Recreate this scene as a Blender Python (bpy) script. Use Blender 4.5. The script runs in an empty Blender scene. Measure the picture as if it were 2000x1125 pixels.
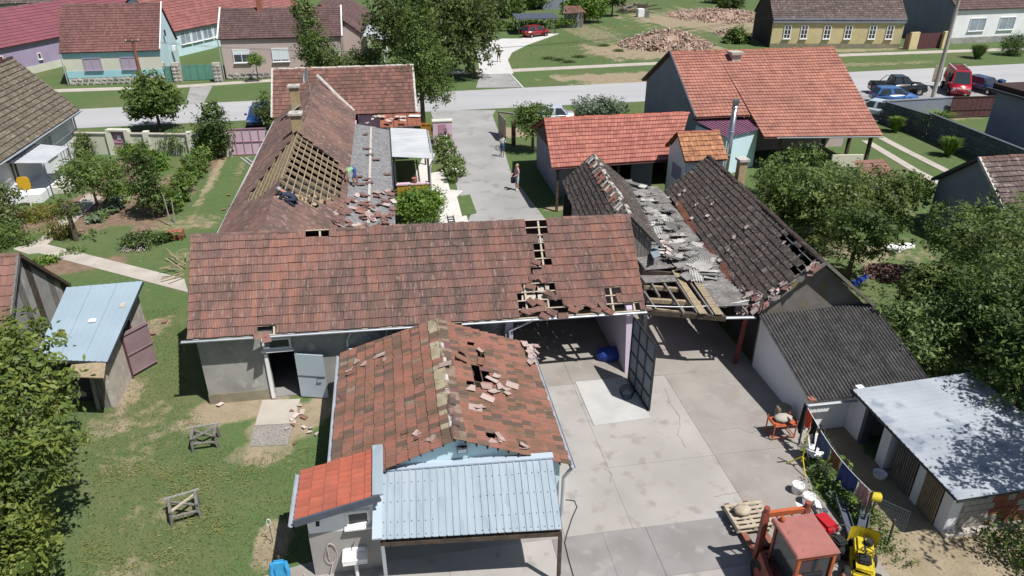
import bpy, bmesh, random
import numpy as np
from math import *
from mathutils import Vector, Matrix
random.seed(7); rng = np.random.default_rng(7)
S = bpy.context.scene
C = S.collection
# ---------------------------------------------------------------- camera, sky, sun, exposure
F, PITCH, CAMH, YAW = 1400., radians(27.5), 16., radians(9.5)
cam = bpy.data.cameras.new('camera'); camo = bpy.data.objects.new('camera', cam); C.objects.link(camo)
camo.location = (0, 0, CAMH); camo.rotation_euler = (pi/2-PITCH, 0, -YAW)
cam.sensor_width = 36; cam.lens = 36*F/2000; cam.clip_end = 3000; cam.clip_start = .1
S.camera = camo
SUN_EL, SUN_AZ = radians(61), radians(-47)          # azimuth of the sun in the site frame, from +x
sunv = Vector((cos(SUN_EL)*cos(SUN_AZ), cos(SUN_EL)*sin(SUN_AZ), sin(SUN_EL)))
w = bpy.data.worlds.new('World'); S.world = w; w.use_nodes = True
nt = w.node_tree; bg = nt.nodes['Background']
sky = nt.nodes.new('ShaderNodeTexSky'); sky.sky_type = 'NISHITA'; sky.sun_disc = False
sky.sun_elevation = SUN_EL; sky.sun_rotation = atan2(sunv.x, sunv.y); sky.altitude = 100; sky.air_density = 1.0; sky.dust_density = 1.2
nt.links.new(sky.outputs[0], bg.inputs[0]); bg.inputs[1].default_value = 0.062
sl = bpy.data.lights.new('sun', 'SUN'); sl.energy = 5.0; sl.angle = radians(.53); sl.color = (1, .965, .92)
so = bpy.data.objects.new('sun', sl); C.objects.link(so); so.rotation_euler = (-sunv).to_track_quat('-Z', 'Y').to_euler(); so.location = (20, -20, 60)
S.view_settings.view_transform = 'Standard'; S.view_settings.look = 'None'; S.view_settings.gamma = 1
S.view_settings.use_curve_mapping = False; S.view_settings.exposure = 0.2
S.cycles.use_denoising = True; S.cycles.max_bounces = 6; S.cycles.diffuse_bounces = 3; S.cycles.transparent_max_bounces = 6
S.cycles.use_adaptive_sampling = True

# ---------------------------------------------------------------- surveying helpers: picture point + known height/plane -> place on the site
_cp, _sp, _ca, _sa = cos(PITCH), sin(PITCH), cos(YAW), sin(YAW)
def ray(px, py):
    x = (px-1000)/F; y = -(py-562.5)/F
    a, b, c = x, _cp+y*_sp, -_sp+y*_cp
    return (_ca*a+_sa*b, -_sa*a+_ca*b, c)
def gp(px, py, z=0.):
    d = ray(px, py); t = (z-CAMH)/d[2]; return Vector((d[0]*t, d[1]*t, z))
def gv(px, py, v):
    d = ray(px, py); t = v/d[1]; return Vector((d[0]*t, v, CAMH+d[2]*t))
def gu(px, py, u):
    d = ray(px, py); t = u/d[0]; return Vector((u, d[1]*t, CAMH+d[2]*t))
def proj(p):
    x = _ca*p[0]-_sa*p[1]; y = _sa*p[0]+_ca*p[1]; z = p[2]-CAMH
    zc = y*_cp-z*_sp; yc = y*_sp+z*_cp
    return 1000+F*x/zc, 562.5-F*yc/zc
def inpoly(x, y, P):
    r = False; j = len(P)-1
    for i in range(len(P)):
        if (P[i][1] > y) != (P[j][1] > y) and x < (P[j][0]-P[i][0])*(y-P[i][1])/(P[j][1]-P[i][1])+P[i][0]: r = not r
        j = i
    return r
V = Vector

# ---------------------------------------------------------------- materials
_m = {}
def M(name, c1, c2=None, scale=2., rough=.85, bump=0., bscale=30., metal=0., rnd=None, c3=None, s3=9., detail=4., trans=0., emit=0., spec=.3, obj=False, stretch=None, thr=(.35, .65), wave=None):
    """noise-mixed base colour c1..c2 (+ speckles c3); rnd = list of colours ramped over the per-piece attribute 'rnd'"""
    m = bpy.data.materials.new(name); m.use_nodes = True; n = m.node_tree.nodes; L = m.node_tree.links
    b = n['Principled BSDF']; b.inputs['Roughness'].default_value = rough; b.inputs['Metallic'].default_value = metal
    b.inputs['Specular IOR Level'].default_value = spec
    tc = n.new('ShaderNodeNewGeometry'); pos = tc.outputs['Position']
    if obj:
        t2 = n.new('ShaderNodeTexCoord'); pos = t2.outputs['Object']
    if stretch:
        mp = n.new('ShaderNodeMapping'); L.new(pos, mp.inputs[0]); mp.inputs['Scale'].default_value = stretch; pos = mp.outputs[0]
    def noise(sc, det=detail, src=None):
        x = n.new('ShaderNodeTexNoise'); x.inputs['Scale'].default_value = sc; x.inputs['Detail'].default_value = det
        L.new(src or pos, x.inputs['Vector']); return x.outputs[0]
    def rampf(src, a, bb):
        x = n.new('ShaderNodeMapRange'); x.inputs[1].default_value = a; x.inputs[2].default_value = bb; L.new(src, x.inputs[0]); return x.outputs[0]
    def mix(f, a, bb, blend='MIX'):
        x = n.new('ShaderNodeMix'); x.data_type = 'RGBA'; x.blend_type = blend
        if isinstance(f, float): x.inputs[0].default_value = f
        else: L.new(f, x.inputs[0])
        for k, vv in ((6, a), (7, bb)):
            if isinstance(vv, tuple): x.inputs[k].default_value = (*vv[:3], 1)
            else: L.new(vv, x.inputs[k])
        return x.outputs[2]
    if rnd:
        at = n.new('ShaderNodeAttribute'); at.attribute_name = 'rnd'
        cr = n.new('ShaderNodeValToRGB'); L.new(at.outputs['Fac'], cr.inputs[0])
        while len(cr.color_ramp.elements) < len(rnd): cr.color_ramp.elements.new(.5)
        for i, c in enumerate(rnd):
            cr.color_ramp.elements[i].position = i/(len(rnd)-1); cr.color_ramp.elements[i].color = (*c, 1)
        col = cr.outputs[0]
        if c2: col = mix(rampf(noise(scale), *thr), col, mix(.55, col, c2))
    else:
        col = mix(rampf(noise(scale), *thr), tuple(c1), tuple(c2)) if c2 else tuple(c1)
    if c3: col = mix(rampf(noise(s3, 5.), .56, .68), col, tuple(c3))
    if wave:
        col = wave(n, L, mix, rampf, noise, col)
    if isinstance(col, tuple): b.inputs['Base Color'].default_value = (*col[:3], 1)
    else: L.new(col, b.inputs['Base Color'])
    if bump:
        bp = n.new('ShaderNodeBump'); bp.inputs['Strength'].default_value = bump; bp.inputs['Distance'].default_value = .02
        L.new(noise(bscale, 6.), bp.inputs['Height']); L.new(bp.outputs[0], b.inputs['Normal'])
    if emit: b.inputs['Emission Strength'].default_value = emit
    if trans:
        out = n['Material Output']; tr = n.new('ShaderNodeBsdfTranslucent'); ms = n.new('ShaderNodeMixShader'); ms.inputs[0].default_value = trans
        if isinstance(col, tuple): tr.inputs[0].default_value = (*col[:3], 1)
        else: L.new(col, tr.inputs[0])
        L.new(b.outputs[0], ms.inputs[1]); L.new(tr.outputs[0], ms.inputs[2]); L.new(ms.outputs[0], out.inputs[0])
    _m[name] = m; return m
def tilecols(ncol_dark=.35, line=.10):
    """column joints + tone per tile from the UV grid (one unit = one tile); used on roofs too far off to pick tiles apart"""
    def f(n, L, mix, rampf, noise, col):
        uv = n.new('ShaderNodeUVMap'); fl = n.new('ShaderNodeVectorMath'); fl.operation = 'FLOOR'; L.new(uv.outputs[0], fl.inputs[0])
        wn = n.new('ShaderNodeTexWhiteNoise'); wn.noise_dimensions = '2D'; L.new(fl.outputs[0], wn.inputs['Vector'])
        col = mix(rampf(wn.outputs['Value'], 0, 1/ncol_dark if ncol_dark else 9), mix(1., col, (1, 1, 1), 'MULTIPLY'), mix(1., col, (.66, .62, .62), 'MULTIPLY'))
        fr = n.new('ShaderNodeVectorMath'); fr.operation = 'FRACTION'; L.new(uv.outputs[0], fr.inputs[0])
        sx = n.new('ShaderNodeSeparateXYZ'); L.new(fr.outputs[0], sx.inputs[0])
        lt = n.new('ShaderNodeMath'); lt.operation = 'LESS_THAN'; lt.inputs[1].default_value = line; L.new(sx.outputs[0], lt.inputs[0])
        return mix(lt.outputs[0], col, mix(1., col, (.55, .5, .5), 'MULTIPLY'))
    return f

M('tile_barn', (0, 0, 0), (.075, .064, .058), scale=.8, rnd=[(.15, .102, .09), (.195, .118, .101), (.225, .129, .109), (.235, .133, .113), (.25, .134, .109), (.30, .15, .112)], rough=.9, bump=.3, bscale=60, thr=(.44, .66), c3=(.29, .20, .172), s3=4.5, stretch=(3.2, .6, .6))
M('tile_annex', (0, 0, 0), (.10, .075, .045), scale=1.3, rnd=[(.105, .075, .06), (.14, .092, .07), (.235, .108, .08), (.275, .118, .085), (.25, .122, .092), (.20, .115, .088), (.15, .075, .08), (.33, .29, .20)], rough=.9, bump=.3, bscale=60, thr=(.45, .7), c3=(.13, .10, .06), s3=5)
M('tile_new', (0, 0, 0), (.24, .09, .065), scale=2.2, rnd=[(.36, .10, .062), (.42, .115, .07), (.46, .13, .08)], rough=.6, bump=.1)
M('tile_dark', (0, 0, 0), (.05, .045, .042), scale=1.5, rnd=[(.05, .043, .04), (.07, .055, .05), (.09, .068, .06), (.11, .085, .075), (.17, .145, .13)], rough=.95, bump=.4, bscale=50, c3=(.20, .19, .17), s3=11)
M('tile_brown', (0, 0, 0), (.075, .058, .052), scale=.8, c3=(.26, .18, .155), s3=3.5, rnd=[(.12, .085, .076), (.165, .103, .089), (.195, .117, .10), (.24, .132, .104)], rough=.9, bump=.3, bscale=50)
M('tile_wing', (0, 0, 0), (.11, .07, .055), scale=.7, rnd=[(.12, .082, .072), (.175, .098, .083), (.225, .118, .098), (.27, .14, .115)], rough=.9, bump=.3, thr=(.45, .7))
M('tile_chip', (0, 0, 0), rnd=[(.22, .15, .13), (.32, .23, .205), (.42, .33, .30), (.52, .44, .41)], rough=.9, bump=.2)
M('tile_orange', (.46, .185, .142), (.375, .15, .118), scale=1.2, rough=.8, wave=tilecols(.9, .14), bump=.1)
M('tile_orange2', (.44, .205, .15), (.35, .165, .125), scale=.5, rough=.8, wave=tilecols(.7, .16), bump=.1, c3=(.32, .15, .12), s3=1.1)
M('tile_amber', (.50, .24, .12), (.33, .16, .09), scale=2.5, rough=.85, wave=tilecols(.9, .14), c3=(.22, .11, .06), s3=5)
M('tile_red', (.32, .132, .12), (.265, .112, .10), scale=.6, rough=.6, wave=tilecols(.8, .1))
M('tile_crimson', (.25, .09, .108), (.215, .078, .094), scale=.6, rough=.5, wave=tilecols(.3, .06))
M('tile_pink', (.235, .115, .105), (.175, .092, .085), scale=.35, rough=.9, wave=tilecols(.9, .12), stretch=(1, .3, .3))
M('tile_maroon', (.165, .10, .095), (.12, .08, .077), scale=.7, rough=.9, wave=tilecols(.9, .12), c3=(.10, .075, .07), s3=2)
M('tile_grey', (.19, .165, .125), (.13, .11, .085), scale=1.6, rough=.95, wave=tilecols(.9, .14), c3=(.36, .32, .24), s3=6, bump=.4, bscale=12)
M('tile_old', (.16, .125, .115), (.115, .088, .082), scale=1.1, rough=.95, wave=tilecols(.9, .14), c3=(.30, .25, .23), s3=4, bump=.4, bscale=12)
M('mortar', (.55, .52, .48), (.38, .35, .32), scale=5, bump=.4)
M('ridge_lichen', (.27, .23, .17), (.40, .36, .29), scale=6, bump=.4, c3=(.24, .20, .06), s3=3)
M('wood_new', (.36, .29, .19), (.26, .205, .135), scale=7, rough=.8, stretch=(1, 1, 1))
M('wood_pale', (.46, .40, .31), (.36, .305, .23), scale=5)
M('wood_grey', (.23, .215, .20), (.13, .12, .11), scale=6, stretch=(3, 3, .4), bump=.4)
M('wood_dark', (.10, .075, .055), (.06, .045, .035), scale=5)
M('plaster_grey', (.36, .35, .33), (.25, .245, .24), scale=1.1, bump=.3, bscale=25, c3=(.44, .43, .40), s3=2.4)
M('plaster_base', (.30, .27, .20), (.22, .20, .14), scale=2, bump=.3)
M('plaster_white', (.82, .83, .85), (.74, .755, .78), scale=.8, bump=.1)
M('plaster_lilac', (.52, .44, .53), (.46, .39, .47), scale=.8)
M('plaster_pink', (.62, .47, .55), (.55, .41, .49), scale=.9)
M('plaster_blue', (.33, .58, .64), (.30, .53, .60), scale=.7)
M('plaster_paleblue', (.58, .74, .80), (.52, .69, .76), scale=.7)
M('plaster_cream', (.60, .60, .50), (.54, .54, .46), scale=.9)
M('plaster_beige', (.50, .41, .385), (.46, .375, .35), scale=.6)
M('plaster_violet', (.37, .31, .44), (.33, .275, .40), scale=.6)
M('plaster_yellow', (.62, .52, .29), (.54, .445, .24), scale=1.2, c3=(.55, .50, .42), s3=1.6)
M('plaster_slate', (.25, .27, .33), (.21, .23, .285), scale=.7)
M('plaster_slate_dark', (.16, .18, .22), (.13, .15, .19), scale=.7)
M('gable_render', (.20, .185, .17), (.14, .125, .115), scale=1.5, bump=.5, bscale=20, c3=(.20, .17, .08), s3=1.5)
M('brick_dark', (.055, .045, .042), (.035, .03, .03), scale=3, bump=.5)
M('brick', (.34, .13, .08), (.27, .10, .065), scale=3, bump=.3)
M('brick_yellow', (.42, .33, .19), (.33, .25, .14), scale=6, bump=.3)
M('stone', (0, 0, 0), rnd=[(.22, .21, .20), (.36, .34, .31), (.46, .44, .41)], bump=.4)
M('concrete', (.385, .362, .34), (.30, .283, .265), scale=.45, bump=.25, bscale=18, c3=(.275, .255, .235), s3=1.7, detail=10, thr=(.3, .7))
M('concrete_old', (.315, .29, .262), (.25, .23, .208), scale=.8, bump=.35, bscale=14, c3=(.30, .28, .256), s3=2.5, detail=8)
M('concrete_wet', (.275, .262, .255), (.215, .205, .198), scale=.9, bump=.2, bscale=14, c3=(.30, .287, .277), s3=1.6, detail=8)
M('slab_new', (.46, .455, .44), (.41, .405, .39), scale=1.5, bump=.15, detail=8)
M('fibre_dark', (.125, .12, .118), (.075, .072, .07), scale=2.2, bump=.5, bscale=22, c3=(.19, .185, .175), s3=9, rough=.95)
M('metal_hen', (.41, .445, .485), (.33, .365, .405), scale=.7, rough=.55, metal=.1, c3=(.25, .29, .34), s3=1.3, detail=7)
M('door_mauve', (.27, .185, .20), (.23, .155, .17), scale=2, rough=.6)
M('crack', (.22, .21, .20))
M('concrete_new', (.56, .555, .54), (.49, .485, .47), scale=1.2, bump=.1, detail=7)
M('concrete_path', (.46, .42, .37), (.38, .345, .30), scale=.9, bump=.25, bscale=14)
M('patio', (.62, .60, .56), (.54, .515, .48), scale=.8, bump=.1)
M('driveway', (.34, .335, .33), (.275, .27, .265), scale=.35, bump=.2, bscale=9, c3=(.235, .228, .22), s3=.9, detail=8)
M('asphalt', (.40, .40, .41), (.355, .355, .365), scale=.25, bump=.2, bscale=12, detail=8, stretch=(.35, 1.2, 1))
M('tarmac_path', (.25, .235, .225), (.19, .18, .17), scale=1.5, bump=.3)
M('soil', (.20, .145, .10), (.145, .10, .07), scale=1.2, bump=.6, bscale=9, detail=8)
M('dry_dirt', (.40, .32, .22), (.28, .22, .145), scale=.7, bump=.5, bscale=8, detail=8, c3=(.46, .40, .30), s3=1.6)
M('plaster_sand', (.50, .45, .40), (.40, .36, .31), scale=2.5, bump=.4, bscale=15, c3=(.58, .54, .49), s3=4)
M('wood_silver', (.34, .33, .325), (.24, .235, .23), scale=6, stretch=(3, 3, .4), bump=.4)
M('gravel', (.31, .29, .265), (.20, .185, .165), scale=14, bump=.6, bscale=30)
M('zinc', (.46, .49, .53), (.38, .41, .45), scale=2, rough=.45, metal=.3)
M('metal_blue', (.34, .43, .49), (.30, .385, .45), scale=.5, rough=.5, metal=.1, spec=.4)
M('metal_bluegrey', (.36, .425, .475), (.31, .375, .425), scale=1.1, c3=(.29, .345, .39), s3=2.2, stretch=(2.5, .5, 1), rough=.5, metal=.1, spec=.4)
M('metal_pale', (.47, .545, .62), (.41, .485, .565), scale=.6, rough=.5, metal=.1, spec=.4)
M('metal_white', (.48, .50, .52), (.40, .42, .44), scale=.8, rough=.5)
M('metal_plum', (.27, .13, .19), (.23, .105, .16), scale=.5, rough=.4, metal=.2)
M('metal_rust', (.28, .11, .065), (.19, .08, .055), scale=1.5, rough=.7)
M('steel', (.55, .57, .60), (.42, .44, .47), scale=3, rough=.25, metal=.9)
M('fibre_cement', (.20, .19, .18), (.12, .113, .108), scale=2.2, bump=.5, bscale=22, c3=(.29, .275, .26), s3=7, rough=.95)
M('fibre_pale', (0, 0, 0), (.22, .21, .20), scale=3, rnd=[(.15, .148, .145), (.24, .233, .225), (.34, .33, .315), (.50, .49, .47)], bump=.4, bscale=20)
M('slate_grey', (.205, .205, .21), (.135, .135, .14), scale=3, bump=.5, bscale=18, c3=(.30, .30, .30), s3=9, rough=.9)
M('black_metal', (.03, .032, .035), rough=.5)
M('gate_panel', (.20, .23, .27), (.16, .185, .22), scale=2, rough=.5)
M('dark_grey', (.06, .065, .075), (.045, .05, .058), scale=4, rough=.6)
M('dark_bluegrey', (.085, .10, .13), (.07, .08, .105), scale=3, rough=.5)
M('fence_block', (0, 0, 0), rnd=[(.075, .085, .105), (.095, .105, .125), (.12, .13, .15)], bump=.4)
M('interior_shade', (.05, .048, .045), (.035, .033, .03), scale=2)  # near-black: the shade inside buildings is put into the colour
M('glass', (.035, .045, .055), rough=.08, spec=.6)
M('glass_light', (.30, .36, .42), (.22, .27, .33), scale=.7, rough=.12, spec=.6)
M('glass_lilac', (.36, .31, .39), rough=.2, spec=.5)
M('blind', (.70, .76, .80), (.64, .70, .75), scale=9, stretch=(.1, .1, 3))
M('white_paint', (.78, .78, .78), rough=.5)
M('cream_paint', (.66, .62, .52), rough=.6)
M('red_dark', (.16, .03, .035), (.13, .025, .03), scale=3, rough=.5)
M('plum_gate', (.44, .24, .33), (.38, .20, .28), scale=2, rough=.5)
M('maroon_gate', (.12, .05, .055), (.09, .04, .045), scale=3, rough=.55)
M('green_gate', (.12, .28, .22), (.10, .24, .19), scale=2, rough=.5)
M('ochre', (.42, .22, .03), (.32, .16, .025), scale=3)
M('yellow_plastic', (.72, .42, .03), rough=.4)
M('yellow_paint', (.58, .46, .025), (.44, .35, .03), scale=6, rough=.4)
M('orange_paint', (.48, .125, .05), (.36, .10, .045), scale=3, rough=.45)
M('machine_red', (.31, .08, .058), (.24, .066, .05), scale=3, rough=.45, c3=(.17, .07, .055), s3=5, bump=.1)
M('machine_roof', (.36, .145, .125), (.31, .125, .108), scale=2.5, c3=(.27, .12, .10), s3=6, rough=.6)
M('tractor_red', (.42, .02, .028), rough=.3)
M('black_rubber', (.02, .02, .021), rough=.8)
M('blue_cloth', (.035, .06, .20), (.025, .045, .15), scale=6, bump=.3)
M('cyan_cloth', (.05, .33, .62), (.04, .27, .52), scale=6)
M('denim', (.09, .13, .21), (.06, .09, .16), scale=5)
M('brown_cloth', (.17, .085, .045), (.13, .065, .035), scale=5)
M('pink_cloth', (.42, .27, .25), (.36, .22, .21), scale=5)
M('orange_cloth', (.60, .10, .04), rough=.9)
M('black_cloth', (.018, .018, .02), rough=.9)
M('white_cloth', (.80, .80, .80), (.72, .72, .73), scale=5, bump=.3)
M('tarp_blue', (.025, .06, .30), (.02, .045, .22), scale=3, rough=.4, bump=.4, bscale=5)
M('skin', (.50, .29, .21), rough=.6)
M('skin_tan', (.36, .19, .13), rough=.6)
M('hair_dark', (.03, .022, .018)); M('hair_blond', (.42, .30, .15)); M('hair_grey', (.36, .35, .34))
M('shirt_green', (.24, .42, .22)); M('shorts_blue', (.05, .10, .28)); M('navy', (.03, .04, .07)); M('shirt_white', (.70, .69, .65)); M('top_pink', (.50, .30, .33)); M('shorts_pale', (.46, .50, .58)); M('shorts_denim', (.07, .11, .20))
M('tan_rubble', (0, 0, 0), rnd=[(.30, .22, .14), (.42, .32, .22), (.55, .43, .30), (.34, .17, .12)], bump=.4)
M('brick_rubble', (0, 0, 0), rnd=[(.22, .16, .125), (.34, .225, .175), (.42, .33, .255), (.48, .41, .34), (.33, .19, .145), (.42, .36, .30)], bump=.4)
M('bark', (.13, .105, .08), (.08, .065, .05), scale=6, bump=.6, stretch=(3, 3, .6))
M('bark_pale', (.34, .31, .27), (.24, .22, .19), scale=6, bump=.5, stretch=(3, 3, .6))
def leafm(name, cols, tr=.33): M(name, (0, 0, 0), rnd=cols, rough=.55, trans=tr, spec=.35)
leafm('leaf_walnut', [(0.056, 0.086, 0.023), (0.098, 0.145, 0.033), (0.147, 0.205, 0.044), (0.210, 0.257, 0.056), (0.294, 0.297, 0.075)])
leafm('leaf_dark', [(0.035, 0.061, 0.019), (0.063, 0.106, 0.028), (0.101, 0.161, 0.038), (0.154, 0.218, 0.053)])
leafm('leaf_mid', [(0.056, 0.092, 0.025), (0.095, 0.152, 0.035), (0.140, 0.211, 0.048), (0.203, 0.271, 0.069)])
leafm('leaf_bright', [(0.070, 0.132, 0.025), (0.112, 0.205, 0.031), (0.168, 0.277, 0.038), (0.238, 0.343, 0.063)])
leafm('leaf_olive', [(0.063, 0.092, 0.030), (0.101, 0.148, 0.043), (0.154, 0.205, 0.056), (0.231, 0.271, 0.083)])
leafm('leaf_conifer', [(0.049, 0.073, 0.025), (0.084, 0.121, 0.035), (0.126, 0.172, 0.048), (0.175, 0.218, 0.063)])
leafm('leaf_grey', [(0.119, 0.158, 0.107), (0.168, 0.224, 0.150), (0.238, 0.290, 0.201)])
leafm('leaf_gold', [(.10, .12, .02), (.17, .19, .03), (.26, .25, .04)])
leafm('leaf_pale', [(0.098, 0.158, 0.050), (0.154, 0.231, 0.075), (0.238, 0.317, 0.113)])
leafm('leaf_litter', [(.13, .15, .04), (.24, .24, .08), (.33, .31, .12), (.16, .19, .05)])
leafm('grass_blade', [(0.071, 0.112, 0.034), (0.097, 0.143, 0.045), (0.125, 0.168, 0.055), (0.166, 0.185, 0.070)])
leafm('petals', [(.62, .58, .56), (.72, .66, .68), (.55, .30, .40)], .1)

# ---------------------------------------------------------------- mesh helpers
class MB:
    def __init__(s): s.v = []; s.f = []; s.r = []; s.uv = None
    def add(s, vs, fs, r=None):
        k = len(s.v); s.v += [tuple(x) for x in vs]; s.f += [tuple(i+k for i in q) for q in fs]
        s.r += [random.random() if r is None else r]*len(fs); return s
    def quad(s, a, b, c, d, r=None): return s.add([a, b, c, d], [(0, 1, 2, 3)], r)
    def poly(s, pts, r=None): return s.add(pts, [tuple(range(len(pts)))], r)
    def hexa(s, p, r=None):   # 8 points: bottom 4 (ccw from above), top 4
        return s.add(p, [(3, 2, 1, 0), (4, 5, 6, 7), (0, 1, 5, 4), (1, 2, 6, 5), (2, 3, 7, 6), (3, 0, 4, 7)], r)
    def box(s, x0, x1, y0, y1, z0, z1, r=None):
        return s.hexa([(x0, y0, z0), (x1, y0, z0), (x1, y1, z0), (x0, y1, z0), (x0, y0, z1), (x1, y0, z1), (x1, y1, z1), (x0, y1, z1)], r)
    def prism(s, pts, z0, z1, r=None):
        n = len(pts); vs = [(p[0], p[1], z0) for p in pts]+[(p[0], p[1], z1) for p in pts]
        a = sum(pts[i][0]*pts[(i+1) % n][1]-pts[(i+1) % n][0]*pts[i][1] for i in range(n))
        fs = [tuple(range(n, 2*n)), tuple(range(n-1, -1, -1))]+[(i, (i+1) % n, n+(i+1) % n, n+i) for i in range(n)]
        if a < 0: fs = [q[::-1] for q in fs]
        return s.add(vs, fs, r)
    def bar(s, p, q, w, h, up=(0, 0, 1), r=None):   # rectangular bar from p to q; w across, h along 'up'
        p, q = V(p), V(q); d = (q-p).normalized(); a = d.cross(V(up))
        if a.length < 1e-4: a = d.cross(V((1, 0, 0)))
        a.normalize(); b = a.cross(d)
        A, B = a*w/2, b*h/2
        return s.hexa([p-A-B, p+A-B, q+A-B, q-A-B, p-A+B, p+A+B, q+A+B, q-A+B], r)
    def tube(s, pts, rad, n=8, cap=True, r=None):
        pts = [V(p) for p in pts]; rad = rad if isinstance(rad, (list, tuple)) else [rad]*len(pts)
        vs = []; fs = []; ref = None
        for i, p in enumerate(pts):
            d = (pts[min(i+1, len(pts)-1)]-pts[max(i-1, 0)]).normalized()
            if ref is None: ref = d.orthogonal().normalized()
            a = (ref-d*ref.dot(d)).normalized(); ref = a; b = d.cross(a)
            vs += [p+(a*cos(2*pi*k/n)+b*sin(2*pi*k/n))*rad[i] for k in range(n)]
        for i in range(len(pts)-1):
            fs += [(i*n+k, i*n+(k+1) % n, (i+1)*n+(k+1) % n, (i+1)*n+k) for k in range(n)]
        if cap: fs += [tuple(range(n-1, -1, -1)), tuple(range((len(pts)-1)*n, len(pts)*n))]
        return s.add(vs, fs, r)
    def lathe(s, prof, c=(0, 0, 0), n=16, r=None):   # prof: (radius, z)
        vs = []; fs = []
        for (ra, z) in prof: vs += [(c[0]+ra*cos(2*pi*k/n), c[1]+ra*sin(2*pi*k/n), c[2]+z) for k in range(n)]
        for i in range(len(prof)-1): fs += [(i*n+k, i*n+(k+1) % n, (i+1)*n+(k+1) % n, (i+1)*n+k) for k in range(n)]
        return s.add(vs, fs, r)
    def blob(s, c, rad, n=6, jit=.25, r=None):  # lumpy stone
        vs = []; fs = []; m = n
        for i in range(1, n):
            for k in range(m):
                th = pi*i/n; ph = 2*pi*k/m; q = 1+random.uniform(-jit, jit)
                vs.append((c[0]+rad[0]*sin(th)*cos(ph)*q, c[1]+rad[1]*sin(th)*sin(ph)*q, c[2]+rad[2]*cos(th)*q))
        for i in range(n-2): fs += [(i*m+k, (i+1)*m+k, (i+1)*m+(k+1) % m, i*m+(k+1) % m) for k in range(m)]
        fs += [tuple(range(m)), tuple(range((n-2)*m+m-1, (n-2)*m-1, -1))]
        return s.add(vs, fs, r)
    def mesh(s, name, mat):
        me = bpy.data.meshes.new(name); me.from_pydata(s.v, [], s.f)
        at = me.attributes.new('rnd', 'FLOAT', 'FACE'); at.data.foreach_set('value', np.array(s.r, 'f'))
        if s.uv is not None:
            l = me.uv_layers.new(name='UVMap'); l.data.foreach_set('uv', np.array(s.uv, 'f').ravel())
        for k in (mat if isinstance(mat, (list, tuple)) else [mat]): me.materials.append(_m[k])
        return me
    def build(s, name, mat, parent=None, label=None, cat=None, group=None, kind=None, smooth=False, bevel=0):
        me = s.mesh(name, mat)
        if bevel:
            bm = bmesh.new(); bm.from_mesh(me)
            bmesh.ops.bevel(bm, geom=[e for e in bm.edges if len(e.link_faces) == 2 and e.calc_face_angle(0) > .3], offset=bevel, segments=2, affect='EDGES', clamp_overlap=True)
            bm.to_mesh(me); bm.free()
        if smooth: me.shade_smooth()
        o = bpy.data.objects.new(name, me); C.objects.link(o)
        return tag(put(o, parent), label, cat, group, kind)
def rootmat(e): return Matrix.LocRotScale(e.location, e.rotation_euler, e.scale)
def put(o, parent):
    if parent is not None:
        o.parent = parent
        if parent.type == 'EMPTY': o.matrix_parent_inverse = rootmat(parent).inverted()
        elif 'loc' in parent.keys(): pass
    return o
def tag(o, label=None, cat=None, group=None, kind=None):
    if label: o['label'] = label
    if cat: o['category'] = cat
    if group: o['group'] = group
    if kind: o['kind'] = kind
    return o
def thing(name, label, cat, loc=(0, 0, 0), rz=0., group=None):
    o = bpy.data.objects.new(name, None); C.objects.link(o); o.location = loc; o.rotation_euler = (0, 0, rz); o.empty_display_size = .3
    return tag(o, label, cat, group)
def local(o, parent):   # mesh given in the thing's own coordinates
    o.parent = parent; o.matrix_parent_inverse = Matrix.Identity(4); return o
def dup(root, loc, rz, label=None, group=None, scale=None):
    r = root.copy(); C.objects.link(r); r.location = loc; r.rotation_euler = (0, 0, rz)
    if scale: r.scale = scale if isinstance(scale, tuple) else (scale,)*3
    if label: r['label'] = label
    if group: r['group'] = group
    for ch in list(root.children):
        c = ch.copy(); C.objects.link(c); c.parent = r
        for g in ch.children:
            d = g.copy(); C.objects.link(d); d.parent = c
    return r
class LB(MB):  # builder whose mesh stays in the parent's own coordinates
    def build(s, name, mat, parent=None, smooth=False, bevel=0, **k):
        o = MB.build(s, name, mat, None, smooth=smooth, bevel=bevel, **k)
        if parent is not None: local(o, parent)
        return o
def ground_sheet(name, pts, z, mat, parent=None, kind='structure', **k):
    return MB().prism([(p[0], p[1]) for p in pts], z-.25, z).build(name, mat, parent, kind=kind if parent is None else None, **k)

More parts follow.
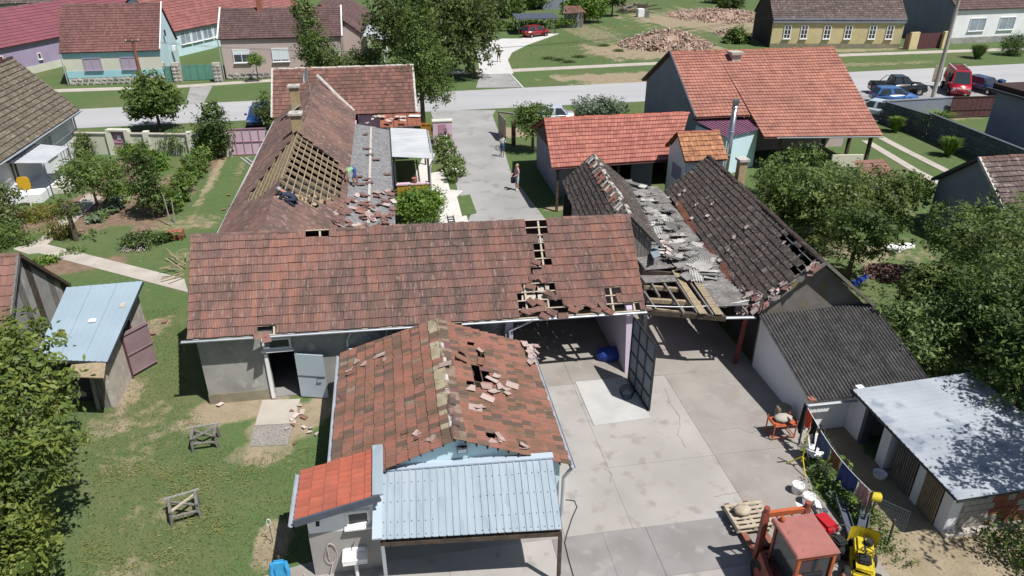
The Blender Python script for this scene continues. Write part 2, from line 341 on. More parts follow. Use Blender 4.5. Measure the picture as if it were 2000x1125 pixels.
# ---------------------------------------------------------------- roofs
def bil(c, a, b):
    EL, ER, RL, RR = c
    return (EL*(1-a)+ER*a)*(1-b)+(RL*(1-a)+RR*a)*b
def orient(c):
    EL, ER, RL, RR = [V(x) for x in c]
    if (ER-EL).cross(RL-EL).z < 0: EL, ER, RL, RR = ER, EL, RR, RL
    return EL, ER, RL, RR
def tile_unit(kind, rv):
    """unit tile: x 0..1 across, y 0 (lower edge)..1 (upper edge), z height in metres"""
    if kind == 'ribbed': xs = np.linspace(0, 1, 9); hs = [.0, .027, .0, .024, .0, .024, .0, .027, .004]
    elif kind == 'roll': xs = np.array([0, .12, .24, .36, .5, .64, .76, .88, 1]); hs = [.028, .034, .02, .006, .004, .008, .02, .004, .0]
    elif kind == 'double': xs = np.linspace(0, 1, 9); hs = [.022, .004, .0, .004, .024, .004, .0, .004, .018]
    else: xs = np.array([0, .08, .16, .5, .84, .92, 1]); hs = [.016, .02, .004, .0, .004, .016, .012]
    t = .038; vs = []; fs = []
    n = len(xs)
    for x, h in zip(xs, hs): vs += [(x, 0, h+t), (x, 1, h), (x, .012, h+t-.016)]
    for i in range(n-1): fs += [(3*i, 3*i+3, 3*i+4, 3*i+1), (3*i+2, 3*i+5, 3*i+3, 3*i)]
    fs += [(2, 0, 1), (3*(n-1), 3*(n-1)+2, 3*(n-1)+1)]
    return np.array(vs), fs
_var = {}
def tile_mesh(kind, mat, k, nv=14):
    key = (kind, mat, k)
    if key not in _var:
        vs, fs = tile_unit(kind, k); m = MB(); m.add(vs.tolist(), fs, k/(nv-1)); _var[key] = m.mesh('roof_tile', mat)
    return _var[key]
def sm_noise(seed):
    r = np.random.default_rng(seed); K = r.normal(size=(6, 2))*1.3; ph = r.uniform(0, 6.28, 6)
    return lambda x, y: sum(sin(K[i, 0]*x+K[i, 1]*y+ph[i]) for i in range(6))/3.
def tile_slope(parent, corners, nc, nr, kind, mat, n_ind=0, skip=None, lift=.03, jit=.012, seed=1, tone=None, sag=.02, over=1.14, part='roof_tile', clip=None, nv=14):
    c = orient(corners); rr = random.Random(seed); nz = sm_noise(seed); nz2 = sm_noise(seed+9)
    tiles = []
    for r in range(nr):
        off = 0
        for q in range(nc):
            a0, b0 = q/nc, r/nr
            P = bil(c, a0, b0); e = bil(c, (q+1)/nc, b0)-P; s = (bil(c, a0, (r+1)/nr)-P)
            mid = P+e*.5+s*.5
            if clip and not clip(mid): continue
            px, py = proj(mid)
            if skip and skip(px, py, r, q): continue
            n = e.cross(s).normalized(); u = e.length; l = s.length*over
            e = e.normalized(); s = s.normalized()
            ang = rr.gauss(0, .010+jit*.3); e2 = (e*cos(ang)+s*sin(ang)).normalized(); s2 = n.cross(e2).normalized()
            P = P+n*(lift+sag*nz(mid.x*.35, mid.y*.35)+rr.uniform(-.004, .005))+s2*rr.uniform(-jit, jit)
            t = (tone(mid, rr) if tone else rr.random()*.75+.12+.28*nz2(mid.x*.8, mid.y*.8))
            k = max(0, min(nv-1, int(t*nv)))
            Mx = Matrix(((e2.x*u, s2.x*l, n.x, P.x), (e2.y*u, s2.y*l, n.y, P.y), (e2.z*u, s2.z*l, n.z, P.z), (0, 0, 0, 1)))
            tiles.append(((mid-V((0, 0, CAMH))).length, Mx, k))
    tiles.sort(key=lambda t: t[0])
    pin = rootmat(parent).inverted()
    for d, Mx, k in tiles[:n_ind]:
        o = bpy.data.objects.new(part, tile_mesh(kind, mat, k, nv)); C.objects.link(o); o.parent = parent; o.matrix_parent_inverse = pin; o.matrix_basis = Mx
    if len(tiles) > n_ind:
        vs, fs = tile_unit(kind, 0); m = MB(); vh = np.hstack([vs, np.ones((len(vs), 1))])
        for d, Mx, k in tiles[n_ind:]: m.add((vh @ np.array(Mx).T)[:, :3].tolist(), fs, k/(nv-1))
        m.build('roof_tiles', mat, parent, kind='stuff')
def step_slope(parent, corners, ncol, nr, mat, name='roof_covering', lift=.02, t=.05, sag=.02, seed=3):
    """courses as real steps; tone and joints per tile come from the material"""
    c = orient(corners); m = MB(); m.uv = []; nz = sm_noise(seed); K = 8
    for r in range(nr):
        for k in range(K):
            a0, a1 = k/K, (k+1)/K
            P, Q = bil(c, a0, r/nr), bil(c, a1, r/nr); R_, T = bil(c, a1, min(1, (r+1.08)/nr)), bil(c, a0, min(1, (r+1.08)/nr))
            n = (Q-P).cross(T-P).normalized()
            def o(p, h): return p+n*(h+sag*nz(p.x*.4, p.y*.4))
            m.add([o(P, lift+t), o(Q, lift+t), o(R_, lift), o(T, lift), o(P, lift-.01), o(Q, lift-.01)], [(0, 1, 2, 3), (4, 5, 1, 0)])
            x0, x1 = a0*ncol, a1*ncol
            m.uv += [(x0, r), (x1, r), (x1, r+.98), (x0, r+.98), (x0, r+.01), (x1, r+.01), (x1, r+.02), (x0, r+.02)]
    deck = [x-V((0, 0, .06)) for x in c]
    m.add(deck, [(0, 1, 3, 2)]); m.uv += [(0.5, 0.5)]*4
    return m.build(name, mat, parent)
def battens(parent, corners, nr, nraf, mat='wood_new', w=.042, name_b='batten', name_r='rafter', only=None):
    c = orient(corners); n = (c[1]-c[0]).cross(c[2]-c[0]).normalized()
    for r in range(nr+1):
        a, b = bil(c, 0, r/nr)-n*.005, bil(c, 1, r/nr)-n*.005
        if only:
            a, b = bil(c, only[0], r/nr)-n*.005, bil(c, only[1], r/nr)-n*.005
        MB().bar(a, b, w, .03, n).build(name_b, mat, parent)
    for k in range(nraf):
        t = (k+.5)/nraf
        if only and not only[0] <= t <= only[1]: continue
        MB().bar(bil(c, t, 0)-n*.10, bil(c, t, 1)-n*.10, .07, .14, n).build(name_r, mat, parent)
def ridge_caps(parent, A, B, mat, n, r=.11, skip=None, jit=.02, name='ridge_tile', h=.05, z=.03):
    A, B = V(A), V(B); d = (B-A)/n; side = d.cross(V((0, 0, 1))).normalized()
    m0 = {}
    for i in range(n):
        if skip and skip(*proj(A+d*(i+.5))): continue
        p = A+d*i+V((0, 0, z+random.uniform(-jit, jit)))+side*random.uniform(-jit, jit); q = p+d*1.06
        m = MB(); vs = []; K = 7
        for (x, rad) in ((p, r*1.08), (q, r*.92)):
            for k in range(K):
                an = pi*k/(K-1); vs.append(x+side*cos(an)*rad+V((0, 0, sin(an)*(rad*.75)-h)))
        m.add(vs, [(k, k+1, K+k+1, K+k) for k in range(K-1)]+[tuple(range(K))[::-1], tuple(range(K, 2*K))]); m.build(name, mat, parent)
def corrugated(parent, corners, nw, mat, amp=.03, name='roof_sheet', rows=1, trap=False, jit=0., ny=2, label=None):
    """corrugated or trapezoid sheet; waves run up the slope"""
    c = orient(corners); n = (c[1]-c[0]).cross(c[2]-c[0]).normalized(); out = []
    for rw in range(rows):
        b0, b1 = rw/rows, min(1, (rw+1.06)/rows); m = MB(); vs = []; fs = []; per = 8 if not trap else 4
        N = nw*per+1
        for j in range(ny):
            b = b0+(b1-b0)*j/(ny-1)
            for i in range(N):
                ph = i/per
                h = amp*(.5+.5*cos(2*pi*ph)) if not trap else (amp if i % 4 == 0 else 0)
                x = i/(N-1)
                if trap:
                    k = i % 4; x = (i//4+{0: -.07, 1: .07, 2: .12, 3: .88}[k])/nw; h = {0: amp, 1: amp, 2: 0, 3: 0}[k]; x = min(max(x, 0), 1)
                vs.append(bil(c, x, b)+n*(h+.012*(rows-rw)*0+(.014 if rw < 0 else 0)-(.012*rw)+jit*random.uniform(-1, 1)))
        for j in range(ny-1):
            fs += [(j*N+i, j*N+i+1, (j+1)*N+i+1, (j+1)*N+i) for i in range(N-1)]
        m.add(vs, fs); k = len(m.v)//1
        m.add([x-n*.012 for x in vs], [q[::-1] for q in fs])
        o = m.build(name, mat, parent, smooth=not trap); out.append(o)
    return out
def gutter(parent, p, q, r=.07, mat='zinc', name='gutter'):
    p, q = V(p), V(q); d = (q-p).normalized(); side = d.cross(V((0, 0, 1))).normalized(); m = MB(); vs = []; K = 6
    for x in (p, q):
        for k in range(K+1):
            an = pi+pi*k/K; vs.append(x+side*cos(an)*r+V((0, 0, sin(an)*r)))
    for x in (p, q):
        for k in range(K+1):
            an = pi+pi*k/K; vs.append(x+side*cos(an)*(r-.012)+V((0, 0, sin(an)*(r-.012))))
    K1 = K+1
    m.add(vs, [(k, K1+k, K1+k+1, k+1) for k in range(K)]+[(2*K1+k, 2*K1+k+1, 3*K1+k+1, 3*K1+k) for k in range(K)]+[(0, 2*K1, 3*K1, K1), (K, K1+K, 3*K1+K, 2*K1+K)])
    return m.build(name, mat, parent)
def pipe(parent, pts, r=.045, mat='zinc', name='downpipe'): return MB().tube(pts, r, 8).build(name, mat, parent)
def window(parent, P, ex, w_, h_, nrm, frame='white_paint', pane='glass', mull=1, cross=0, sill=True, fw=.07, blind=0, name='window'):
    """P = lower left corner on the wall, ex = along wall, nrm = outwards"""
    P = V(P); ex = V(ex).normalized(); n = V(nrm).normalized(); up = V((0, 0, 1)); f = MB()
    def bar(a, b, t): f.bar(a+n*.02, b+n*.02, t, .08, n)
    bar(P+up*fw/2, P+ex*w_+up*fw/2, fw); bar(P+up*(h_-fw/2), P+ex*w_+up*(h_-fw/2), fw)
    bar(P+ex*fw/2+up*fw, P+ex*fw/2+up*(h_-fw), fw); bar(P+ex*(w_-fw/2)+up*fw, P+ex*(w_-fw/2)+up*(h_-fw), fw)
    for k in range(mull): bar(P+ex*w_*(k+1)/(mull+1)+up*fw, P+ex*w_*(k+1)/(mull+1)+up*(h_-fw), fw*.8)
    for k in range(cross): f.bar(P+ex*fw+up*h_*(k+1)/(cross+1)+n*.018, P+ex*(w_-fw)+up*h_*(k+1)/(cross+1)+n*.018, fw*.55, .05, n)
    W = f.build(name, frame, parent)
    g = MB(); a = P+ex*.02+up*.02+n*.012; g.quad(a, a+ex*(w_-.04), a+ex*(w_-.04)+up*(h_-.04), a+up*(h_-.04)); put2(g.build('pane', pane), W, parent)
    if blind:
        g = MB(); a = P+ex*fw+up*(h_*(1-blind))+n*.035; b = h_*blind-fw
        g.bar(a+up*b/2, a+ex*(w_-2*fw)+up*b/2, b, .02, n); put2(g.build('roller_blind', 'blind'), W, parent)
    if sill: s_ = MB(); s_.bar(P-ex*.06-up*.03+n*.08, P+ex*(w_+.06)-up*.03+n*.08, .05, .18, n); put2(s_.build('sill', frame), W, parent)
    return W
def put2(o, part, root):   # sub-part: world-coordinate mesh under a world-coordinate part
    o.parent = part
    return o
def wall_prism(parent, pts, z0, z1, mat, name='wall'): return MB().prism(pts, z0, z1).build(name, mat, parent)
def gable_wall(parent, pts, mat, thick, nrm, name='wall'):
    """flat wall polygon (3-D points) given thickness inwards"""
    n = V(nrm).normalized()*thick; pts = [V(p) for p in pts]; k = len(pts)
    m = MB(); vs = pts+[p-n for p in pts]; fs = [tuple(range(k)), tuple(range(2*k-1, k-1, -1))]+[(i, k+i, k+(i+1) % k, (i+1) % k) for i in range(k)]
    m.add(vs, fs); o = m.build(name, mat, parent)
    bm = bmesh.new(); bm.from_mesh(o.data); bmesh.ops.recalc_face_normals(bm, faces=bm.faces); bm.to_mesh(o.data); bm.free(); return o
# ================================================================ GROUND
def axis(segs):
    out = []
    for a, b, st in segs: out += list(np.arange(a, b, st))
    return np.array(out)
ax = axis([(-900, -100, 200), (-100, -36, 8), (-36, 22, .28), (22, 64, .6), (64, 110, 6), (110, 1000, 220)])
ay = axis([(-200, 0, 50), (0, 6, 2), (6, 60, .28), (60, 128, .6), (128, 220, 10), (220, 1600, 300)])
gx, gy = np.meshgrid(ax, ay, indexing='ij'); shp = gx.shape
def fbm(x, y, sc, seed):
    r = np.random.default_rng(seed); z = np.zeros_like(x)
    for o in range(4):
        for k in range(4):
            kx, ky = r.normal(size=2)*sc*2**o; z += np.sin(kx*x+ky*y+r.uniform(0, 6.28))/(2**o*2.2)
    return z*.5
N1 = fbm(gx, gy, .9, 3); N2 = fbm(gx, gy, .35, 4)
dirt = np.zeros(shp); soil = np.zeros(shp); dry = np.zeros(shp)
def blob(arr, px, py, ru, rv, st=1., rot=0., rough=.45):
    c = gp(px, py); dx, dy = gx-c.x, gy-c.y
    x = dx*cos(rot)+dy*sin(rot); y = -dx*sin(rot)+dy*cos(rot)
    d = np.sqrt((x/ru)**2+(y/rv)**2)+N1*rough
    np.maximum(arr, st*np.clip((1.25-d)/.6, 0, 1), out=arr)
for a in [(455, 800, 1.7, .7, 1), (560, 820, 1.4, 1.7, .8), (520, 885, 1.1, .6, .5), (360, 830, .6, .45, .5), (625, 790, .6, 1.2, .7), (300, 830, .9, 1.3, .22), (250, 890, 1., .9, .22), (245, 770, .5, 1.4, .6, .2), (215, 830, .8, .7, .4), (300, 640, .7, 1.2, .5),
          (540, 1060, .45, .9, .9), (270, 1110, .9, .6, .3), (320, 1000, 1.2, .7, .2),
          (1850, 1060, 2.2, 1.6, 1), (1790, 1010, 1., 1.4, .9), (1900, 1110, 2.4, 1.2, 1), (1640, 870, .9, 2.2, .9), (1720, 960, 1.3, 2.5, 1), (1950, 1000, 2, 1.5, .8),
          (1300, 95, 6.5, 8, .9), (1230, 100, 6, 7, .7), (1200, 150, 7, 2.2, .7), (1160, 65, 4, 12, .35), (1380, 40, 12, 14, .7), (1230, 160, 5, 1.6, .8), (1430, 60, 5, 10, .5), (1600, 100, 16, 1.2, .6), (1700, 125, 9, 1.2, .35),
          (430, 320, .3, 9, .65, .03), (470, 330, .3, 4, .3), (340, 440, 2.2, .8, .35), (400, 425, 1.6, .6, .25), (360, 500, .8, 1.2, .25), (1700, 490, 3, 2, .4), (1100, 405, 1.3, .5, .8), (1000, 260, 1.5, 1.5, .8), (1860, 225, 2.5, 1.5, .5)]: blob(dirt, *a)
for a in [(190, 400, 2.6, 3., .9), (150, 440, 2.2, 1.6, .9), (260, 330, 1.4, 7, .8), (230, 430, 2, 1.2, .7), (60, 430, 2.4, 2.4, .6), (330, 380, 1.2, 6, .8), (410, 300, 1.2, 5, .7), (150, 520, 2.6, 1.0, .7), (100, 510, 1.5, .7, .8), (600, 870, .3, .3, .3)]: blob(soil, *a)
for a in [(400, 700, 3, 5, .4), (330, 700, 2, 5, .5), (200, 255, 30, .8, .6), (1100, 220, 8, 1.2, .5), (1140, 100, 8, 4, .5), (1250, 190, 14, 1., .5), (1750, 140, 20, 2., .5), (300, 205, 20, 1., .5), (420, 520, 3, 3, .5), (300, 960, 3, 2, .4), (1880, 260, 4, 5, .3)]: blob(dry, *a)
hz = np.zeros(shp)
far = np.clip((gy-55)/40, 0, 1)
g = MB(); nx_, ny_ = shp
idx = np.arange(nx_*ny_).reshape(shp)
q = np.stack([idx[:-1, :-1], idx[1:, :-1], idx[1:, 1:], idx[:-1, 1:]], -1).reshape(-1, 4)
me = bpy.data.meshes.new('ground'); me.from_pydata(np.stack([gx, gy, hz], -1).reshape(-1, 3).tolist(), [], q.tolist())
for nm, arr in (('dirt', dirt), ('soil', soil), ('dry', dry)):
    at = me.attributes.new(nm, 'FLOAT', 'POINT'); at.data.foreach_set('value', arr.reshape(-1).astype('f'))
def ground_cols(n, L, mix, rampf, noise, col):
    def A(nm):
        a = n.new('ShaderNodeAttribute'); a.attribute_name = nm; return a.outputs['Fac']
    def mul(a, b, op='MULTIPLY'):
        x = n.new('ShaderNodeMath'); x.operation = op; x.use_clamp = True
        for k, vv in ((0, a), (1, b)):
            if isinstance(vv, float): x.inputs[k].default_value = vv
            else: L.new(vv, x.inputs[k])
        return x.outputs[0]
    g1 = mix(rampf(noise(.35, 6.), .35, .65), (.088, .142, .050), (.074, .128, .046))
    g2 = mix(rampf(noise(2.2, 6.), .42, .72), g1, (.112, .145, .060))
    g3 = mix(rampf(noise(9., 4.), .5, .75), g2, (.058, .094, .035))
    g4 = mix(mul(rampf(noise(.16, 5.), .5, .68), .45), g3, (.145, .135, .07))
    g5 = mix(mul(rampf(noise(26., 3.), .45, .8), .5), g4, (.13, .152, .07))
    d1 = mix(rampf(noise(1.6, 6.), .3, .7), (.25, .205, .135), (.33, .275, .19))
    d1 = mix(mul(rampf(noise(11., 4.), .5, .7), .6), d1, (.18, .145, .09))
    s1 = mix(rampf(noise(2.5, 6.), .35, .65), (.165, .118, .082), (.225, .165, .118))
    g6 = mix(mul(A('dry'), rampf(noise(1.3, 6.), .35, .7)), g5, (.165, .155, .08))
    def brk(a, sc): return rampf(mul(a, mul(noise(sc, 6.), .55, 'SUBTRACT') if False else noise(sc, 3.), 'ADD'), .66, 1.0)
    g7 = mix(brk(A('dirt'), 2.5), g6, d1)
    return mix(brk(A('soil'), 4.), g7, s1)
M('lawn', (.08, .12, .04), rough=.95, bump=.7, bscale=16, wave=ground_cols, spec=.1)
me.materials.append(_m['lawn']); go = bpy.data.objects.new('ground', me); C.objects.link(go); tag(go, 'green lawn and bare earth between the houses', None, None, 'structure')

# road and paths (sheets with real edges, slightly above the ground)
def pl(*pts): return [gp(*p) for p in pts]
a0, a1 = gp(150, 214), gp(1000, 173); d = (a1-a0).normalized()
b0, b1 = gp(150, 251), gp(1200, 201); e = (b1-b0).normalized()
ground_sheet('road', [b0-e*90, b1+e*160, a1+d*160, a0-d*90], .03, 'asphalt')
st = MB()
for (k0, k1, off) in ((-90, 160, .35), (-90, 160, 3.6)):   # worn edge line and old repair seam
    p, qq = a0+d*k0, a1+d*k1; nn = V((-d.y, d.x, 0))*(-off)
    st.prism([p+nn, qq+nn, qq+nn+V((-d.y, d.x, 0))*.10, p+nn+V((-d.y, d.x, 0))*.10], .031, .034)
st.build('road_seam', 'concrete_path', bpy.data.objects['road'])
ground_sheet('sidewalk', pl((100, 181), (345, 172), (560, 158), (760, 150), (1000, 141), (1290, 126), (1660, 110), (2030, 97), (2030, 92), (1660, 105), (1290, 121), (1000, 135), (760, 145), (560, 153), (345, 167), (100, 175)), .028, 'concrete_path')
ground_sheet('street_forecourt', pl((930, 172), (1022, 171), (995, 143), (938, 143)), .040, 'driveway')
ground_sheet('pale_driveway', pl((938, 146), (1003, 144), (992, 118), (1000, 103), (1030, 88), (1092, 66), (1060, 66), (1016, 76), (965, 76), (930, 100)), .052, 'concrete_new')
MB().bar(gp(996, 144, .05), gp(1021, 171, .05), .18, .1).build('kerb', 'concrete_new', kind='structure')
ground_sheet('front_drive_left', pl((362, 205), (398, 202), (415, 169), (372, 170)), .040, 'driveway')
ground_sheet('lane', [gp(840, 216), gp(968, 216), gp(962, 226), gp(975, 262), gp(990, 312), gp(1000, 345), gp(1030, 384), gp(1062, 425), V((8.3, 29.7, 0)), V((3.9, 29.7, 0)), V((3.6, 38, 0)), gp(920, 420), gp(893, 372), gp(884, 320), gp(868, 278), gp(848, 240)], .045, 'driveway')
ground_sheet('patio', [gp(838, 340), gp(868, 335), gp(879, 372), gp(905, 374), gp(892, 386), gp(912, 425), V((3.75, 30.2, 0)), V((.2, 30.2, 0)), V((.1, 33, 0)), V((.6, 45, 0)), V((2.2, 53, 0)), V((3.1, 53, 0)), gp(850, 300)], .060, 'patio')
ground_sheet('lawn_patch', pl((893, 386), (918, 382), (931, 418), (903, 424)), .085, 'lawn')
ground_sheet('garden_path', pl((25, 487), (75, 470), (118, 430), (170, 378), (200, 385), (140, 440), (92, 478), (360, 545), (368, 572), (75, 495), (55, 497)), .03, 'concrete_path')
ground_sheet('door_pad', pl((513, 783), (587, 780), (573, 828), (498, 832)), .035, 'concrete_path')
ground_sheet('gravel_pad', pl((497, 833), (573, 829), (562, 870), (488, 873)), .028, 'gravel')
def strip(p, w_):
    out = []; back = []
    for i in range(len(p)):
        a, b = p[max(0, i-1)], p[min(len(p)-1, i+1)]; t = (b-a).normalized(); nn = V((-t.y, t.x, 0))*w_/2
        out.append(p[i]+nn); back.append(p[i]-nn)
    return out+back[::-1]
ground_sheet('wheel_track', strip(pl((1690, 275), (1740, 305), (1790, 335), (1850, 365)), .7), .03, 'concrete_path')
ground_sheet('wheel_track', strip(pl((1715, 266), (1770, 295), (1830, 325), (1880, 350)), .7), .03, 'concrete_path')
ground_sheet('side_drive', pl((1930, 230), (1960, 225), (2040, 275), (2040, 310), (1985, 290)), .03, 'concrete_path')
ground_sheet('parking_strip', pl((1655, 205), (1672, 165), (1800, 155), (1965, 148), (1955, 180), (1905, 200), (1855, 226), (1722, 234), (1690, 232)), .026, 'driveway')
ground_sheet('verge_drive', pl((1955, 195), (2040, 190), (2040, 165), (1990, 170)), .05, 'concrete_path')

# concrete yard of separate slabs
yard = ground_sheet('yard', [(-4.6, 6), (12.6, 6), (12.4, 13), (12.1, 15.2), (12.75, 17.2), (13.5, 18.3), (13.5, 36), (9.2, 36), (8.6, 29.6), (3.4, 29.6), (3.4, 22.9), (-2., 22.9), (-2., 15.2), (-4.6, 14.6)], -.0 + .012, 'concrete_old', label='worn concrete yard of large slabs')
def slab(x0, x1, y0, y1, mat, z=.03):
    j = .0045; MB().box(x0+j, x1-j, y0+j, y1-j, -.2, z+random.uniform(-.006, .006)).build('slab', mat, yard)
ys = [6, 8.9, 11.2, 12.8, 14.6, 17.25, 22.0, 25.2, 29.55]
for i in range(len(ys)-1):
    if ys[i+1] <= 14.7:
        for x0, x1, mt in ((-4.5, -2.9, 'concrete_old'), (-2.9, .6, 'concrete'), (.6, 3.6, 'concrete'), (3.6, 5.1, 'concrete_wet' if ys[i] in (11.2, 12.8) else 'concrete'), (5.1, 6.42, 'concrete_wet' if ys[i] == 12.8 else 'concrete'), (6.42, 9.65, 'concrete_wet' if ys[i] in (12.8,) else 'concrete'), (9.65, 12.1, 'concrete_old')):
            slab(x0, x1, ys[i], ys[i+1], mt)
    else:
        xs = [(4.0, 6.05, 'concrete'), (6.05, 9.72, 'concrete'), (9.72, 12.05 if ys[i] < 17 else 13.4, 'concrete_old')]
        if ys[i] >= 22: xs = [(3.5, 6.05, 'concrete_old'), (6.05, 8.1, 'concrete_old'), (8.6, 11, 'concrete_old'), (11, 13.3, 'concrete_old')]
        for x0, x1, mt in xs: slab(x0, x1, ys[i], ys[i+1], mt)
MB().prism([(6.17, 22.1), (8.1, 22.1), (8.3, 19.5), (6.18, 19.4)], -.1, .05).build('slab', 'slab_new', yard)
for ck_ in ([(1300, 760), (1310, 790), (1330, 815), (1325, 850), (1345, 880)], [(1180, 915), (1195, 925), (1190, 945)], [(1395, 970), (1420, 965), (1450, 960)], [(1410, 840), (1440, 835), (1465, 845), (1500, 838)]):
    cm = MB(); pp = []
    for a, b in zip(ck_, ck_[1:]):
        for k in range(6): t = k/6; pp.append(gp(a[0]+(b[0]-a[0])*t+random.uniform(-2, 2), a[1]+(b[1]-a[1])*t+random.uniform(-1.2, 1.2), .041))
    for p, q_ in zip(pp, pp[1:]): cm.bar(p, q_, random.uniform(.003, .008), .004)
    cm.build('crack', 'crack', yard)
slab(9.0, 13.3, 29.56, 35.9, 'concrete_old')

# ================================================================ FRONT BARN (long tiled roof across the yard)
fb = thing('tiled_barn', 'long low barn with weathered red tile roof, storm gaps in tiles and grey rendered wall', 'barn', (0.6, 26.2, 0))
EL, ER = gv(365, 664, 22.62), gv(1261, 606, 22.62); RL, RR = gv(372, 461, 26.25), gv(1230, 421, 26.25)
HOLES = [[(594, 440), (645, 440), (645, 471), (594, 471)], [(502, 641), (545, 641), (545, 670), (497, 670)],
         [(1031, 425), (1068, 425), (1066, 455), (1062, 500), (1076, 503), (1076, 517), (1062, 520), (1060, 553), (1078, 556), (1084, 590), (1132, 592), (1185, 590), (1266, 600), (1266, 620), (1017, 640), (1013, 600), (1017, 556), (1040, 552), (1041, 500), (1046, 463), (1031, 455)], [(1184, 566), (1210, 566), (1210, 600), (1184, 600)]]
def fbskip(px, py, r, q): return any(inpoly(px, py, P) for P in HOLES)
tile_slope(fb, (EL, ER, RL, RR), 78, 12, 'ribbed', 'tile_barn', 300, fbskip, seed=4, sag=.035, jit=.014)
Bl, Br = V((EL.x, 29.9, 2.9)), V((ER.x, 29.9, 2.75))
step_slope(fb, (Bl, Br, RL, RR), 78, 12, 'tile_maroon')
battens(fb, (EL, ER, RL, RR), 12, 20, 'wood_pale')
ridge_caps(fb, RL, RR, 'tile_brown', 48, .12, lambda x, y: 590 < x < 660 or 716 < x < 770 or 830 < x < 1085)
gutter(fb, EL+V((-.2, -.07, -.02)), bil((EL, ER, RL, RR), .52, 0)+V((0, -.07, -.02)))
gutter(fb, bil((EL, ER, RL, RR), .575, 0)+V((0, -.07, -.03)), ER+V((.05, -.07, -.03)))
WV = 23.0
def fz(x): return EL.z+(ER.z-EL.z)*(x-EL.x)/(ER.x-EL.x)-.02
dl, dr = -5.12, -4.15
for (x0, x1, z0) in ((-7.4, dl, 0), (dl, dr, 1.98), (dr, 3.55, 0)):
    MB().hexa([(x0, WV, z0), (x1, WV, z0), (x1, WV+.3, z0), (x0, WV+.3, z0), (x0, WV, fz(x0)), (x1, WV, fz(x1)), (x1, WV+.3, fz(x1)), (x0, WV+.3, fz(x0))]).build('wall', 'plaster_grey', fb)
MB().box(-7.42, dl-.002, WV-.015, WV-.001, 0, .42).build('plinth', 'plaster_base', fb)
gable_wall(fb, [(-7.4, WV+.301, 0), (-7.4, 29.5, 0), (-7.4, 29.5, 2.85), (-7.4, 26.25, RL.z-.2), (-7.4, WV+.301, fz(-7.4))], 'plaster_grey', .3, (-1, 0, 0))
gable_wall(fb, [(8.55, WV-.6, 0), (8.55, 29.5, 0), (8.55, 29.5, 2.7), (8.55, 26.25, RR.z-.2), (8.55, WV-.2, ER.z)], 'plaster_lilac', .3, (1, 0, 0))
MB().box(-7.099, 3.8, 29.2, 29.5, 0, 2.8).build('wall', 'plaster_grey', fb)
MB().box(3.8, 8.249, 29.3, 29.42, 0.05, 2.75).build('rear_gate', 'wood_dark', fb)
MB().box(3.3, 3.55, WV+.301, 29.19, 0, 2.8).build('wall', 'plaster_grey', fb)
MB().box(-3., 3.298, 26.4, 26.6, 0, 3.0).build('wall', 'interior_shade', fb)
MB().box(3.56, 3.85, WV-.25, WV+.05, 0, 2.65).build('gate_pier', 'plaster_lilac', fb)
MB().box(-7.35, 8.3, WV+.05, WV+.25, fz(8)-.16, fz(8)-.03).build('wall_plate', 'wood_dark', fb)
MB().box(-7.09, 3.29, 23.31, 29.19, 2.35, 2.42).build('loft_floor', 'wood_dark', fb); MB().box(-7.09, 3.29, 23.05, 29.19, -.1, .03).build('floor', 'concrete_wet', fb)
# door (open leaf), frame, small window
MB().bar((dr+.05, WV-.06, .08), (dr+.05, WV-.06, 1.96), .08, .1).build('door_frame', 'zinc', fb)
MB().bar((dl-.03, WV-.05, .05), (dl-.03, WV-.05, 1.98), .08, .12).build('door_frame', 'white_paint', fb)
lf = MB().hexa([(dr, WV-.14, .06), (dr+1.02, WV-.42, .06), (dr+1.02, WV-.37, .06), (dr, WV-.09, .06), (dr, WV-.14, 1.93), (dr+1.02, WV-.42, 1.93), (dr+1.02, WV-.37, 1.93), (dr, WV-.09, 1.93)]).build('door', 'metal_pale', fb, label='pale grey metal door standing open')
put2(MB().tube([(dr+.75, WV-.36, 1.0), (dr+.75, WV-.44, .98), (dr+.92, WV-.48, .98)], .02, 6).build('handle', 'black_metal'), lf, fb)
put2(MB().bar((dr+.02, WV-.15, 1.0), (dr+1.0, WV-.425, 1.0), .03, .02).build('door_rail', 'dark_grey'), lf, fb)
window(fb, gv(514, 682, WV-.03)-V((0, 0, .02)), (1, 0, 0), 1.0, .45, (0, -1, 0), 'white_paint', 'glass', 0)
pipe(fb, [bil((EL, ER, RL, RR), .335, 0)+V((0, -.05, -.08)), V((-2.25, WV-.08, 2.3)), V((-2.3, WV-.08, .1))])
pipe(fb, [bil((EL, ER, RL, RR), .735, 0)+V((0, -.05, -.08)), V((3.7, WV-.3, 2.2)), V((3.7, WV-.32, .1))])
# gate leaf swung out
gl = thing('gate_leaf', 'tall black framed metal gate leaf swung open beside the lilac wall', 'gate', (8.25, 21.95, .05))
A, B = V((8.25, 21.95, .05)), V((8.37, 19.92, .05)); Hh = 2.75; t = B-A
for k in (0, .33, .66, 1): MB().bar(A+t*k, A+t*k+V((0, 0, Hh)), .07, .06, t).build('stile', 'black_metal', gl)
for k in (0, .2, .47, .74, 1): MB().bar(A+t*.02+V((0, 0, Hh*k)), B-t*.02+V((0, 0, Hh*k)), .055, .065).build('rail', 'black_metal', gl)
for i in range(3):
    for j in range(4):
        zz = (0, .2, .47, .74, 1); p = A+t*(i/3+.015)+V((0, 0, Hh*zz[j]+.03)); qv = A+t*((i+1)/3-.015)+V((0, 0, Hh*zz[j]+.03)); hh = Hh*(zz[j+1]-zz[j])-.06
        MB().quad(p, qv, qv+V((0, 0, hh)), p+V((0, 0, hh))).build('gate_panel', 'gate_panel', gl)

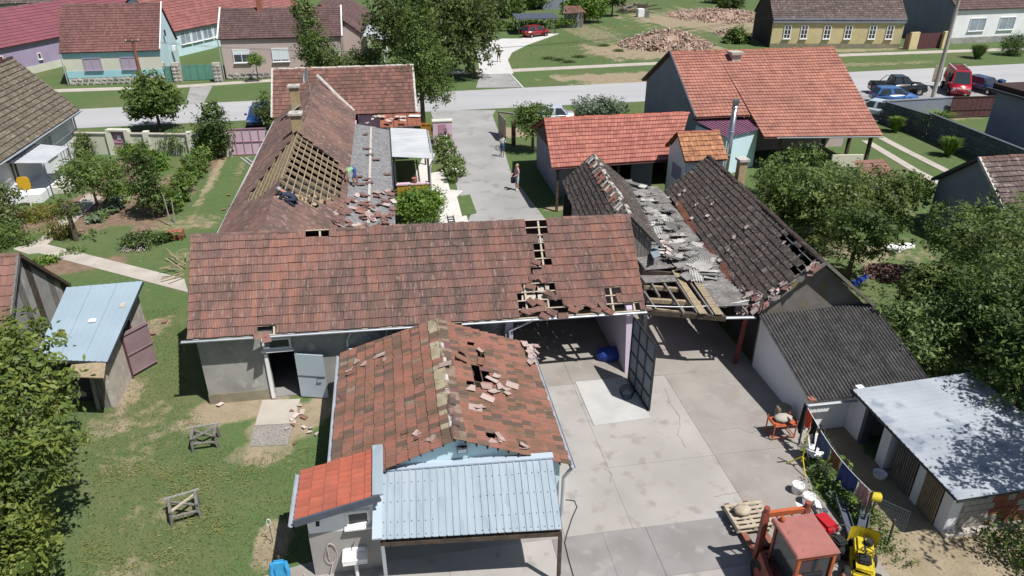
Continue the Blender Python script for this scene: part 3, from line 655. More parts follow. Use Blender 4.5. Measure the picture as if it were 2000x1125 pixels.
# loose tiles lying in the gap and on the eaves
_lt = {}
def loose_tile(P, n, rot, mat, label, group, size=(.23, .38), kind='ribbed', tone=.6, name='loose_tile', broken=False, tilt=0.):
    n = V(n).normalized(); a = n.orthogonal().normalized(); b = n.cross(a)
    e = a*cos(rot)+b*sin(rot); s = n.cross(e)
    if tilt: n2 = (n+e*tilt).normalized(); e = (e-n2*e.dot(n2)).normalized(); n = n2; s = n.cross(e)
    me = tile_mesh(kind, mat, max(0, min(13, int(tone*14))))
    if broken:
        key = (kind, mat, 'b', int(tone*4), random.randrange(3))
        if key not in _lt:
            t_ = me.copy(); c1, c2 = random.uniform(.3, .6), random.uniform(-.5, .5)
            bm = bmesh.new(); bm.from_mesh(t_); bmesh.ops.bisect_plane(bm, geom=bm.verts[:]+bm.edges[:]+bm.faces[:], plane_co=(.5, c1, 0), plane_no=(c2, 1, 0), clear_outer=True); bm.to_mesh(t_); bm.free(); _lt[key] = t_
        me = _lt[key]
    o = bpy.data.objects.new(name, me); C.objects.link(o); w_, l_ = size
    O = V(P)-e*w_/2-s*l_/2
    o.matrix_world = Matrix(((e.x*w_, s.x*l_, n.x, O.x), (e.y*w_, s.y*l_, n.y, O.y), (e.z*w_, s.z*l_, n.z, O.z), (0, 0, 0, 1)))
    return tag(o, label, 'roof tile', group)
for P4 in ([(1019, 560), (1044, 558), (1044, 572), (1019, 573)], [(1050, 558), (1072, 557), (1073, 571), (1050, 571)], [(1019, 576), (1046, 575), (1047, 586), (1019, 588)], [(1050, 574), (1076, 573), (1078, 584), (1051, 586)], [(1043, 535), (1052, 534), (1054, 554), (1044, 555)]):
    nq = (ER-EL).cross(RL-EL).normalized(); pts = []
    for p in P4: d_ = V(ray(*p)); o_ = V((0, 0, CAMH)); pts.append(o_+d_*((EL-nq*.14-o_).dot(nq)/d_.dot(nq)))
    MB().hexa([p-nq*.02 for p in pts[::-1]]+pts[::-1]).build('under_board', 'concrete_path', fb)
cs = orient((EL, ER, RL, RR)); nrm = (cs[1]-cs[0]).cross(cs[2]-cs[0]).normalized()
def onplane(px, py, p0, n, h=0.):
    d_ = V(ray(px, py)); o_ = V((0, 0, CAMH)); return o_+d_*((V(p0)+n*h-o_).dot(n)/d_.dot(n))
for i, (px, py, ro) in enumerate([(1047, 512, .3), (1050, 532, .7), (1058, 545, -.4), (1042, 542, .9), (1066, 548, .4), (1037, 560, .2), (1038, 590, -.2), (1052, 590, 0.1), (1028, 608, .2), (1047, 605, .8), (1062, 600, -.9), (1078, 610, 0), (1100, 617, .6), (1064, 618, .1), (1120, 605, .2), (1112, 595, 0.1), (1130, 598, -.4), (1155, 597, .1), (1165, 605, .4), (1178, 598, -.5), (1190, 608, .1), (1073, 573, .1), (1080, 580, 0)]):
    loose_tile(onplane(px, py, EL, nrm, .07+.03*random.random()), nrm, ro+(pi/2 if False else 0)+random.uniform(-.1, .1), 'tile_barn', ('loose tile slipped down the narrow upper gap of the long barn roof' if py < 556 else 'loose tile lying by the pale boards in the long barn roof' if px < 1085 and py < 600 else 'loose tile stranded on the eave battens above the gateway' if px < 1110 else 'loose tile near the right end of the long barn eave'), 'tiles slipped on the barn roof', tone=random.uniform(.3, .95), tilt=random.uniform(-.15, .15))
for px, py, ro in ((508, 656, .9), (519, 660, -.6)):
    loose_tile(onplane(px, py, EL, nrm, .1), nrm, ro, 'tile_barn', 'tilted red tile hanging over the gutter above the barn door', 'tiles hanging over the door', tone=.7, tilt=.3, size=(.3, .42))

# ================================================================ ANNEX with ridge running away from the yard
an = thing('gabled_outbuilding', 'small gabled outbuilding with mossy red tiles, broken ridge and pale blue gable', 'outbuilding', (.9, 18.8, 0))
uL, uR, uM, v0, v1, ze, zr = -2.45, 4.25, 1.0, 15.3, 22.3, 2.02, 3.38
LS = (V((uL, v1, ze+.05)), V((uL, v0, ze)), V((uM, v1-.35, zr)), V((uM, v0, zr))); RS = (V((uR, v0, ze)), V((uR, v1-.5, ze+.1)), V((uM, v0, zr)), V((uM, v1-.35, zr)))
AH = [[(930, 686), (947, 686), (947, 700), (930, 700)], [(917, 716), (936, 716), (957, 735), (957, 750), (935, 758), (917, 758)], [(908, 672), (919, 672), (919, 683), (908, 683)], [(943, 850), (966, 850), (966, 862), (943, 862)], [(1018, 664), (1055, 664), (1060, 700), (1040, 715), (1022, 700)]]
def ask(px, py, r, q): return any(inpoly(px, py, P) for P in AH)
def atone(mid, rr):
    if abs(mid.x-uM) < .38: return .99 if rr.random() < .55 else rr.uniform(.1, .3)
    t = rr.choice([.1, .16, .3, .36, .42, .46, .5, .52, .58, .66, .7])+rr.uniform(-.05, .05); return .86 if rr.random() < .025 else t
tile_slope(an, LS, 32, 11, 'double', 'tile_annex', 150, ask, seed=11, jit=.018, tone=atone, sag=.03)
tile_slope(an, RS, 32, 11, 'double', 'tile_annex', 150, ask, seed=12, jit=.022, tone=lambda m, r: atone(m, r)-.1*r.random()-.06, sag=.03)
battens(an, LS, 11, 7, 'wood_dark'); battens(an, RS, 11, 7, 'wood_dark')
ridge_caps(an, V((uM, v0, zr)), V((uM+.02, v1-.35, zr)), 'mortar', 21, .07, jit=.04, z=.02, skip=lambda x, y: random.random() < .25)
for i in range(4): ridge_caps(an, V((uM+.05, v0+.1+.5*i, zr+.01)), V((uM+.02+.08*(i % 2), v0+.55+.5*i, zr+.03)), 'tile_brown', 1, .12)
for i in range(19):   # lime-washed first course beside the ridge
    y = v0+.2+i*.35
    if i in (): MB().bar(V((uM+.1, y, zr+.02)), V((uM+.36+.06*random.random(), y+random.uniform(-.05, .05), zr-.08)), .3, .02).build('ridge_tile', 'ridge_lichen', an)
    if i in (10, 14): MB().bar(V((uM-.1, y, zr+.02)), V((uM-.28-.1*random.random(), y+random.uniform(-.05, .05), zr-.06)), .2, .02).build('ridge_tile', 'ridge_lichen' if i % 4 else 'mortar', an)
for x0, x1, y0, y1 in ((uL+.25, uL+.5, v0+.501, v1+.5), (uR-.5, uR-.25, v0+.501, v1-.3)): MB().box(x0, x1, y0, y1, 0, ze-.02).build('wall', 'plaster_paleblue', an)
gable_wall(an, [(uL+.25, v0+.25, 0), (uR-.25, v0+.25, 0), (uR-.25, v0+.25, ze), (uM, v0+.25, zr-.12), (uL+.25, v0+.25, ze)], 'plaster_paleblue', .25, (0, -1, 0))
gable_wall(an, [(uL+.501, v1-.1, 0), (uR-.501, v1-.1, 0), (uR-.501, v1-.1, ze), (uM, v1-.1, zr-.3), (uL+.501, v1-.1, ze)], 'plaster_grey', .2, (0, 1, 0))
MB().box(uL+.51, uR-.51, v0+.6, v1-.4, 1.9, 1.96).build('ceiling', 'interior_shade', an)
gutter(an, (uL-.09, v0, ze), (uL-.09, v1, ze+.05), .065); gutter(an, (uR+.09, v0-.02, ze), (uR+.09, v1-.6, ze+.05), .065)
pipe(an, [(uR+.09, v0+.05, ze-.05), (uR-.15, v0+.15, ze-.5), (uR-.17, v0+.15, .1)], .05)
fl_ = MB().box(uM+.05, uM+.33, v0+.06, v0+.2, zr-.5, zr-.33).build('floodlight', 'dark_grey', an)
put2(MB().quad((uM+.07, v0+.055, zr-.48), (uM+.31, v0+.055, zr-.48), (uM+.31, v0+.055, zr-.35), (uM+.07, v0+.055, zr-.35)).build('lens', 'glass_light'), fl_, an)
nL = (V(LS[1])-V(LS[0])).cross(V(LS[2])-V(LS[0])).normalized(); nR = (V(RS[1])-V(RS[0])).cross(V(RS[2])-V(RS[0])).normalized()
for (px, py) in [(684, 720), (716, 708), (745, 704), (748, 712), (828, 735), (792, 839), (820, 842), (806, 858), (818, 862), (838, 856), (745, 876), (700, 703), (870, 712), (688, 732), (741, 695), (664, 779)]:
    loose_tile(onplane(px, py, LS[0], nL, .07), nL, random.uniform(0, 6), random.choice(['tile_annex', 'tile_chip', 'tile_chip']), ('broken tile piece low on the left annex slope near the wash house' if py > 800 else 'broken tile piece high on the left annex slope'), 'tile pieces on the left annex slope', kind='flat', tone=random.uniform(.35, .8), broken=random.random() < .6, tilt=random.uniform(-.2, .2), size=(.24, .42))
for (px, py) in [(902, 700), (908, 690), (940, 706), (960, 742), (968, 738), (972, 756), (985, 765), (990, 758), (1000, 753), (928, 797), (936, 795), (952, 778), (975, 853), (985, 862), (1018, 878), (1028, 874), (1035, 680), (1043, 676), (1038, 690), (1048, 685), (1030, 695), (1040, 702), (1025, 672), (1033, 710), (1046, 697), (960, 868), (915, 757), (950, 755), (965, 765), (940, 683)]:
    loose_tile(onplane(px, py, RS[0], nR, .07+.05*(px > 1020)), nR, random.uniform(0, 6), random.choice(['tile_annex', 'tile_chip', 'tile_chip']), ('broken tile piece heaped at the far right corner of the small gabled roof' if px > 1015 and py < 720 else 'broken tile piece near the gable edge of the right annex slope' if py > 845 else 'broken tile piece around the holes of the right annex slope'), 'tile pieces on the right annex slope', kind='flat', tone=random.uniform(.3, .8), broken=random.random() < .6, tilt=random.uniform(-.35, .35), size=(.24, .42))

# ---------------------------------------------------------------- wash house + metal lean-to
oh = thing('wash_house', 'small white wash house with new red tile roof and grey dado', 'outbuilding', (-2.2, 15.2, 0))
x0, x1, y0, y1 = -3.0, -1.22, 14.42, 16.0
zl, zrr = 2.33, 2.86
rc = (V((-3.22, 15.98, zl)), V((-3.22, 14.08, zl)), V((-1.06, 15.98, zrr)), V((-1.06, 14.08, zrr)))
tile_slope(oh, rc, 9, 6, 'flat', 'tile_new', 60, seed=21, jit=.004, sag=.004)
MB().hexa([tuple(rc[1]+V((0, 0, -.14))), tuple(rc[3]+V((0, 0, -.14))), tuple(rc[2]+V((0, 0, -.14))), tuple(rc[0]+V((0, 0, -.14))), tuple(rc[1]), tuple(rc[3]), tuple(rc[2]), tuple(rc[0])]).build('roof_deck', 'zinc', oh)
MB().bar(rc[1]+V((-.02, -.04, .02)), rc[3]+V((.02, -.04, .02)), .06, .2).build('verge_trim', 'dark_bluegrey', oh)
gutter(oh, rc[0]+V((-.1, 0, -.02)), rc[1]+V((-.1, -.05, -.02)), .07)
MB().hexa([(x0, y0, 0), (x1, y0, 0), (x1, y1, 0), (x0, y1, 0), (x0, y0, zl-.1), (x1, y0, zrr-.2), (x1, y1, zrr-.2), (x0, y1, zl-.1)]).build('wall', 'plaster_white', oh)
MB().box(x0-.015, x1+.012, y0-.015, y0-.001, .02, 1.55).build('dado', 'concrete', oh)
MB().box(x0-.016, x0-.001, y0, y1, .02, 1.55).build('dado', 'concrete', oh)
window(oh, (-2.0, y0-.02, 1.72), (1, 0, 0), .62, .5, (0, -1, 0), 'white_paint', 'glass', 0)
MB().bar((x1+.12, 14.1, zrr+.06), (x1+.12, 16.05, zrr+.06), .28, .06).build('flashing', 'metal_bluegrey', oh)
lp = MB().tube([(-2.72, y0-.05, 2.02), (-2.72, y0-.14, 1.93)], .05, 8).build('wall_lamp', 'black_metal', oh)
sk = thing('wash_basin', 'white wash basin fixed to the grey wall of the wash house', 'basin', (-1.9, 14.2, .6))
m = MB(); m.box(-2.2, -1.55, 13.95, 14.4, .72, .78); m.box(-2.2, -2.15, 13.95, 14.4, .78, .9); m.box(-1.6, -1.55, 13.95, 14.4, .78, .9); m.box(-2.15, -1.6, 13.95, 14.0, .78, .9); m.box(-2.15, -1.6, 14.33, 14.4, .78, .92); m.build('bowl', 'white_paint', sk, bevel=.012)
MB().tube([(-1.88, 14.15, .72), (-1.88, 14.15, .1)], .05, 8).build('waste_pipe', 'white_paint', sk); MB().tube([(-1.88, 14.395, .95), (-1.88, 14.34, 1.15), (-1.88, 14.22, 1.12)], .014, 6).build('tap', 'steel', sk)
hs = MB()
pts = [V((-2.45+.05*sin(k), y0-.06, 1.15-.02*k)) for k in range(3)]
for cx, ph in ((-2.5, .4),):
    hs.tube([V((cx+(.12+.05*sin(k*.37))*cos(2*pi*k/26+ph), y0-.05-.03*sin(k*.21), .78+(.36+.06*sin(k*.23))*sin(2*pi*k/26+ph))) for k in range(66)], .008, 5)
hs.tube([V((-2.5, y0-.05, .5)), V((-2.6, y0-.15, .12)), V((-2.9, y0-.3, .06)), V((-3.2, y0-.2, .06)), V((-3.35, y0+.1, .06))], .016, 5)
hs.build('garden_hose', 'plaster_beige', label='pale garden hose coiled on the grey wall beside the wash basin', cat='hose')
lt = thing('metal_leanto', 'pale blue trapezoid sheet lean-to roof over the shaded bay', 'lean-to', (1.3, 14.3, 0))
mc = (V((-1.12, 13.36, 2.14)), V((3.48, 12.95, 2.14)), V((-1.05, 15.5, 2.5)), V((3.72, 15.25, 2.5)))
for i in range(5):
    a, b = i/5, (i+1)/5+.006
    cc = (bil(mc, a, 0), bil(mc, min(b, 1), 0), bil(mc, a, 1), bil(mc, min(b, 1), 1)); corrugated(lt, cc, 5, 'metal_bluegrey', .027, 'roof_sheet', trap=True)
sc_ = MB()
for i in range(26):
    for b_ in (.04, .22, .5, .78): p = bil(mc, (i+.5)/26, b_+.01*random.random()); sc_.box(p.x-.012, p.x+.012, p.y-.012, p.y+.012, p.z, p.z+.012)
sc_.build('screws', 'dark_grey', lt, kind='stuff')
MB().bar(mc[2]+V((0, .02, .05)), mc[3]+V((0, .02, .05)), .22, .05).build('flashing', 'metal_pale', lt)
MB().bar(mc[0]+V((-.06, 0, .03)), mc[2]+V((-.06, 0, .03)), .25, .05).build('flashing', 'metal_pale', lt)
for k in (.02, .35, .68, .98): MB().bar(bil(mc, k, .02)-V((0, 0, .12)), bil(mc, k, .99)-V((0, 0, .12)), .06, .12).build('rafter', 'wood_dark', lt)
MB().bar(mc[0]+V((0, .1, -.24)), mc[1]+V((0, .1, -.24)), .1, .14).build('beam', 'wood_dark', lt)
for k in (.01, .99): p = bil(mc, k, .04); MB().bar((p.x, p.y, 0), (p.x, p.y, p.z-.3), .09, .09).build('post', 'zinc' if k < .5 else 'wood_dark', lt)
# ================================================================ LONG HOUSE behind the barn, roof half stripped
lh = thing('long_house', 'long house with brown tile roof torn open to the battens along the ridge', 'house', (-4.5, 43, 0))
va, vb = 26.5, 56.2
uE, zE, uR_, zR_, uT, zT, uS, zS = -8.25, 3.0, -5.3, 5.2, -2.62, 3.2, -.25, 2.62
LSl = (V((uE, vb, zE)), V((uE, va, zE)), V((uR_, vb, zR_)), V((uR_, va, zR_)))
RSl = (V((uT, va, zT)), V((uT, vb-1.5, zT)), V((uR_, va, zR_)), V((uR_, vb-1.5, zR_)))
LH = [[(577, 258), (664, 322), (672, 372), (660, 386), (634, 402), (612, 412), (592, 398), (560, 392), (538, 404)], [(580, 262), (548, 298), (515, 345), (481, 393), (503, 395), (536, 362), (555, 338), (570, 300)]]
def lsk(px, py, r, q): return any(inpoly(px, py, P) for P in LH)
def lclip(m): return not (m.y > 53.2 and m.z < 3.15+(m.y-53.1)*.646-.05)
tile_slope(lh, LSl, 128, 11, 'flat', 'tile_brown', 120, lsk, seed=31, jit=.015, sag=.03)
tile_slope(lh, RSl, 122, 10, 'flat', 'tile_brown', 180, lsk, seed=32, jit=.015, sag=.03, clip=lclip)
sub = (V((uT, 31.5, zT)), V((uT, 46, zT)), V((uR_, 31.5, zR_)), V((uR_, 46, zR_))); battens(lh, sub, 10, 15, 'wood_new')
sub = (V((uE, 45, zE)), V((uE, 33, zE)), V((uR_, 45, zR_)), V((uR_, 33, zR_))); battens(lh, sub, 11, 13, 'wood_new')
ridge_caps(lh, V((uR_, 30.9, zR_)), V((uR_, vb-.6, zR_)), 'tile_brown', 58, .12, lambda x, y: 255 < y < 415)
MB().box(uE+.66, uT-.31, 30.51, vb-3, 2.2, 2.3).build('attic_floor', 'interior_shade', lh)  # floor coloured near-black to stand in for the attic's shade
rb = MB()
for i in range(420):
    yy = random.uniform(31.2, 38.5); rb.blob((random.uniform(uE+1.2, uT-.6), yy, 2.36+random.random()**2*.9*(1-(yy-31)/10)), (random.uniform(.06, .2), random.uniform(.06, .2), random.uniform(.04, .1)), 4, .35)
rb.build('attic_rubble', 'tan_rubble', lh, kind='stuff')
for x0, x1, y0, y1, h in ((uE+.35, uE+.65, 30.2, vb-2, zE), (uE+.651, -.6, 30.2, 30.5, 2.6), (-2.9, -2.6, 30.501, vb-3, 2.74)): MB().box(x0, x1, y0, y1, 0, h-.03).build('wall', 'plaster_pink', lh)
gutter(lh, (uE-.08, va, zE-.02), (uE-.08, vb-3.2, zE-.02), .07, 'metal_white')
for (px, py, hh) in ((573, 166, 1.1), (577, 219, .95)):
    p = gp(px, py, 6.15); hh = p.z-5.25-.12
    ch = MB().box(p.x-.28, p.x+.28, p.y-.28, p.y+.28, 4.2, 5.25+hh).build('chimney', 'brick_yellow', lh)
    mm = MB(); mm.box(p.x-.38, p.x+.38, p.y-.38, p.y-.12, 5.25+hh, 5.37+hh); mm.box(p.x-.38, p.x+.38, p.y+.12, p.y+.38, 5.25+hh, 5.37+hh); mm.box(p.x-.38, p.x-.16, p.y-.119, p.y+.119, 5.25+hh, 5.37+hh); mm.box(p.x+.16, p.x+.38, p.y-.119, p.y+.119, 5.25+hh, 5.37+hh)
    put2(mm.build('chimney_cap', 'mortar'), ch, lh)
    put2(MB().bar((p.x+.3, p.y-.5, 4.95), (p.x-.6, p.y-.5, 4.35), .5, .02).build('flashing', 'zinc'), ch, lh)
# slate strip and white metal porch
SL = (V((uS, 29.9, zS)), V((uS, 50.3, zS)), V((uT-.05, 29.9, zT)), V((uT-.05, 50.3, zT)))
for i in range(16):
    for j in range(2):
        cc = (bil(SL, i/16, j/2), bil(SL, (i+1)/16, j/2), bil(SL, i/16, (j+1.05)/2), bil(SL, (i+1)/16, (j+1.05)/2)); corrugated(lh, cc, 9, 'slate_grey', .025, 'slate_sheet')
MB().bar(bil(SL, .12, .52)+V((0, 0, .07)), bil(SL, .99, .52)+V((0, 0, .07)), .14, .04).build('seam_strip', 'mortar', lh)
MB().bar(bil(SL, .3, 0)+V((.02, 0, .02)), bil(SL, 1, 0)+V((.02, 0, .02)), .05, .16).build('fascia', 'dark_grey', lh)
nS = (SL[1]-SL[0]).cross(SL[2]-SL[0]).normalized(); nRs = (V(RSl[1])-V(RSl[0])).cross(V(RSl[2])-V(RSl[0])).normalized()
rr = random.Random(5)
for i in range(95):
    px, py = rr.uniform(652, 770), rr.uniform(372, 444)
    if py < 380+(700-px)*.35: continue
    p = onplane(px, py, SL[0], nS, .06+.09*rr.random())
    if p.x < uT: p = onplane(px, py, RSl[0], nRs, .08+.06*rr.random()); nn = nRs
    else: nn = nS
    loose_tile(p, nn, rr.uniform(0, 6), rr.choice(['tile_wing', 'tile_wing', 'tile_chip']), ('stripped reddish tile piled beside the white seam on the grey porch roof' if px > 722 else 'stripped reddish tile piled at the foot of the torn roof slope'), 'stripped tiles piled on the porch roof', kind='flat', tone=rr.uniform(.2, .99), tilt=rr.uniform(-.3, .3), size=(.26, .40))
for (px, py) in ((716, 290), (722, 302), (716, 350), (722, 357), (714, 262), (757, 340), (735, 312), (700, 345), (705, 360)):
    loose_tile(onplane(px, py, SL[0], nS, .08), nS, 1.4+rr.uniform(-.3, .3), 'tile_brown', 'single dark tile lying on the slate coloured roof strip', 'single tiles on the slate strip', kind='flat', tone=.3, size=(.26, .5))
pm = (V((2.2, 43.9, 2.42)), V((2.3, 50.6, 2.5)), V((-.2, 43.9, 2.66)), V((-.2, 50.6, 2.72)))
for i in range(3):
    cc = (bil(pm, i/3, 0), bil(pm, (i+1)/3+.004, 0), bil(pm, i/3, 1), bil(pm, (i+1)/3+.004, 1)); corrugated(lh, cc, 6, 'metal_white', .02, 'porch_sheet', trap=True)
for p in ((2.0, 44.1), (2.1, 50.2), (-.1, 44.1)): MB().bar((p[0], p[1], .05), (p[0], p[1], 2.4), .12, .12).build('porch_post', 'dark_grey', lh)
pipe(lh, [(2.35, 44., 2.4), (2.2, 43.9, 2.1), (2.1, 44, 1.9), (2.1, 44, .1)], .05)
gutter(lh, (2.32, 43.8, 2.38), (2.42, 50.7, 2.44), .06)
MB().box(-.05, 1.95, 44.0, 44.25, .06, .75).build('porch_parapet', 'ochre', lh); MB().box(-.1, 2.0, 43.95, 44.3, .751, .83).build('parapet_cap', 'plaster_pink', lh)
MB().box(-2.59, -2.4, 43, 50.3, .05, 2.6).build('wall', 'interior_shade', lh)
br_ = (V((2.0, 50.9, 2.75)), V((2.05, 53.2, 3.05)), V((-.9, 50.9, 2.8)), V((-.9, 53.2, 3.1)))
for i, mt in ((0, 'metal_rust'), (1, 'metal_rust'), (2, 'metal_rust')):
    cc = (V((-.9+i*.98, 50.8, 2.72)), V((.07+i*.98, 50.8, 2.72)), V((-.9+i*.98, 53.3, 3.12)), V((.07+i*.98, 53.3, 3.12))); corrugated(lh, cc, 3, mt, .02, 'roof_sheet', trap=True)
MB().bar((1.2, 52.5, 3.06), (2.0, 52.3, 3.06), .5, .03).build('patch_sheet', 'white_paint', lh)
for i in range(12):
    loose_tile((random.uniform(-2.2, .9), random.uniform(50.6, 53.2), 3.1+.05*random.random()), (0, -.1, 1), random.uniform(0, 6), 'tile_chip', 'broken pink tile lying in the roof valley by the rusty sheets', 'tiles in the roof valley', kind='flat', tone=.8, size=(.3, .45), broken=i % 2 == 0)
vm = MB(); vm.tube([(uR_, 56.4, 5.35), (-4.5, 55.3, 4.75), (-3.7, 54.3, 4.1), (-2.7, 53.4, 3.3)], .13, 6); vm.build('valley_mortar', 'mortar', lh)
sd = thing('satellite_dish', 'white satellite dish on the ridge of the long house', 'dish', (-5.5, 55.6, 5.3))
dm = MB(); vs = []; fs = []; cN = gp(599, 148, 6.3); dn = V((-.9, -.25, .3)).normalized(); da = dn.orthogonal().normalized(); db = dn.cross(da)
for ri, rad in enumerate((0, .2, .4, .55)):
    for k in range(14): vs.append(cN+dn*(rad*rad*.35)+(da*cos(2*pi*k/14)+db*sin(2*pi*k/14))*rad*(.95))
for ri in range(3): fs += [(ri*14+k, ri*14+(k+1) % 14, (ri+1)*14+(k+1) % 14, (ri+1)*14+k) for k in range(14)]
dm.add(vs, fs); dm.build('reflector', 'white_paint', sd, smooth=True); MB().tube([cN, cN+V((.05, .1, -.5)), V((cN.x+.1, cN.y+.1, 5.1))], .03, 6).build('mast', 'zinc', sd); MB().tube([cN-dn*.02, cN+dn*.6], .015, 5).build('feed_arm', 'zinc', sd)

# street wing of the long house
sw = thing('street_wing', 'street-side wing with short red-brown tile roof and white verge', 'house', (-3.3, 57, 0))
W1 = (V((-8.45, 53.1, 3.12)), V((1.72, 53.1, 3.12)), V((-8.5, 57.1, 5.8)), V((1.78, 57.1, 5.8)))
tile_slope(sw, W1, 46, 13, 'ribbed', 'tile_wing', 0, None, seed=41, tone=lambda m, r: r.random()*.8+.15)
step_slope(sw, (V((-8.5, 61, 3.2)), V((1.8, 61, 3.2)), W1[2], W1[3]), 46, 13, 'tile_maroon')
ridge_caps(sw, W1[2], W1[3], 'mortar', 26, .12)
MB().bar(W1[1]+V((.06, 0, .05)), W1[3]+V((.06, 0, .05)), .14, .06).build('verge', 'mortar', sw); MB().bar(W1[0]+V((-.05, 0, .06)), W1[2]+V((-.05, 0, .06)), .14, .06).build('verge', 'mortar', sw)
gable_wall(sw, [(1.5, 53.5, 0), (1.5, 60.6, 0), (1.5, 60.6, 3.1), (1.5, 57.1, 5.6), (1.5, 53.5, 3.05)], 'plaster_pink', .3, (1, 0, 0)); gable_wall(sw, [(-8.2, 53.5, 0), (-8.2, 60.6, 0), (-8.2, 60.6, 3.1), (-8.2, 57.1, 5.6), (-8.2, 53.5, 3.05)], 'plaster_pink', .3, (-1, 0, 0))
MB().box(-7.89, 1.19, 60.3, 60.6, 0, 3.1).build('wall', 'plaster_pink', sw); MB().box(-2.5, 1.19, 53.5, 53.8, 0, 3.0).build('wall', 'plaster_pink', sw); MB().box(-7.89, -5.6, 53.5, 53.8, 0, 3.0).build('wall', 'plaster_pink', sw)

# ================================================================ RIGHT-HAND BARNS
b1 = thing('narrow_barn', 'narrow barn with dark mossy tile roof and crumbling pale ridge', 'barn', (10.3, 32, 0))
a_rf, a_rn = V((10.58, 36.4, 4.5)), V((9.78, 27.5, 4.6)); a_lf, a_ln = V((9.15, 37.2, 2.75)), V((8.05, 27.5, 2.85)); a_gf, a_gn = V((12.5, 36.2, 2.9)), V((11.25, 27.5, 3.05))
def b1tone(m, rr):
    k = (m-a_rf).cross((a_rn-a_rf).normalized()).length
    return .95 if k < .33+.25*rr.random() else rr.random()*.7
tile_slope(b1, (a_lf, a_ln, a_rf, a_rn), 36, 9, 'roll', 'tile_dark', 160, seed=51, jit=.03, tone=b1tone, sag=.04)
tile_slope(b1, (a_gn, a_gf, a_rn, a_rf), 36, 8, 'roll', 'tile_dark', 0, seed=52, jit=.02, tone=lambda m, r: .5+r.random()*.35)
battens(b1, (a_lf, a_ln, a_rf, a_rn), 9, 10, 'wood_grey'); ridge_caps(b1, a_rn, a_rf, 'mortar', 26, .1, jit=.06)
for i in range(26):
    p = a_rn+(a_rf-a_rn)*(i+.5)/26; dvec = V((-1, 0, -.98)).normalized()
    MB().bar(p+dvec*.12+V((0, 0, .06)), p+dvec*random.uniform(.4, .65)+V((0, random.uniform(-.1, .1), .08)), random.uniform(.12, .2), .04, (1, 0, 1)).build('ridge_mortar', random.choice(['mortar', 'mortar', 'tile_dark', 'brick']), b1)
for p, qv in ((a_ln, a_lf), (a_gn, a_gf)):
    sgn = 1 if p.x < 10 else -1
    MB().hexa([(p.x+.3*sgn, p.y+.3, 0), (p.x+.5*sgn, p.y+.3, 0), (qv.x+.5*sgn, qv.y-.4, 0), (qv.x+.3*sgn, qv.y-.4, 0), (p.x+.3*sgn, p.y+.3, p.z+.1), (p.x+.5*sgn, p.y+.3, p.z+.2), (qv.x+.5*sgn, qv.y-.4, qv.z+.2), (qv.x+.3*sgn, qv.y-.4, qv.z+.1)]).build('wall', 'plaster_grey', b1)
for k in range(16):
    t0, t1 = k/16, (k+.93)/16; x0, x1 = a_ln.x+.35+(a_gn.x-a_ln.x-.7)*t0, a_ln.x+.35+(a_gn.x-a_ln.x-.7)*t1
    def zt(x): return (a_ln.z+(a_rn.z-a_ln.z)*(x-a_ln.x)/(a_rn.x-a_ln.x) if x < a_rn.x else a_gn.z+(a_rn.z-a_gn.z)*(a_gn.x-x)/(a_gn.x-a_rn.x))-.1
    MB().hexa([(x0, 27.62, 2.4), (x1, 27.62, 2.4), (x1, 27.66, 2.4), (x0, 27.66, 2.4), (x0, 27.62, zt(x0)), (x1, 27.62, zt(x1)), (x1, 27.66, zt(x1)), (x0, 27.66, zt(x0))]).build('plank', 'wood_grey', b1)
MB().bar(a_rn+V((0, -.05, 0)), a_gn+V((.1, -.05, -.08)), .1, .12).build('verge', 'wood_grey', b1)

b2 = thing('dark_tile_barn', 'large barn with near-black mossy tile roof, gaps by its grey gable', 'barn', (15.5, 28.5, 0))
c_rf, c_rn, c_lf, c_ln = V((16.62, 35.2, 4.5)), V((15.42, 21.75, 4.52)), V((14.45, 35.4, 2.6)), V((13.15, 21.95, 2.55))
c_ff, c_fn = V((18.8, 35, 2.6)), V((17.85, 21.75, 2.55))
BH = [[(1522, 466), (1545, 448), (1616, 508), (1592, 528), (1560, 500)], [(1546, 526), (1574, 518), (1582, 532), (1552, 545)], [(1443, 592), (1490, 598), (1480, 612), (1440, 606)], [(1455, 442), (1463, 440), (1464, 448), (1456, 449)]]
def b2skip(px, py, r, q): return any(inpoly(px, py, P) for P in BH) and random.random() < .93
tile_slope(b2, (c_lf, c_ln, c_rf, c_rn), 56, 11, 'roll', 'tile_dark', 300, b2skip, seed=61, jit=.016, tone=lambda m, r: .95 if r.random() < .03 else r.random()*.72, sag=.05)
step_slope(b2, (c_fn, c_ff, c_rn, c_rf), 56, 11, 'tile_old')
battens(b2, (c_lf, c_ln, c_rf, c_rn), 11, 14, 'wood_grey'); ridge_caps(b2, c_rn, c_rf, 'tile_old', 40, .13)
gable_wall(b2, [(13.5, 22.05, 0), (17.7, 22.05, 0), (17.7, 22.05, 2.45), (15.45, 22.05, 4.42), (13.5, 22.05, 2.55)], 'gable_render', .25, (0, -1, 0))
for p, qv in ((c_ln, c_rn), (c_fn, c_rn)): MB().bar(p+V((0, .08, .02)), qv+V((0, .08, .05)), .34, .1, (0, 0, 1)).build('verge', 'gable_render', b2)
MB().hexa([(13.6, 22.31, 0), (13.8, 22.31, 0), (14.9, 35.2, 0), (14.7, 35.2, 0), (13.6, 22.31, 2.5), (13.8, 22.31, 2.55), (14.9, 35.2, 2.6), (14.7, 35.2, 2.55)]).build('wall', 'interior_shade', b2)
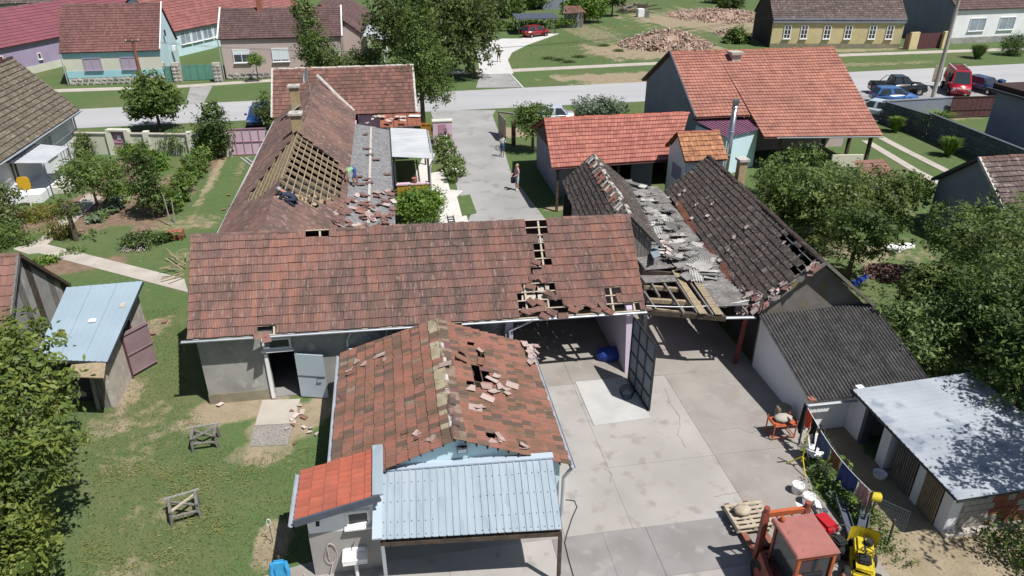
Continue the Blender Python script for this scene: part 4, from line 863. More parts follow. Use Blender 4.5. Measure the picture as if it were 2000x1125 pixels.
MB().hexa([(17.5, 22.31, 0), (17.7, 22.31, 0), (18.6, 35.2, 0), (18.4, 35.2, 0), (17.5, 22.31, 2.5), (17.7, 22.31, 2.5), (18.6, 35.2, 2.6), (18.4, 35.2, 2.6)]).build('wall', 'plaster_grey', b2)
gable_wall(b2, [(14.8, 35.1, 0), (18.4, 35.1, 0), (18.4, 35.1, 2.6), (16.6, 35.1, 4.4), (14.8, 35.1, 2.6)], 'plaster_grey', .25, (0, 1, 0))
ck = MB().box(17.3, 17.7, 32.9, 33.3, 2.9, 4.85).build('chimney', 'brick_yellow', b2); put2(MB().box(17.22, 17.78, 32.82, 33.38, 4.85, 4.97).build('chimney_cap', 'mortar'), ck, b2)
nB = (V(c_ln)-V(c_lf)).cross(V(c_rf)-V(c_lf)).normalized()
rr = random.Random(8)
for i in range(46):
    if i < 26: px, py = rr.uniform(1440, 1492), rr.uniform(568, 612)
    else: t = rr.random(); px, py = 1500+t*100+rr.uniform(-8, 8), 590-t*72+rr.uniform(-14, 6)
    loose_tile(onplane(px, py, c_lf, nB, .08+.12*rr.random()), nB, rr.uniform(0, 6), rr.choice(['tile_chip', 'tile_chip', 'tile_wing']), ('pinkish broken tile heaped at the foot of the dark barn roof' if i < 26 else 'pinkish broken tile strewn along the sloping edge of the grey gable'), 'broken tiles along the dark barn gable', kind='roll', tone=rr.uniform(.5, .99), tilt=rr.uniform(-.5, .5), size=(.2, .3), broken=rr.random() < .4)
for (px, py) in ((1385, 432), (1384, 420), (1354, 425), (1392, 400), (1340, 372), (1455, 447), (1462, 444), (1330, 380), (1306, 385), (1535, 476), (1420, 490), (1437, 463), (1408, 507), (1360, 402), (1320, 402)):
    loose_tile(onplane(px, py, c_lf, nB, .08), nB, rr.uniform(0, 6), 'tile_chip', 'pale broken tile chip lying on the dark barn roof', 'tile chips on the dark barn roof', kind='roll', tone=.99, size=(.2, .28), broken=True)
# rusty valley flashings
for (p, qv) in (((1322, 395), (1360, 455)), ((1372, 470), (1392, 500)), ((1408, 515), (1432, 550))):
    a, b = onplane(*p, c_lf, nB, .05), onplane(*qv, c_lf, nB, .05); MB().bar(a, b, .28, .02, nB).build('valley_flashing', 'metal_rust', b2)

# sunken roof between the two barns
vr = thing('valley_roof', 'collapsed low roof of grey fibre cement sheets and bare rafters between two barns', 'roof', (11.5, 28, 0))
Z0 = 2.52
def Pz(px, py, h=0.): return gp(px, py, Z0+h)
for k in range(4):     # sheets still in place, far part
    y0 = 26.2+k*2.5; cc = (V((10.2+.12*k, y0, Z0-.05)), V((10.2+.12*k, y0+2.6, Z0-.05)), V((13.6+.24*k, y0, Z0-.02)), V((13.6+.24*k, y0+2.6, Z0-.02))); corrugated(vr, cc, 14, 'fibre_cement', .07, 'roof_sheet')
for (P4, nw) in (([(1338, 527), (1390, 602), (1390, 520), (1478, 598)], 16), ([(1250, 540), (1262, 555), (1318, 540), (1322, 552)], 6), ([(1300, 505), (1330, 527), (1390, 508), (1420, 545)], 9)):
    pts = [Pz(*p, .05) for p in P4]; corrugated(vr, (pts[0], pts[1], pts[2], pts[3]), nw, 'fibre_cement', .06, 'roof_sheet')
# exposed rafters and purlins
for (p, qv, w_, mt) in (((1258, 560), (1325, 566), .14, 'wood_new'), ((1262, 586), (1420, 596), .16, 'wood_new'), ((1262, 604), (1330, 612), .1, 'wood_new'), ((1330, 612), (1415, 619), .1, 'wood_dark'), ((1262, 531), (1330, 536), .1, 'wood_dark')):
    MB().bar(Pz(*p, -.12), Pz(*qv, -.12), w_, .16).build('purlin', mt, vr)
for (p, qv) in (((1258, 570), (1282, 606)), ((1270, 550), (1288, 580)), ((1290, 543), (1335, 612)), ((1316, 543), (1362, 612)), ((1330, 527), (1392, 615)), ((1345, 527), (1412, 616)), ((1445, 595), (1460, 612)), ((1460, 592), (1478, 610))):
    MB().bar(Pz(*p, .02), Pz(*qv, .02), .07, .1).build('rafter', 'wood_grey', vr)
for P4 in ([(1312, 528), (1322, 527), (1382, 612), (1366, 612)], [(1340, 528), (1355, 528), (1412, 614), (1397, 613)]):
    pts = [Pz(*p, .1) for p in P4]; MB().hexa([p-V((0, 0, .03)) for p in pts[::-1]]+[p for p in pts[::-1]]).build('board', 'wood_new', vr)
MB().bar(Pz(1262, 609, -.1), Pz(1418, 622, -.1), .12, .2).build('eave_beam', 'wood_dark', vr); gutter(vr, Pz(1416, 620, -.05), Pz(1476, 619, -.05), .08)
MB().bar((12.82, 22.35, 0), (12.95, 22.3, 2.35), .16, .16).build('post', 'red_dark', vr); MB().bar((9.0, 22.75, 0.02), (9.0, 22.75, 2.35), .14, .14).build('post', 'dark_grey', vr)
MB().box(8.9, 13.4, 36.0, 36.15, 0, 2.4).build('wall', 'interior_shade', vr)
rr = random.Random(14); _fs = []
for k in range(10):
    m = MB(); nw = rr.randrange(3, 8); L_ = rr.uniform(.3, 1.1); N = nw*6+1; vs = []
    for j in range(2):
        for i in range(N): vs.append(((i/6)*.09-nw*.045, (j-.5)*L_*(1+.25*sin(i*1.7)*rr.random()), .02*cos(2*pi*i/6)))
    m.add(vs, [(i, i+1, N+i+1, N+i) for i in range(N-1)], (k % 5)/4); m.add([(x, y, z-.01) for x, y, z in vs], [(N+i, N+i+1, i+1, i) for i in range(N-1)], .3); _fs.append(m.mesh('sheet_piece', 'fibre_pale'))
for i in range(165):
    t = rr.random(); px = 1235+t*125+rr.uniform(-26, 42)*(.6+t*.5); py = 368+t*168+rr.uniform(-18, 18)
    h = .06+.22*rr.random()
    o = bpy.data.objects.new('sheet_fragment', _fs[rr.randrange(10)]); C.objects.link(o); o.location = Pz(px, py, h); o.rotation_euler = (rr.gauss(0, .16), rr.gauss(0, .16), rr.uniform(0, 6.3)); s_ = rr.uniform(.6, 1.25); o.scale = (s_, s_, 1)
    tag(o, 'broken fibre cement sheet fragment '+('at the far end of the valley between the barns' if t < .3 else 'halfway along the valley between the barns' if t < .65 else 'at the near end of the valley above the bare rafters'), 'roof sheet', 'sheet fragments in the valley roof')
for i in range(22):
    px, py = rr.uniform(1290, 1345), rr.uniform(470, 498)
    loose_tile(Pz(px, py, .12+.12*rr.random()), (0, 0, 1), rr.uniform(0, 6), 'tile_chip', 'pink tile heaped among fibre cement sheets between the barns', 'pink tiles in the valley roof', kind='roll', tone=.95, size=(.22, .32), tilt=rr.uniform(-.4, .4))
MB().hexa([Pz(1268, 490, .1), Pz(1283, 480, .1), Pz(1290, 500, .5), Pz(1276, 505, .5)]+[p+V((0, -.03, .03)) for p in (Pz(1268, 490, .1), Pz(1283, 480, .1), Pz(1290, 500, .5), Pz(1276, 505, .5))]).build('sheet_fragment', 'metal_blue', label='pale blue metal sheet leaning beside the barn gable planks', cat='roof sheet')
cab = MB(); p, qv = Pz(1262, 597, .3), gp(1520, 575, 2.8); cab.tube([p.lerp(qv, k/10)+V((0, 0, -.25*sin(pi*k/10))) for k in range(11)], .018, 5); cab.build('cable', 'white_paint', label='white cable strung across the bare rafters to the dark barn', cat='cable')

# garage with corrugated roof against the gable
ga = thing('lean_garage', 'white walled lean-to garage with weathered grey corrugated roof below the gable', 'garage', (15.5, 20, 0))
gc = (V((13.12, 17.75, 1.40)), V((17.75, 17.7, 1.45)), V((13.2, 21.95, 2.42)), V((18.0, 21.95, 2.5)))
for i in range(4):
    for j in range(2):
        cc = (bil(gc, i/4, j/2), bil(gc, (i+1)/4, j/2), bil(gc, i/4, min(1, (j+1.08)/2)), bil(gc, (i+1)/4, min(1, (j+1.08)/2))); corrugated(ga, tuple(x+V((0, 0, -.015*j)) for x in cc), 9, 'fibre_dark', .1, 'roof_sheet')
gable_wall(ga, [(13.4, 17.95, 0), (13.4, 22.03, 0), (13.4, 22.03, 2.36), (13.4, 17.95, 1.36)], 'plaster_white', .25, (-1, 0, 0)); MB().box(13.66, 17.6, 17.95, 18.2, 0, 1.36).build('wall', 'plaster_white', ga); gable_wall(ga, [(17.6, 18.2, 0), (17.6, 22.03, 0), (17.6, 22.03, 2.4), (17.6, 18.2, 1.4)], 'plaster_white', .2, (1, 0, 0))
gutter(ga, (13.05, 17.66, 1.36), (15.3, 17.64, 1.36), .06, 'metal_white'); MB().box(13.15, 13.4, 17.72, 17.95, 1.44, 1.5).build('loose_brick', 'brick', ga)

# hen house with pale metal roof
hh = thing('hen_house', 'low hen house with pale blue metal roof, white pillars and slatted doors', 'shed', (17, 15, 0))
hc = (V((14.5, 17.55, 1.9)), V((14.42, 12.45, 1.84)), V((18.9, 17.55, 2.1)), V((18.9, 12.4, 2.05)))
for i in range(6):
    cc = (bil(hc, i/6, 0), bil(hc, (i+1)/6+.003, 0), bil(hc, i/6, 1), bil(hc, (i+1)/6+.003, 1)); corrugated(hh, cc, 4, 'metal_hen', .022, 'roof_sheet', trap=True)
MB().bar((14.45, 12.5, 1.76), (18.8, 12.5, 1.95), .05, .12).build('fascia', 'dark_grey', hh); MB().bar((14.56, 17.4, 1.8), (14.5, 12.6, 1.74), .06, .1).build('fascia', 'dark_grey', hh)
for (y0, y1) in ((12.95, 13.3), (14.1, 14.4), (15.75, 16.15), (17.0, 17.15)):
    MB().box(14.85, 15.2, y0, y1, 0, 1.76).build('pillar', 'plaster_white' if y1-y0 > .2 else 'dark_bluegrey', hh)
MB().box(14.86, 15.1, 17.151, 17.94, 0, 1.78).build('wall', 'plaster_white', hh)
for (y0, y1, mt) in ((14.42, 15.35, 'wood_grey'), (13.32, 14.08, 'wood_new')):
    n = 10
    for k in range(n):
        yy = y0+(y1-y0)*(k+.15)/n; MB().box(14.8, 14.83, yy, yy+(y1-y0)*.5/n, .06, 1.62).build('door_slat', mt, hh)
    for zz in (.2, 1.45): MB().box(14.831, 14.86, y0, y1, zz, zz+.09).build('door_rail', mt, hh)
for k in range(12):     # brick end wall
    for j in range(7):
        x0 = 15.21+k*.25+(j % 2)*.12
        MB().box(x0, x0+.235, 12.97+random.uniform(-.006, .006), 13.2, j*.24+.02, j*.24+.235).build('brick', 'brick' if (k > 3 and (k+j) % 5) else 'concrete_path', hh)
MB().box(15.22, 18.2, 13.0, 13.19, 0, 1.75).build('mortar_bed', 'concrete_path', hh); MB().box(18.3, 18.5, 12.97, 17.4, 0, 1.85).build('wall', 'plaster_grey', hh); MB().box(15.2, 18.29, 17.3, 17.5, 0, 1.85).build('wall', 'plaster_grey', hh); MB().box(16.8, 16.9, 13.21, 17.29, 0, 1.8).build('wall', 'interior_shade', hh)
MB().box(14.8, 18.3, 12.75, 12.95, 0, .12).build('plinth', 'concrete_path', hh)
bw = MB(); bw.lathe([(0, .02), (.16, .02), (.2, .14), (.22, .14), (.18, 0), (0, 0)], (14.55, 15.45, .0), 14); bw.build('feed_bowl', 'white_paint', label='small white feed bowl in front of the slatted hen house door', cat='bowl')

# ================================================================ NEIGHBOURS (built in their own local axes)
def gable_house(root, O, ang, W, D, zw, zr, roofmat, wallmat, ncol, nr, over=.4, ridge='x', gable=None, foot=None):
    """O = near left corner at ground; x along the front (angle ang), y = depth"""
    ex, ey = V((cos(ang), sin(ang), 0)), V((-sin(ang), cos(ang), 0)); O = V((O[0], O[1], 0))
    def P(x, y, z): return O+ex*x+ey*y+V((0, 0, z))
    t = .25; g_ = gable or wallmat
    if ridge == 'x':
        k = (zr-zw)/(D/2); ze = zw-k*over
        F_ = (P(-over*.6, -over, ze), P(W+over*.6, -over, ze), P(-over*.6, D/2, zr), P(W+over*.6, D/2, zr)); B_ = (P(-over*.6, D+over, ze), P(W+over*.6, D+over, ze), F_[2], F_[3])
        gable_wall(root, [P(0, 0, 0), P(W, 0, 0), P(W, 0, zw-.06), P(0, 0, zw-.06)], wallmat, t, -ey); gable_wall(root, [P(0, D, 0), P(W, D, 0), P(W, D, zw-.06), P(0, D, zw-.06)], wallmat, t, ey)
        for x, n_ in ((0, -ex), (W, ex)): gable_wall(root, [P(x, t+.002, 0), P(x, D-t-.002, 0), P(x, D-t-.002, zw-.06), P(x, D/2, zr-.12), P(x, t+.002, zw-.06)], g_, t, n_)
    else:
        k = (zr-zw)/(W/2); ze = zw-k*over
        F_ = (P(-over, -over*.6, ze), P(-over, D+over*.6, ze), P(W/2, -over*.6, zr), P(W/2, D+over*.6, zr)); B_ = (P(W+over, -over*.6, ze), P(W+over, D+over*.6, ze), F_[2], F_[3])
        for y, n_ in ((0, -ey), (D, ey)): gable_wall(root, [P(0, y, 0), P(W, y, 0), P(W, y, zw-.06), P(W/2, y, zr-.12), P(0, y, zw-.06)], g_, t, n_)
        for x, n_ in ((0, -ex), (W, ex)): gable_wall(root, [P(x, t+.002, 0), P(x, D-t-.002, 0), P(x, D-t-.002, zw-.06), P(x, t+.002, zw-.06)], wallmat, t, n_)
    for c in (F_, B_): step_slope(root, c, ncol, nr, roofmat)
    ridge_caps(root, F_[2], F_[3], roofmat if roofmat in ('tile_new',) else 'tile_brown' if 'orange' not in roofmat and 'red' not in roofmat and 'amber' not in roofmat else 'brick', max(6, int((F_[3]-F_[2]).length/.45)), .12)
    if foot: gable_wall(root, [P(-.02, -.03, 0), P(W+.02, -.03, 0), P(W+.02, -.03, foot[1]), P(-.02, -.03, foot[1])], foot[0], .028, -ey, 'plinth')
    return P, ex, ey
def stones(root, P, W, h, n, ey, z0=0.):
    for i in range(n):
        for j in range(2):
            c = P((i+.5+.3*(j % 2))/n*W, -.05, z0+h*(.28+.46*j)); rr_ = W/n*.46
            MB().blob(c, (rr_, .07, h*.24), 5, .18).build('stone', 'stone', root)
# orange-roofed shed in the middle
om = thing('orange_shed', 'open fronted shed with even bright orange tile roof behind the dark barns', 'shed', (13, 42, 0))
F_ = (V((8.95, 39.5, 2.85)), V((16.75, 39.9, 2.85)), V((9.45, 44.3, 4.55)), V((19.15, 44.3, 4.55)))
tile_slope(om, F_, 44, 12, 'roll', 'tile_new' if False else 'tile_orangeT', 0, seed=71, jit=.003, sag=.008) if False else step_slope(om, F_, 44, 12, 'tile_orange', t=.06)
step_slope(om, (V((9.45, 49, 2.7)), V((19.2, 49, 2.7)), F_[2], F_[3]), 44, 12, 'tile_orange'); ridge_caps(om, F_[2], F_[3], 'tile_new', 26, .11)
MB().box(9.9, 10.1, 42.2, 48.6, 0, 2.9).build('wall', 'plaster_slate', om); MB().box(10.11, 18.9, 48.4, 48.6, 0, 2.8).build('wall', 'plaster_slate', om); MB().box(18.7, 18.9, 42.2, 48.39, 0, 2.9).build('wall', 'plaster_slate', om); MB().box(10.11, 12.2, 42.2, 42.4, 0, 3.0).build('wall', 'plaster_slate', om); MB().box(14.8, 16.2, 42.2, 42.4, 0, 3.0).build('wall', 'plaster_slate', om)
gable_wall(om, [(9.8, 39.8, 2.7), (9.8, 48.6, 2.6), (9.8, 44.3, 4.35)], 'wood_dark', .06, (-1, 0, 0)); MB().box(10.12, 18.7, 42.45, 48.3, 2.75, 2.8).build('ceiling', 'interior_shade', om)
for p in ((9.4, 39.8), (13.2, 40.0), (16.4, 40.1)): MB().bar((p[0], p[1], 0), (p[0], p[1], 2.75), .14, .14).build('post', 'wood_dark', om)
MB().bar((9.4, 39.8, 2.2), (9.4, 40.6, 2.72), .1, .1).build('brace', 'wood_dark', om); gutter(om, F_[0]+V((0, -.08, -.03)), F_[1]+V((0, -.08, -.03)), .06, 'maroon_gate')
# smokehouse tower
tw = thing('smokehouse', 'tiny white smokehouse with ochre tile gable roof beside the steel flue', 'outbuilding', (17.2, 38, 0))
P, ex, ey = gable_house(tw, (16.15, 37.05), 0, 2.2, 2.6, 3.95, 4.95, 'tile_amber', 'plaster_white', 13, 6, .3, gable='plaster_white')
MB().quad((16.13, 38.9, 2.2), (16.13, 37.5, 2.2), (16.13, 37.5, 3.1), (16.13, 38.9, 3.1)).build('wall_panel', 'plaster_violet', tw); window(tw, (17.6, 37.03, 2.3), (1, 0, 0), .5, .8, (0, -1, 0), 'plaster_violet', 'glass', 0)
fk = thing('steel_flue', 'tall shiny steel flue pipe beside the ochre roof', 'flue', (19.7, 39.2, 0)); p0 = V((19.7, 39.2, 2.)); pt = gv(1430, 192, 39.2); pt.x = 19.75
MB().tube([V((19.7, 39.2, 0)), V((pt.x, 39.2, pt.z-.35))], .16, 14).build('pipe', 'steel', fk, smooth=True); MB().tube([(pt.x, 39.2, pt.z-.34), (pt.x, 39.2, pt.z-.1)], .2, 14).build('cowl', 'steel', fk)
for zz in (3.2, 4.6, 6.0): MB().tube([(19.73, 39.2, zz), (19.73, 39.2, zz+.06)], .18, 14).build('band', 'zinc', fk)
# plum roof shed
ps = thing('plum_roof_shed', 'pale walled shed with plum coloured metal roof beside the big orange house', 'shed', (23.3, 46.5, 0))
pc = (V((21.9, 44.1, 2.8)), V((25.5, 46.0, 2.8)), V((20.9, 47.8, 3.15)), V((24.9, 48.4, 3.2)))
for i in range(3):
    cc = (bil(pc, i/3, 0), bil(pc, (i+1)/3, 0), bil(pc, i/3, 1), bil(pc, (i+1)/3, 1)); corrugated(ps, cc, 5, 'metal_plum', .05, 'roof_sheet', trap=True)
MB().prism([(22.1, 44.4), (25.2, 46.1), (24.6, 48.2), (21.2, 47.6)], 0, 2.75).build('wall', 'plaster_paleblue', ps)
# big orange house
bo = thing('orange_house', 'big house with faded orange tile roof and blank slate-grey gable', 'house', (29, 54, 0))
ZR = 6.5; r0, r1 = V((21.75, 55.2, ZR)), V((35.6, 55.2, ZR)); e0 = V((20.95, 47.2, 3.4)); bn = V((0, -.388, 1)).normalized(); x0_, x1_ = onplane(1500, 268, r0, bn), onplane(1724, 265, r0, bn)
step_slope(bo, (e0, V((25.0, 47.2, 3.4)), r0, r0.lerp(r1, .265)), 14, 22, 'tile_orange2', t=.06)
step_slope(bo, (V((25.0, x0_.y, x0_.z)), x1_, r0.lerp(r1, .265), r1), 36, 29, 'tile_orange2', t=.06)
step_slope(bo, (V((21.7, 61, 3.2)), V((35.6, 61, 3.2)), r0, r1), 50, 22, 'tile_orange2'); ridge_caps(bo, r0, r1, 'brick', 34, .13)
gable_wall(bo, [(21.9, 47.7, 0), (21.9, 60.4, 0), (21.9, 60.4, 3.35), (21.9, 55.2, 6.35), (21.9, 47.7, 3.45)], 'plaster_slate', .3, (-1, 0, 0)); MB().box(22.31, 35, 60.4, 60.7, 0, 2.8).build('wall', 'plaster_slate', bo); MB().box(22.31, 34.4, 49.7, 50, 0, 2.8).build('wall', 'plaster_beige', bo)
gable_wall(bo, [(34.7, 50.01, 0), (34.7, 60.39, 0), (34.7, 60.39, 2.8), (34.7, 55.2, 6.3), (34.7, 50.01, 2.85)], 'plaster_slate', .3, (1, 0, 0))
MB().bar(e0+V((-.05, 0, .05)), (21.68, 55.2, 6.58), .1, .14).build('verge', 'dark_bluegrey', bo); MB().bar((21.68, 61, 3.25), (21.68, 55.2, 6.58), .1, .14).build('verge', 'dark_bluegrey', bo)
cp_ = gv(1434, 124, 54.0); ck = MB().box(cp_.x-.35, cp_.x+.35, 53.7, 54.4, 5, cp_.z+.7).build('chimney', 'mortar', bo); put2(MB().box(cp_.x-.5, cp_.x+.5, 53.55, 54.55, cp_.z+.7, cp_.z+.9).build('chimney_cap', 'concrete_path'), ck, bo)
for (x, y, hh_) in ((26.5, x0_.y+.4, x0_.z), (29.8, x0_.y+.4, x0_.z), (x1_.x-.5, x1_.y+.5, x1_.z), (x1_.x-.4, x1_.y+3, x1_.z+.9)): MB().bar((x, y, 0), (x, y, hh_), .2, .2).build('post', 'wood_dark', bo)
gutter(bo, V((26, x0_.y-.1, x0_.z-.03)), x1_+V((0, -.1, -.03)), .08, 'metal_white'); MB().bar((30.5, 44.9, .5), (32.7, 44.6, .5), .15, .9).build('porch_parapet', 'cream_paint', bo)
for k in range(3): MB().tube([gv(1549, 150, 52.5)+V((random.uniform(-.5, .5), random.uniform(-.3, .3), .1*k)), gv(1549, 150, 52.5)+V((random.uniform(-.5, .5), 0, .45))], .03, 5).build('snow_hook', 'zinc', bo)
tr = MB(); tr.tube([V((22.5, 49.6, 1.8)), V((22.5, 49.3, 2.4))], .5, 10); 
# white house with grey tile roof (left)
wl = thing('white_house', 'white house with lichen-grey tile roof, gutter and canopy over the steps', 'house', (-25, 52, 0))
rf, rn = V((-26.7, 58.6, 6.9)), V((-26.7, 38, 6.9)); ef, en = V((-23.15, 58.6, 3.02)), V((-23.0, 38, 3.05))
step_slope(wl, (en, ef, rn, rf), 84, 15, 'tile_grey', t=.07, sag=.05); step_slope(wl, (V((-30.3, 38, 3)), V((-30.3, 58.6, 3)), rn, rf), 84, 15, 'tile_grey')
ridge_caps(wl, rn, rf, 'tile_old', 46, .14)
MB().box(-23.9, -23.6, 38.3, 58.0, 0, 3.0).build('wall', 'plaster_white', wl); gable_wall(wl, [(-23.61, 58.0, 0), (-29.9, 58.0, 0), (-29.9, 58.0, 3), (-26.7, 58.0, 6.7), (-23.61, 58.0, 3)], 'plaster_white', .3, (0, 1, 0))
MB().box(-29.9, -29.6, 38.3, 57.69, 0, 3.0).build('wall', 'plaster_white', wl)
gutter(wl, en+V((.1, 0, -.05)), ef+V((.1, 0, -.05)), .08); pipe(wl, [ef+V((.1, -.1, -.1)), V((-23.5, 58, 2.6)), V((-23.5, 58.0, .1))], .06)
window(wl, (-23.59, 47.2, 1.1), (0, 1, 0), 1.0, 1.4, (1, 0, 0), 'white_paint', 'glass', 1); window(wl, (-23.59, 52.3, 1.3), (0, 1, 0), 1.5, 1.2, (1, 0, 0), 'white_paint', 'glass_light', 1); window(wl, (-23.59, 43.9, .9), (0, 1, 0), .9, .4, (1, 0, 0), 'plaster_paleblue', 'glass_light', 0)
cn = [(-23.55, 46.6, 2.62), (-23.55, 50.9, 2.62)]; cq = [gp(88, 319, 2.35), gp(134, 287, 2.35)]
corrugated(wl, (cq[0], cq[1], V(cn[0]), V(cn[1])), 8, 'metal_white', .02, 'canopy_sheet', trap=True)
for p in cq: MB().tube([(p.x-.1, p.y, 0), (p.x-.1, p.y, 2.3)], .04, 6).build('canopy_post', 'dark_bluegrey', wl)
MB().box(-23.58, -22.0, 46.6, 50.9, 0, .55).build('landing', 'plaster_white', wl)
for k in range(3): MB().box(-21.98+k*.35, -21.98+(k+1)*.35-.01, 48.2, 50.5, 0, .42-k*.14).build('step', 'patio', wl)
for k in range(4): MB().bar((-22.05+.0, 51+.45*k, .5), (-22.05, 51+.45*k, 2.2), .03, .03).build('trellis_bar', 'dark_bluegrey', wl)
for z_ in (.9, 1.4, 1.9): MB().bar((-22.05, 50.9, z_), (-22.05, 52.5, z_), .03, .03).build('trellis_bar', 'dark_bluegrey', wl)
yb = thing('yellow_board', 'rounded yellow board on a white post in front of the white house', 'board', tuple(gp(62, 405))); p = gp(62, 405)
m = MB(); cx = [(cos(2*pi*k/20)*abs(cos(2*pi*k/20))**-.45 if abs(cos(2*pi*k/20)) > .01 else 0, sin(2*pi*k/20)*abs(sin(2*pi*k/20))**-.45 if abs(sin(2*pi*k/20)) > .01 else 0) for k in range(20)]
gable_wall(yb, [(p.x+a*.36, p.y-.05, 1.55+b*.42) for a, b in cx], 'yellow_plastic', .06, (0, -1, 0), 'board'); MB().tube([p, p+V((0, 0, 1.9))], .04, 8).build('post', 'white_paint', yb)
# blue-roofed shed and old plank barn (left)
bs = thing('blue_roof_shed', 'shed with flat pale blue metal roof and open pink door', 'shed', (-12, 26, 0))
bc = (V((-13.1, 23.75, 2.1)), V((-10.5, 23.15, 2.1)), V((-13.35, 28.0, 2.8)), V((-10.5, 28.1, 2.8)))
for i in range(3):
    cc = (bil(bc, i/3, 0), bil(bc, (i+1)/3+.003, 0), bil(bc, i/3, 1), bil(bc, (i+1)/3+.003, 1)); corrugated(bs, cc, 4, 'metal_blue', .018, 'roof_sheet', trap=True)
MB().hexa([p+V((0, 0, -.12)) for p in (bc[0], bc[1], bc[3], bc[2])]+[p+V((0, 0, -.03)) for p in (bc[0], bc[1], bc[3], bc[2])]).build('roof_edge', 'dark_grey', bs)
pb = [gp(128, 735, 2.0), gp(203, 738, 2.0), gp(207, 706, 2.06), gp(140, 712, 2.06)]; MB().hexa([p-V((0, 0, .03)) for p in pb]+pb).build('roof_board', 'wood_new', bs)
MB().box(-10.95, -10.75, 23.4, 25.3, 0, 2.05).build('wall', 'plaster_sand', bs); MB().box(-10.95, -10.75, 26.3, 27.9, 0, 2.6).build('wall', 'plaster_sand', bs); MB().box(-10.94, -10.77, 25.301, 26.299, 1.95, 2.4).build('wall', 'plaster_base', bs)
MB().box(-13.1, -10.96, 27.7, 27.9, 0, 2.6).build('wall', 'wood_grey', bs); MB().box(-13.1, -12.9, 23.9, 27.69, 0, 2.2).build('wall', 'wood_grey', bs)
for k in range(5): MB().box(-11.28+k*.065, -11.28+k*.065+.06, 23.42, 23.46, 0, 1.8).build('plank', 'wood_grey', bs)
MB().bar((-11.35, 23.3, 0), (-11.25, 23.35, 1.95), .13, .13).build('post', 'wood_grey', bs)
MB().box(-12.9, -11.0, 24.0, 24.1, 0, 1.9).build('wall', 'interior_shade', bs)
dm_ = MB().hexa([(-10.74, 25.3, .08), (-10.05, 26.2, .08), (-10.09, 26.23, .08), (-10.78, 25.33, .08), (-10.74, 25.3, 1.95), (-10.05, 26.2, 1.95), (-10.09, 26.23, 1.95), (-10.78, 25.33, 1.95)]).build('door', 'door_mauve', bs)
for z_ in (.15, 1.0, 1.88): put2(MB().bar((-10.72, 25.27, z_), (-10.03, 26.17, z_), .03, .05).build('door_rail', 'door_mauve'), dm_, bs)
MB().box(-10.745, -10.7, 26.22, 26.32, 0, 2.0).build('door_frame', 'maroon_gate', bs); MB().box(-10.745, -10.7, 25.2, 25.3, 0, 2.0).build('door_frame', 'maroon_gate', bs)
MB().bar((-11.7, 25.5, 2.47), (-11.7, 25.7, 2.5), .25, .03).build('roof_patch', 'white_paint', bs)
pbn = thing('plank_barn', 'old barn with silvery plank gable and worn red tile roof', 'barn', (-17, 28.6, 0))
ga_, gn_, gf_ = gu(28, 498, -15.1), V((-15.1, 25.6, 1.5)), gu(130, 558, -15.1)
K = 13
for k in range(K):
    y0_, y1_ = gn_.y+(gf_.y-gn_.y)*k/K, gn_.y+(gf_.y-gn_.y)*(k+.94)/K
    def zt2(y): return (gn_.z+(ga_.z-gn_.z)*(y-gn_.y)/(ga_.y-gn_.y) if y < ga_.y else gf_.z+(ga_.z-gf_.z)*(gf_.y-y)/(gf_.y-ga_.y))-.05
    MB().hexa([(-15.13, y0_, 0), (-15.1, y0_, 0), (-15.1, y1_, 0), (-15.13, y1_, 0), (-15.13, y0_, zt2(y0_)), (-15.1, y0_, zt2(y0_)), (-15.1, y1_, zt2(y1_)), (-15.13, y1_, zt2(y1_))]).build('plank', ['wood_grey', 'wood_silver', 'plaster_grey', 'wood_silver', 'wood_dark'][k*7 % 5], pbn)
dx = V((-7, 0, 0)); o_ = V((.15, 0, 0))
tile_slope(pbn, (gn_+dx, gn_+o_, ga_+dx, ga_+o_), 30, 9, 'flat', 'tile_wing', 0, seed=81, jit=.02); step_slope(pbn, (gf_+dx, gf_+o_, ga_+dx, ga_+o_), 30, 9, 'tile_old')
MB().bar(gn_+o_, ga_+o_, .1, .14).build('verge', 'wood_grey', pbn); MB().bar(gf_+o_, ga_+o_, .1, .14).build('verge', 'wood_dark', pbn); ridge_caps(pbn, ga_+dx, ga_+o_, 'tile_wing', 16, .11)
# ================================================================ FAR SIDE OF THE STREET
bh = thing('blue_house', 'pale blue and cream house with long pinkish tile roof and rubble stone plinth', 'house', (-28.5, 87, 0))
P, ex, ey = gable_house(bh, (-33.3, 83.7), 0.0, 9.5, 7.4, 3.62, 7.6, 'tile_pink', 'plaster_cream', 46, 19, .25, gable='plaster_paleblue')
MB().box(-33.32, -23.78, 83.67, 83.698, .75, 1.45).build('wall_band', 'plaster_blue', bh); MB().box(-33.32, -23.78, 83.67, 83.698, 2.75, 3.5).build('wall_band', 'plaster_blue', bh)
stones(bh, P, 9.5, .75, 16, ey)
for px in (166, 239): window(bh, V((gv(px, 137, 83.6).x, 83.66, 1.5)), (1, 0, 0), 1.75, 1.25, (0, -1, 0), 'plaster_violet', 'glass_lilac', 1)
window(bh, (-23.55, 86.2, 4.4), (0, 1, 0), .4, .6, (1, 0, 0), 'dark_grey', 'glass', 0, sill=False); MB().box(-23.54, -23.2, 88, 88.6, 2.6, 3.1).build('air_unit', 'white_paint', bh)
pipe(bh, [(-33.4, 83.5, 3.5), (-33.4, 83.55, .1)], .06); MB().bar((-23.55, 83.4, 3.5), (-23.5, 87.4, 7.75), .1, .15).build('verge', 'white_paint', bh)
be = thing('beige_house', 'beige house with brown-red tile roof and two white windows', 'house', (-11, 87, 0))
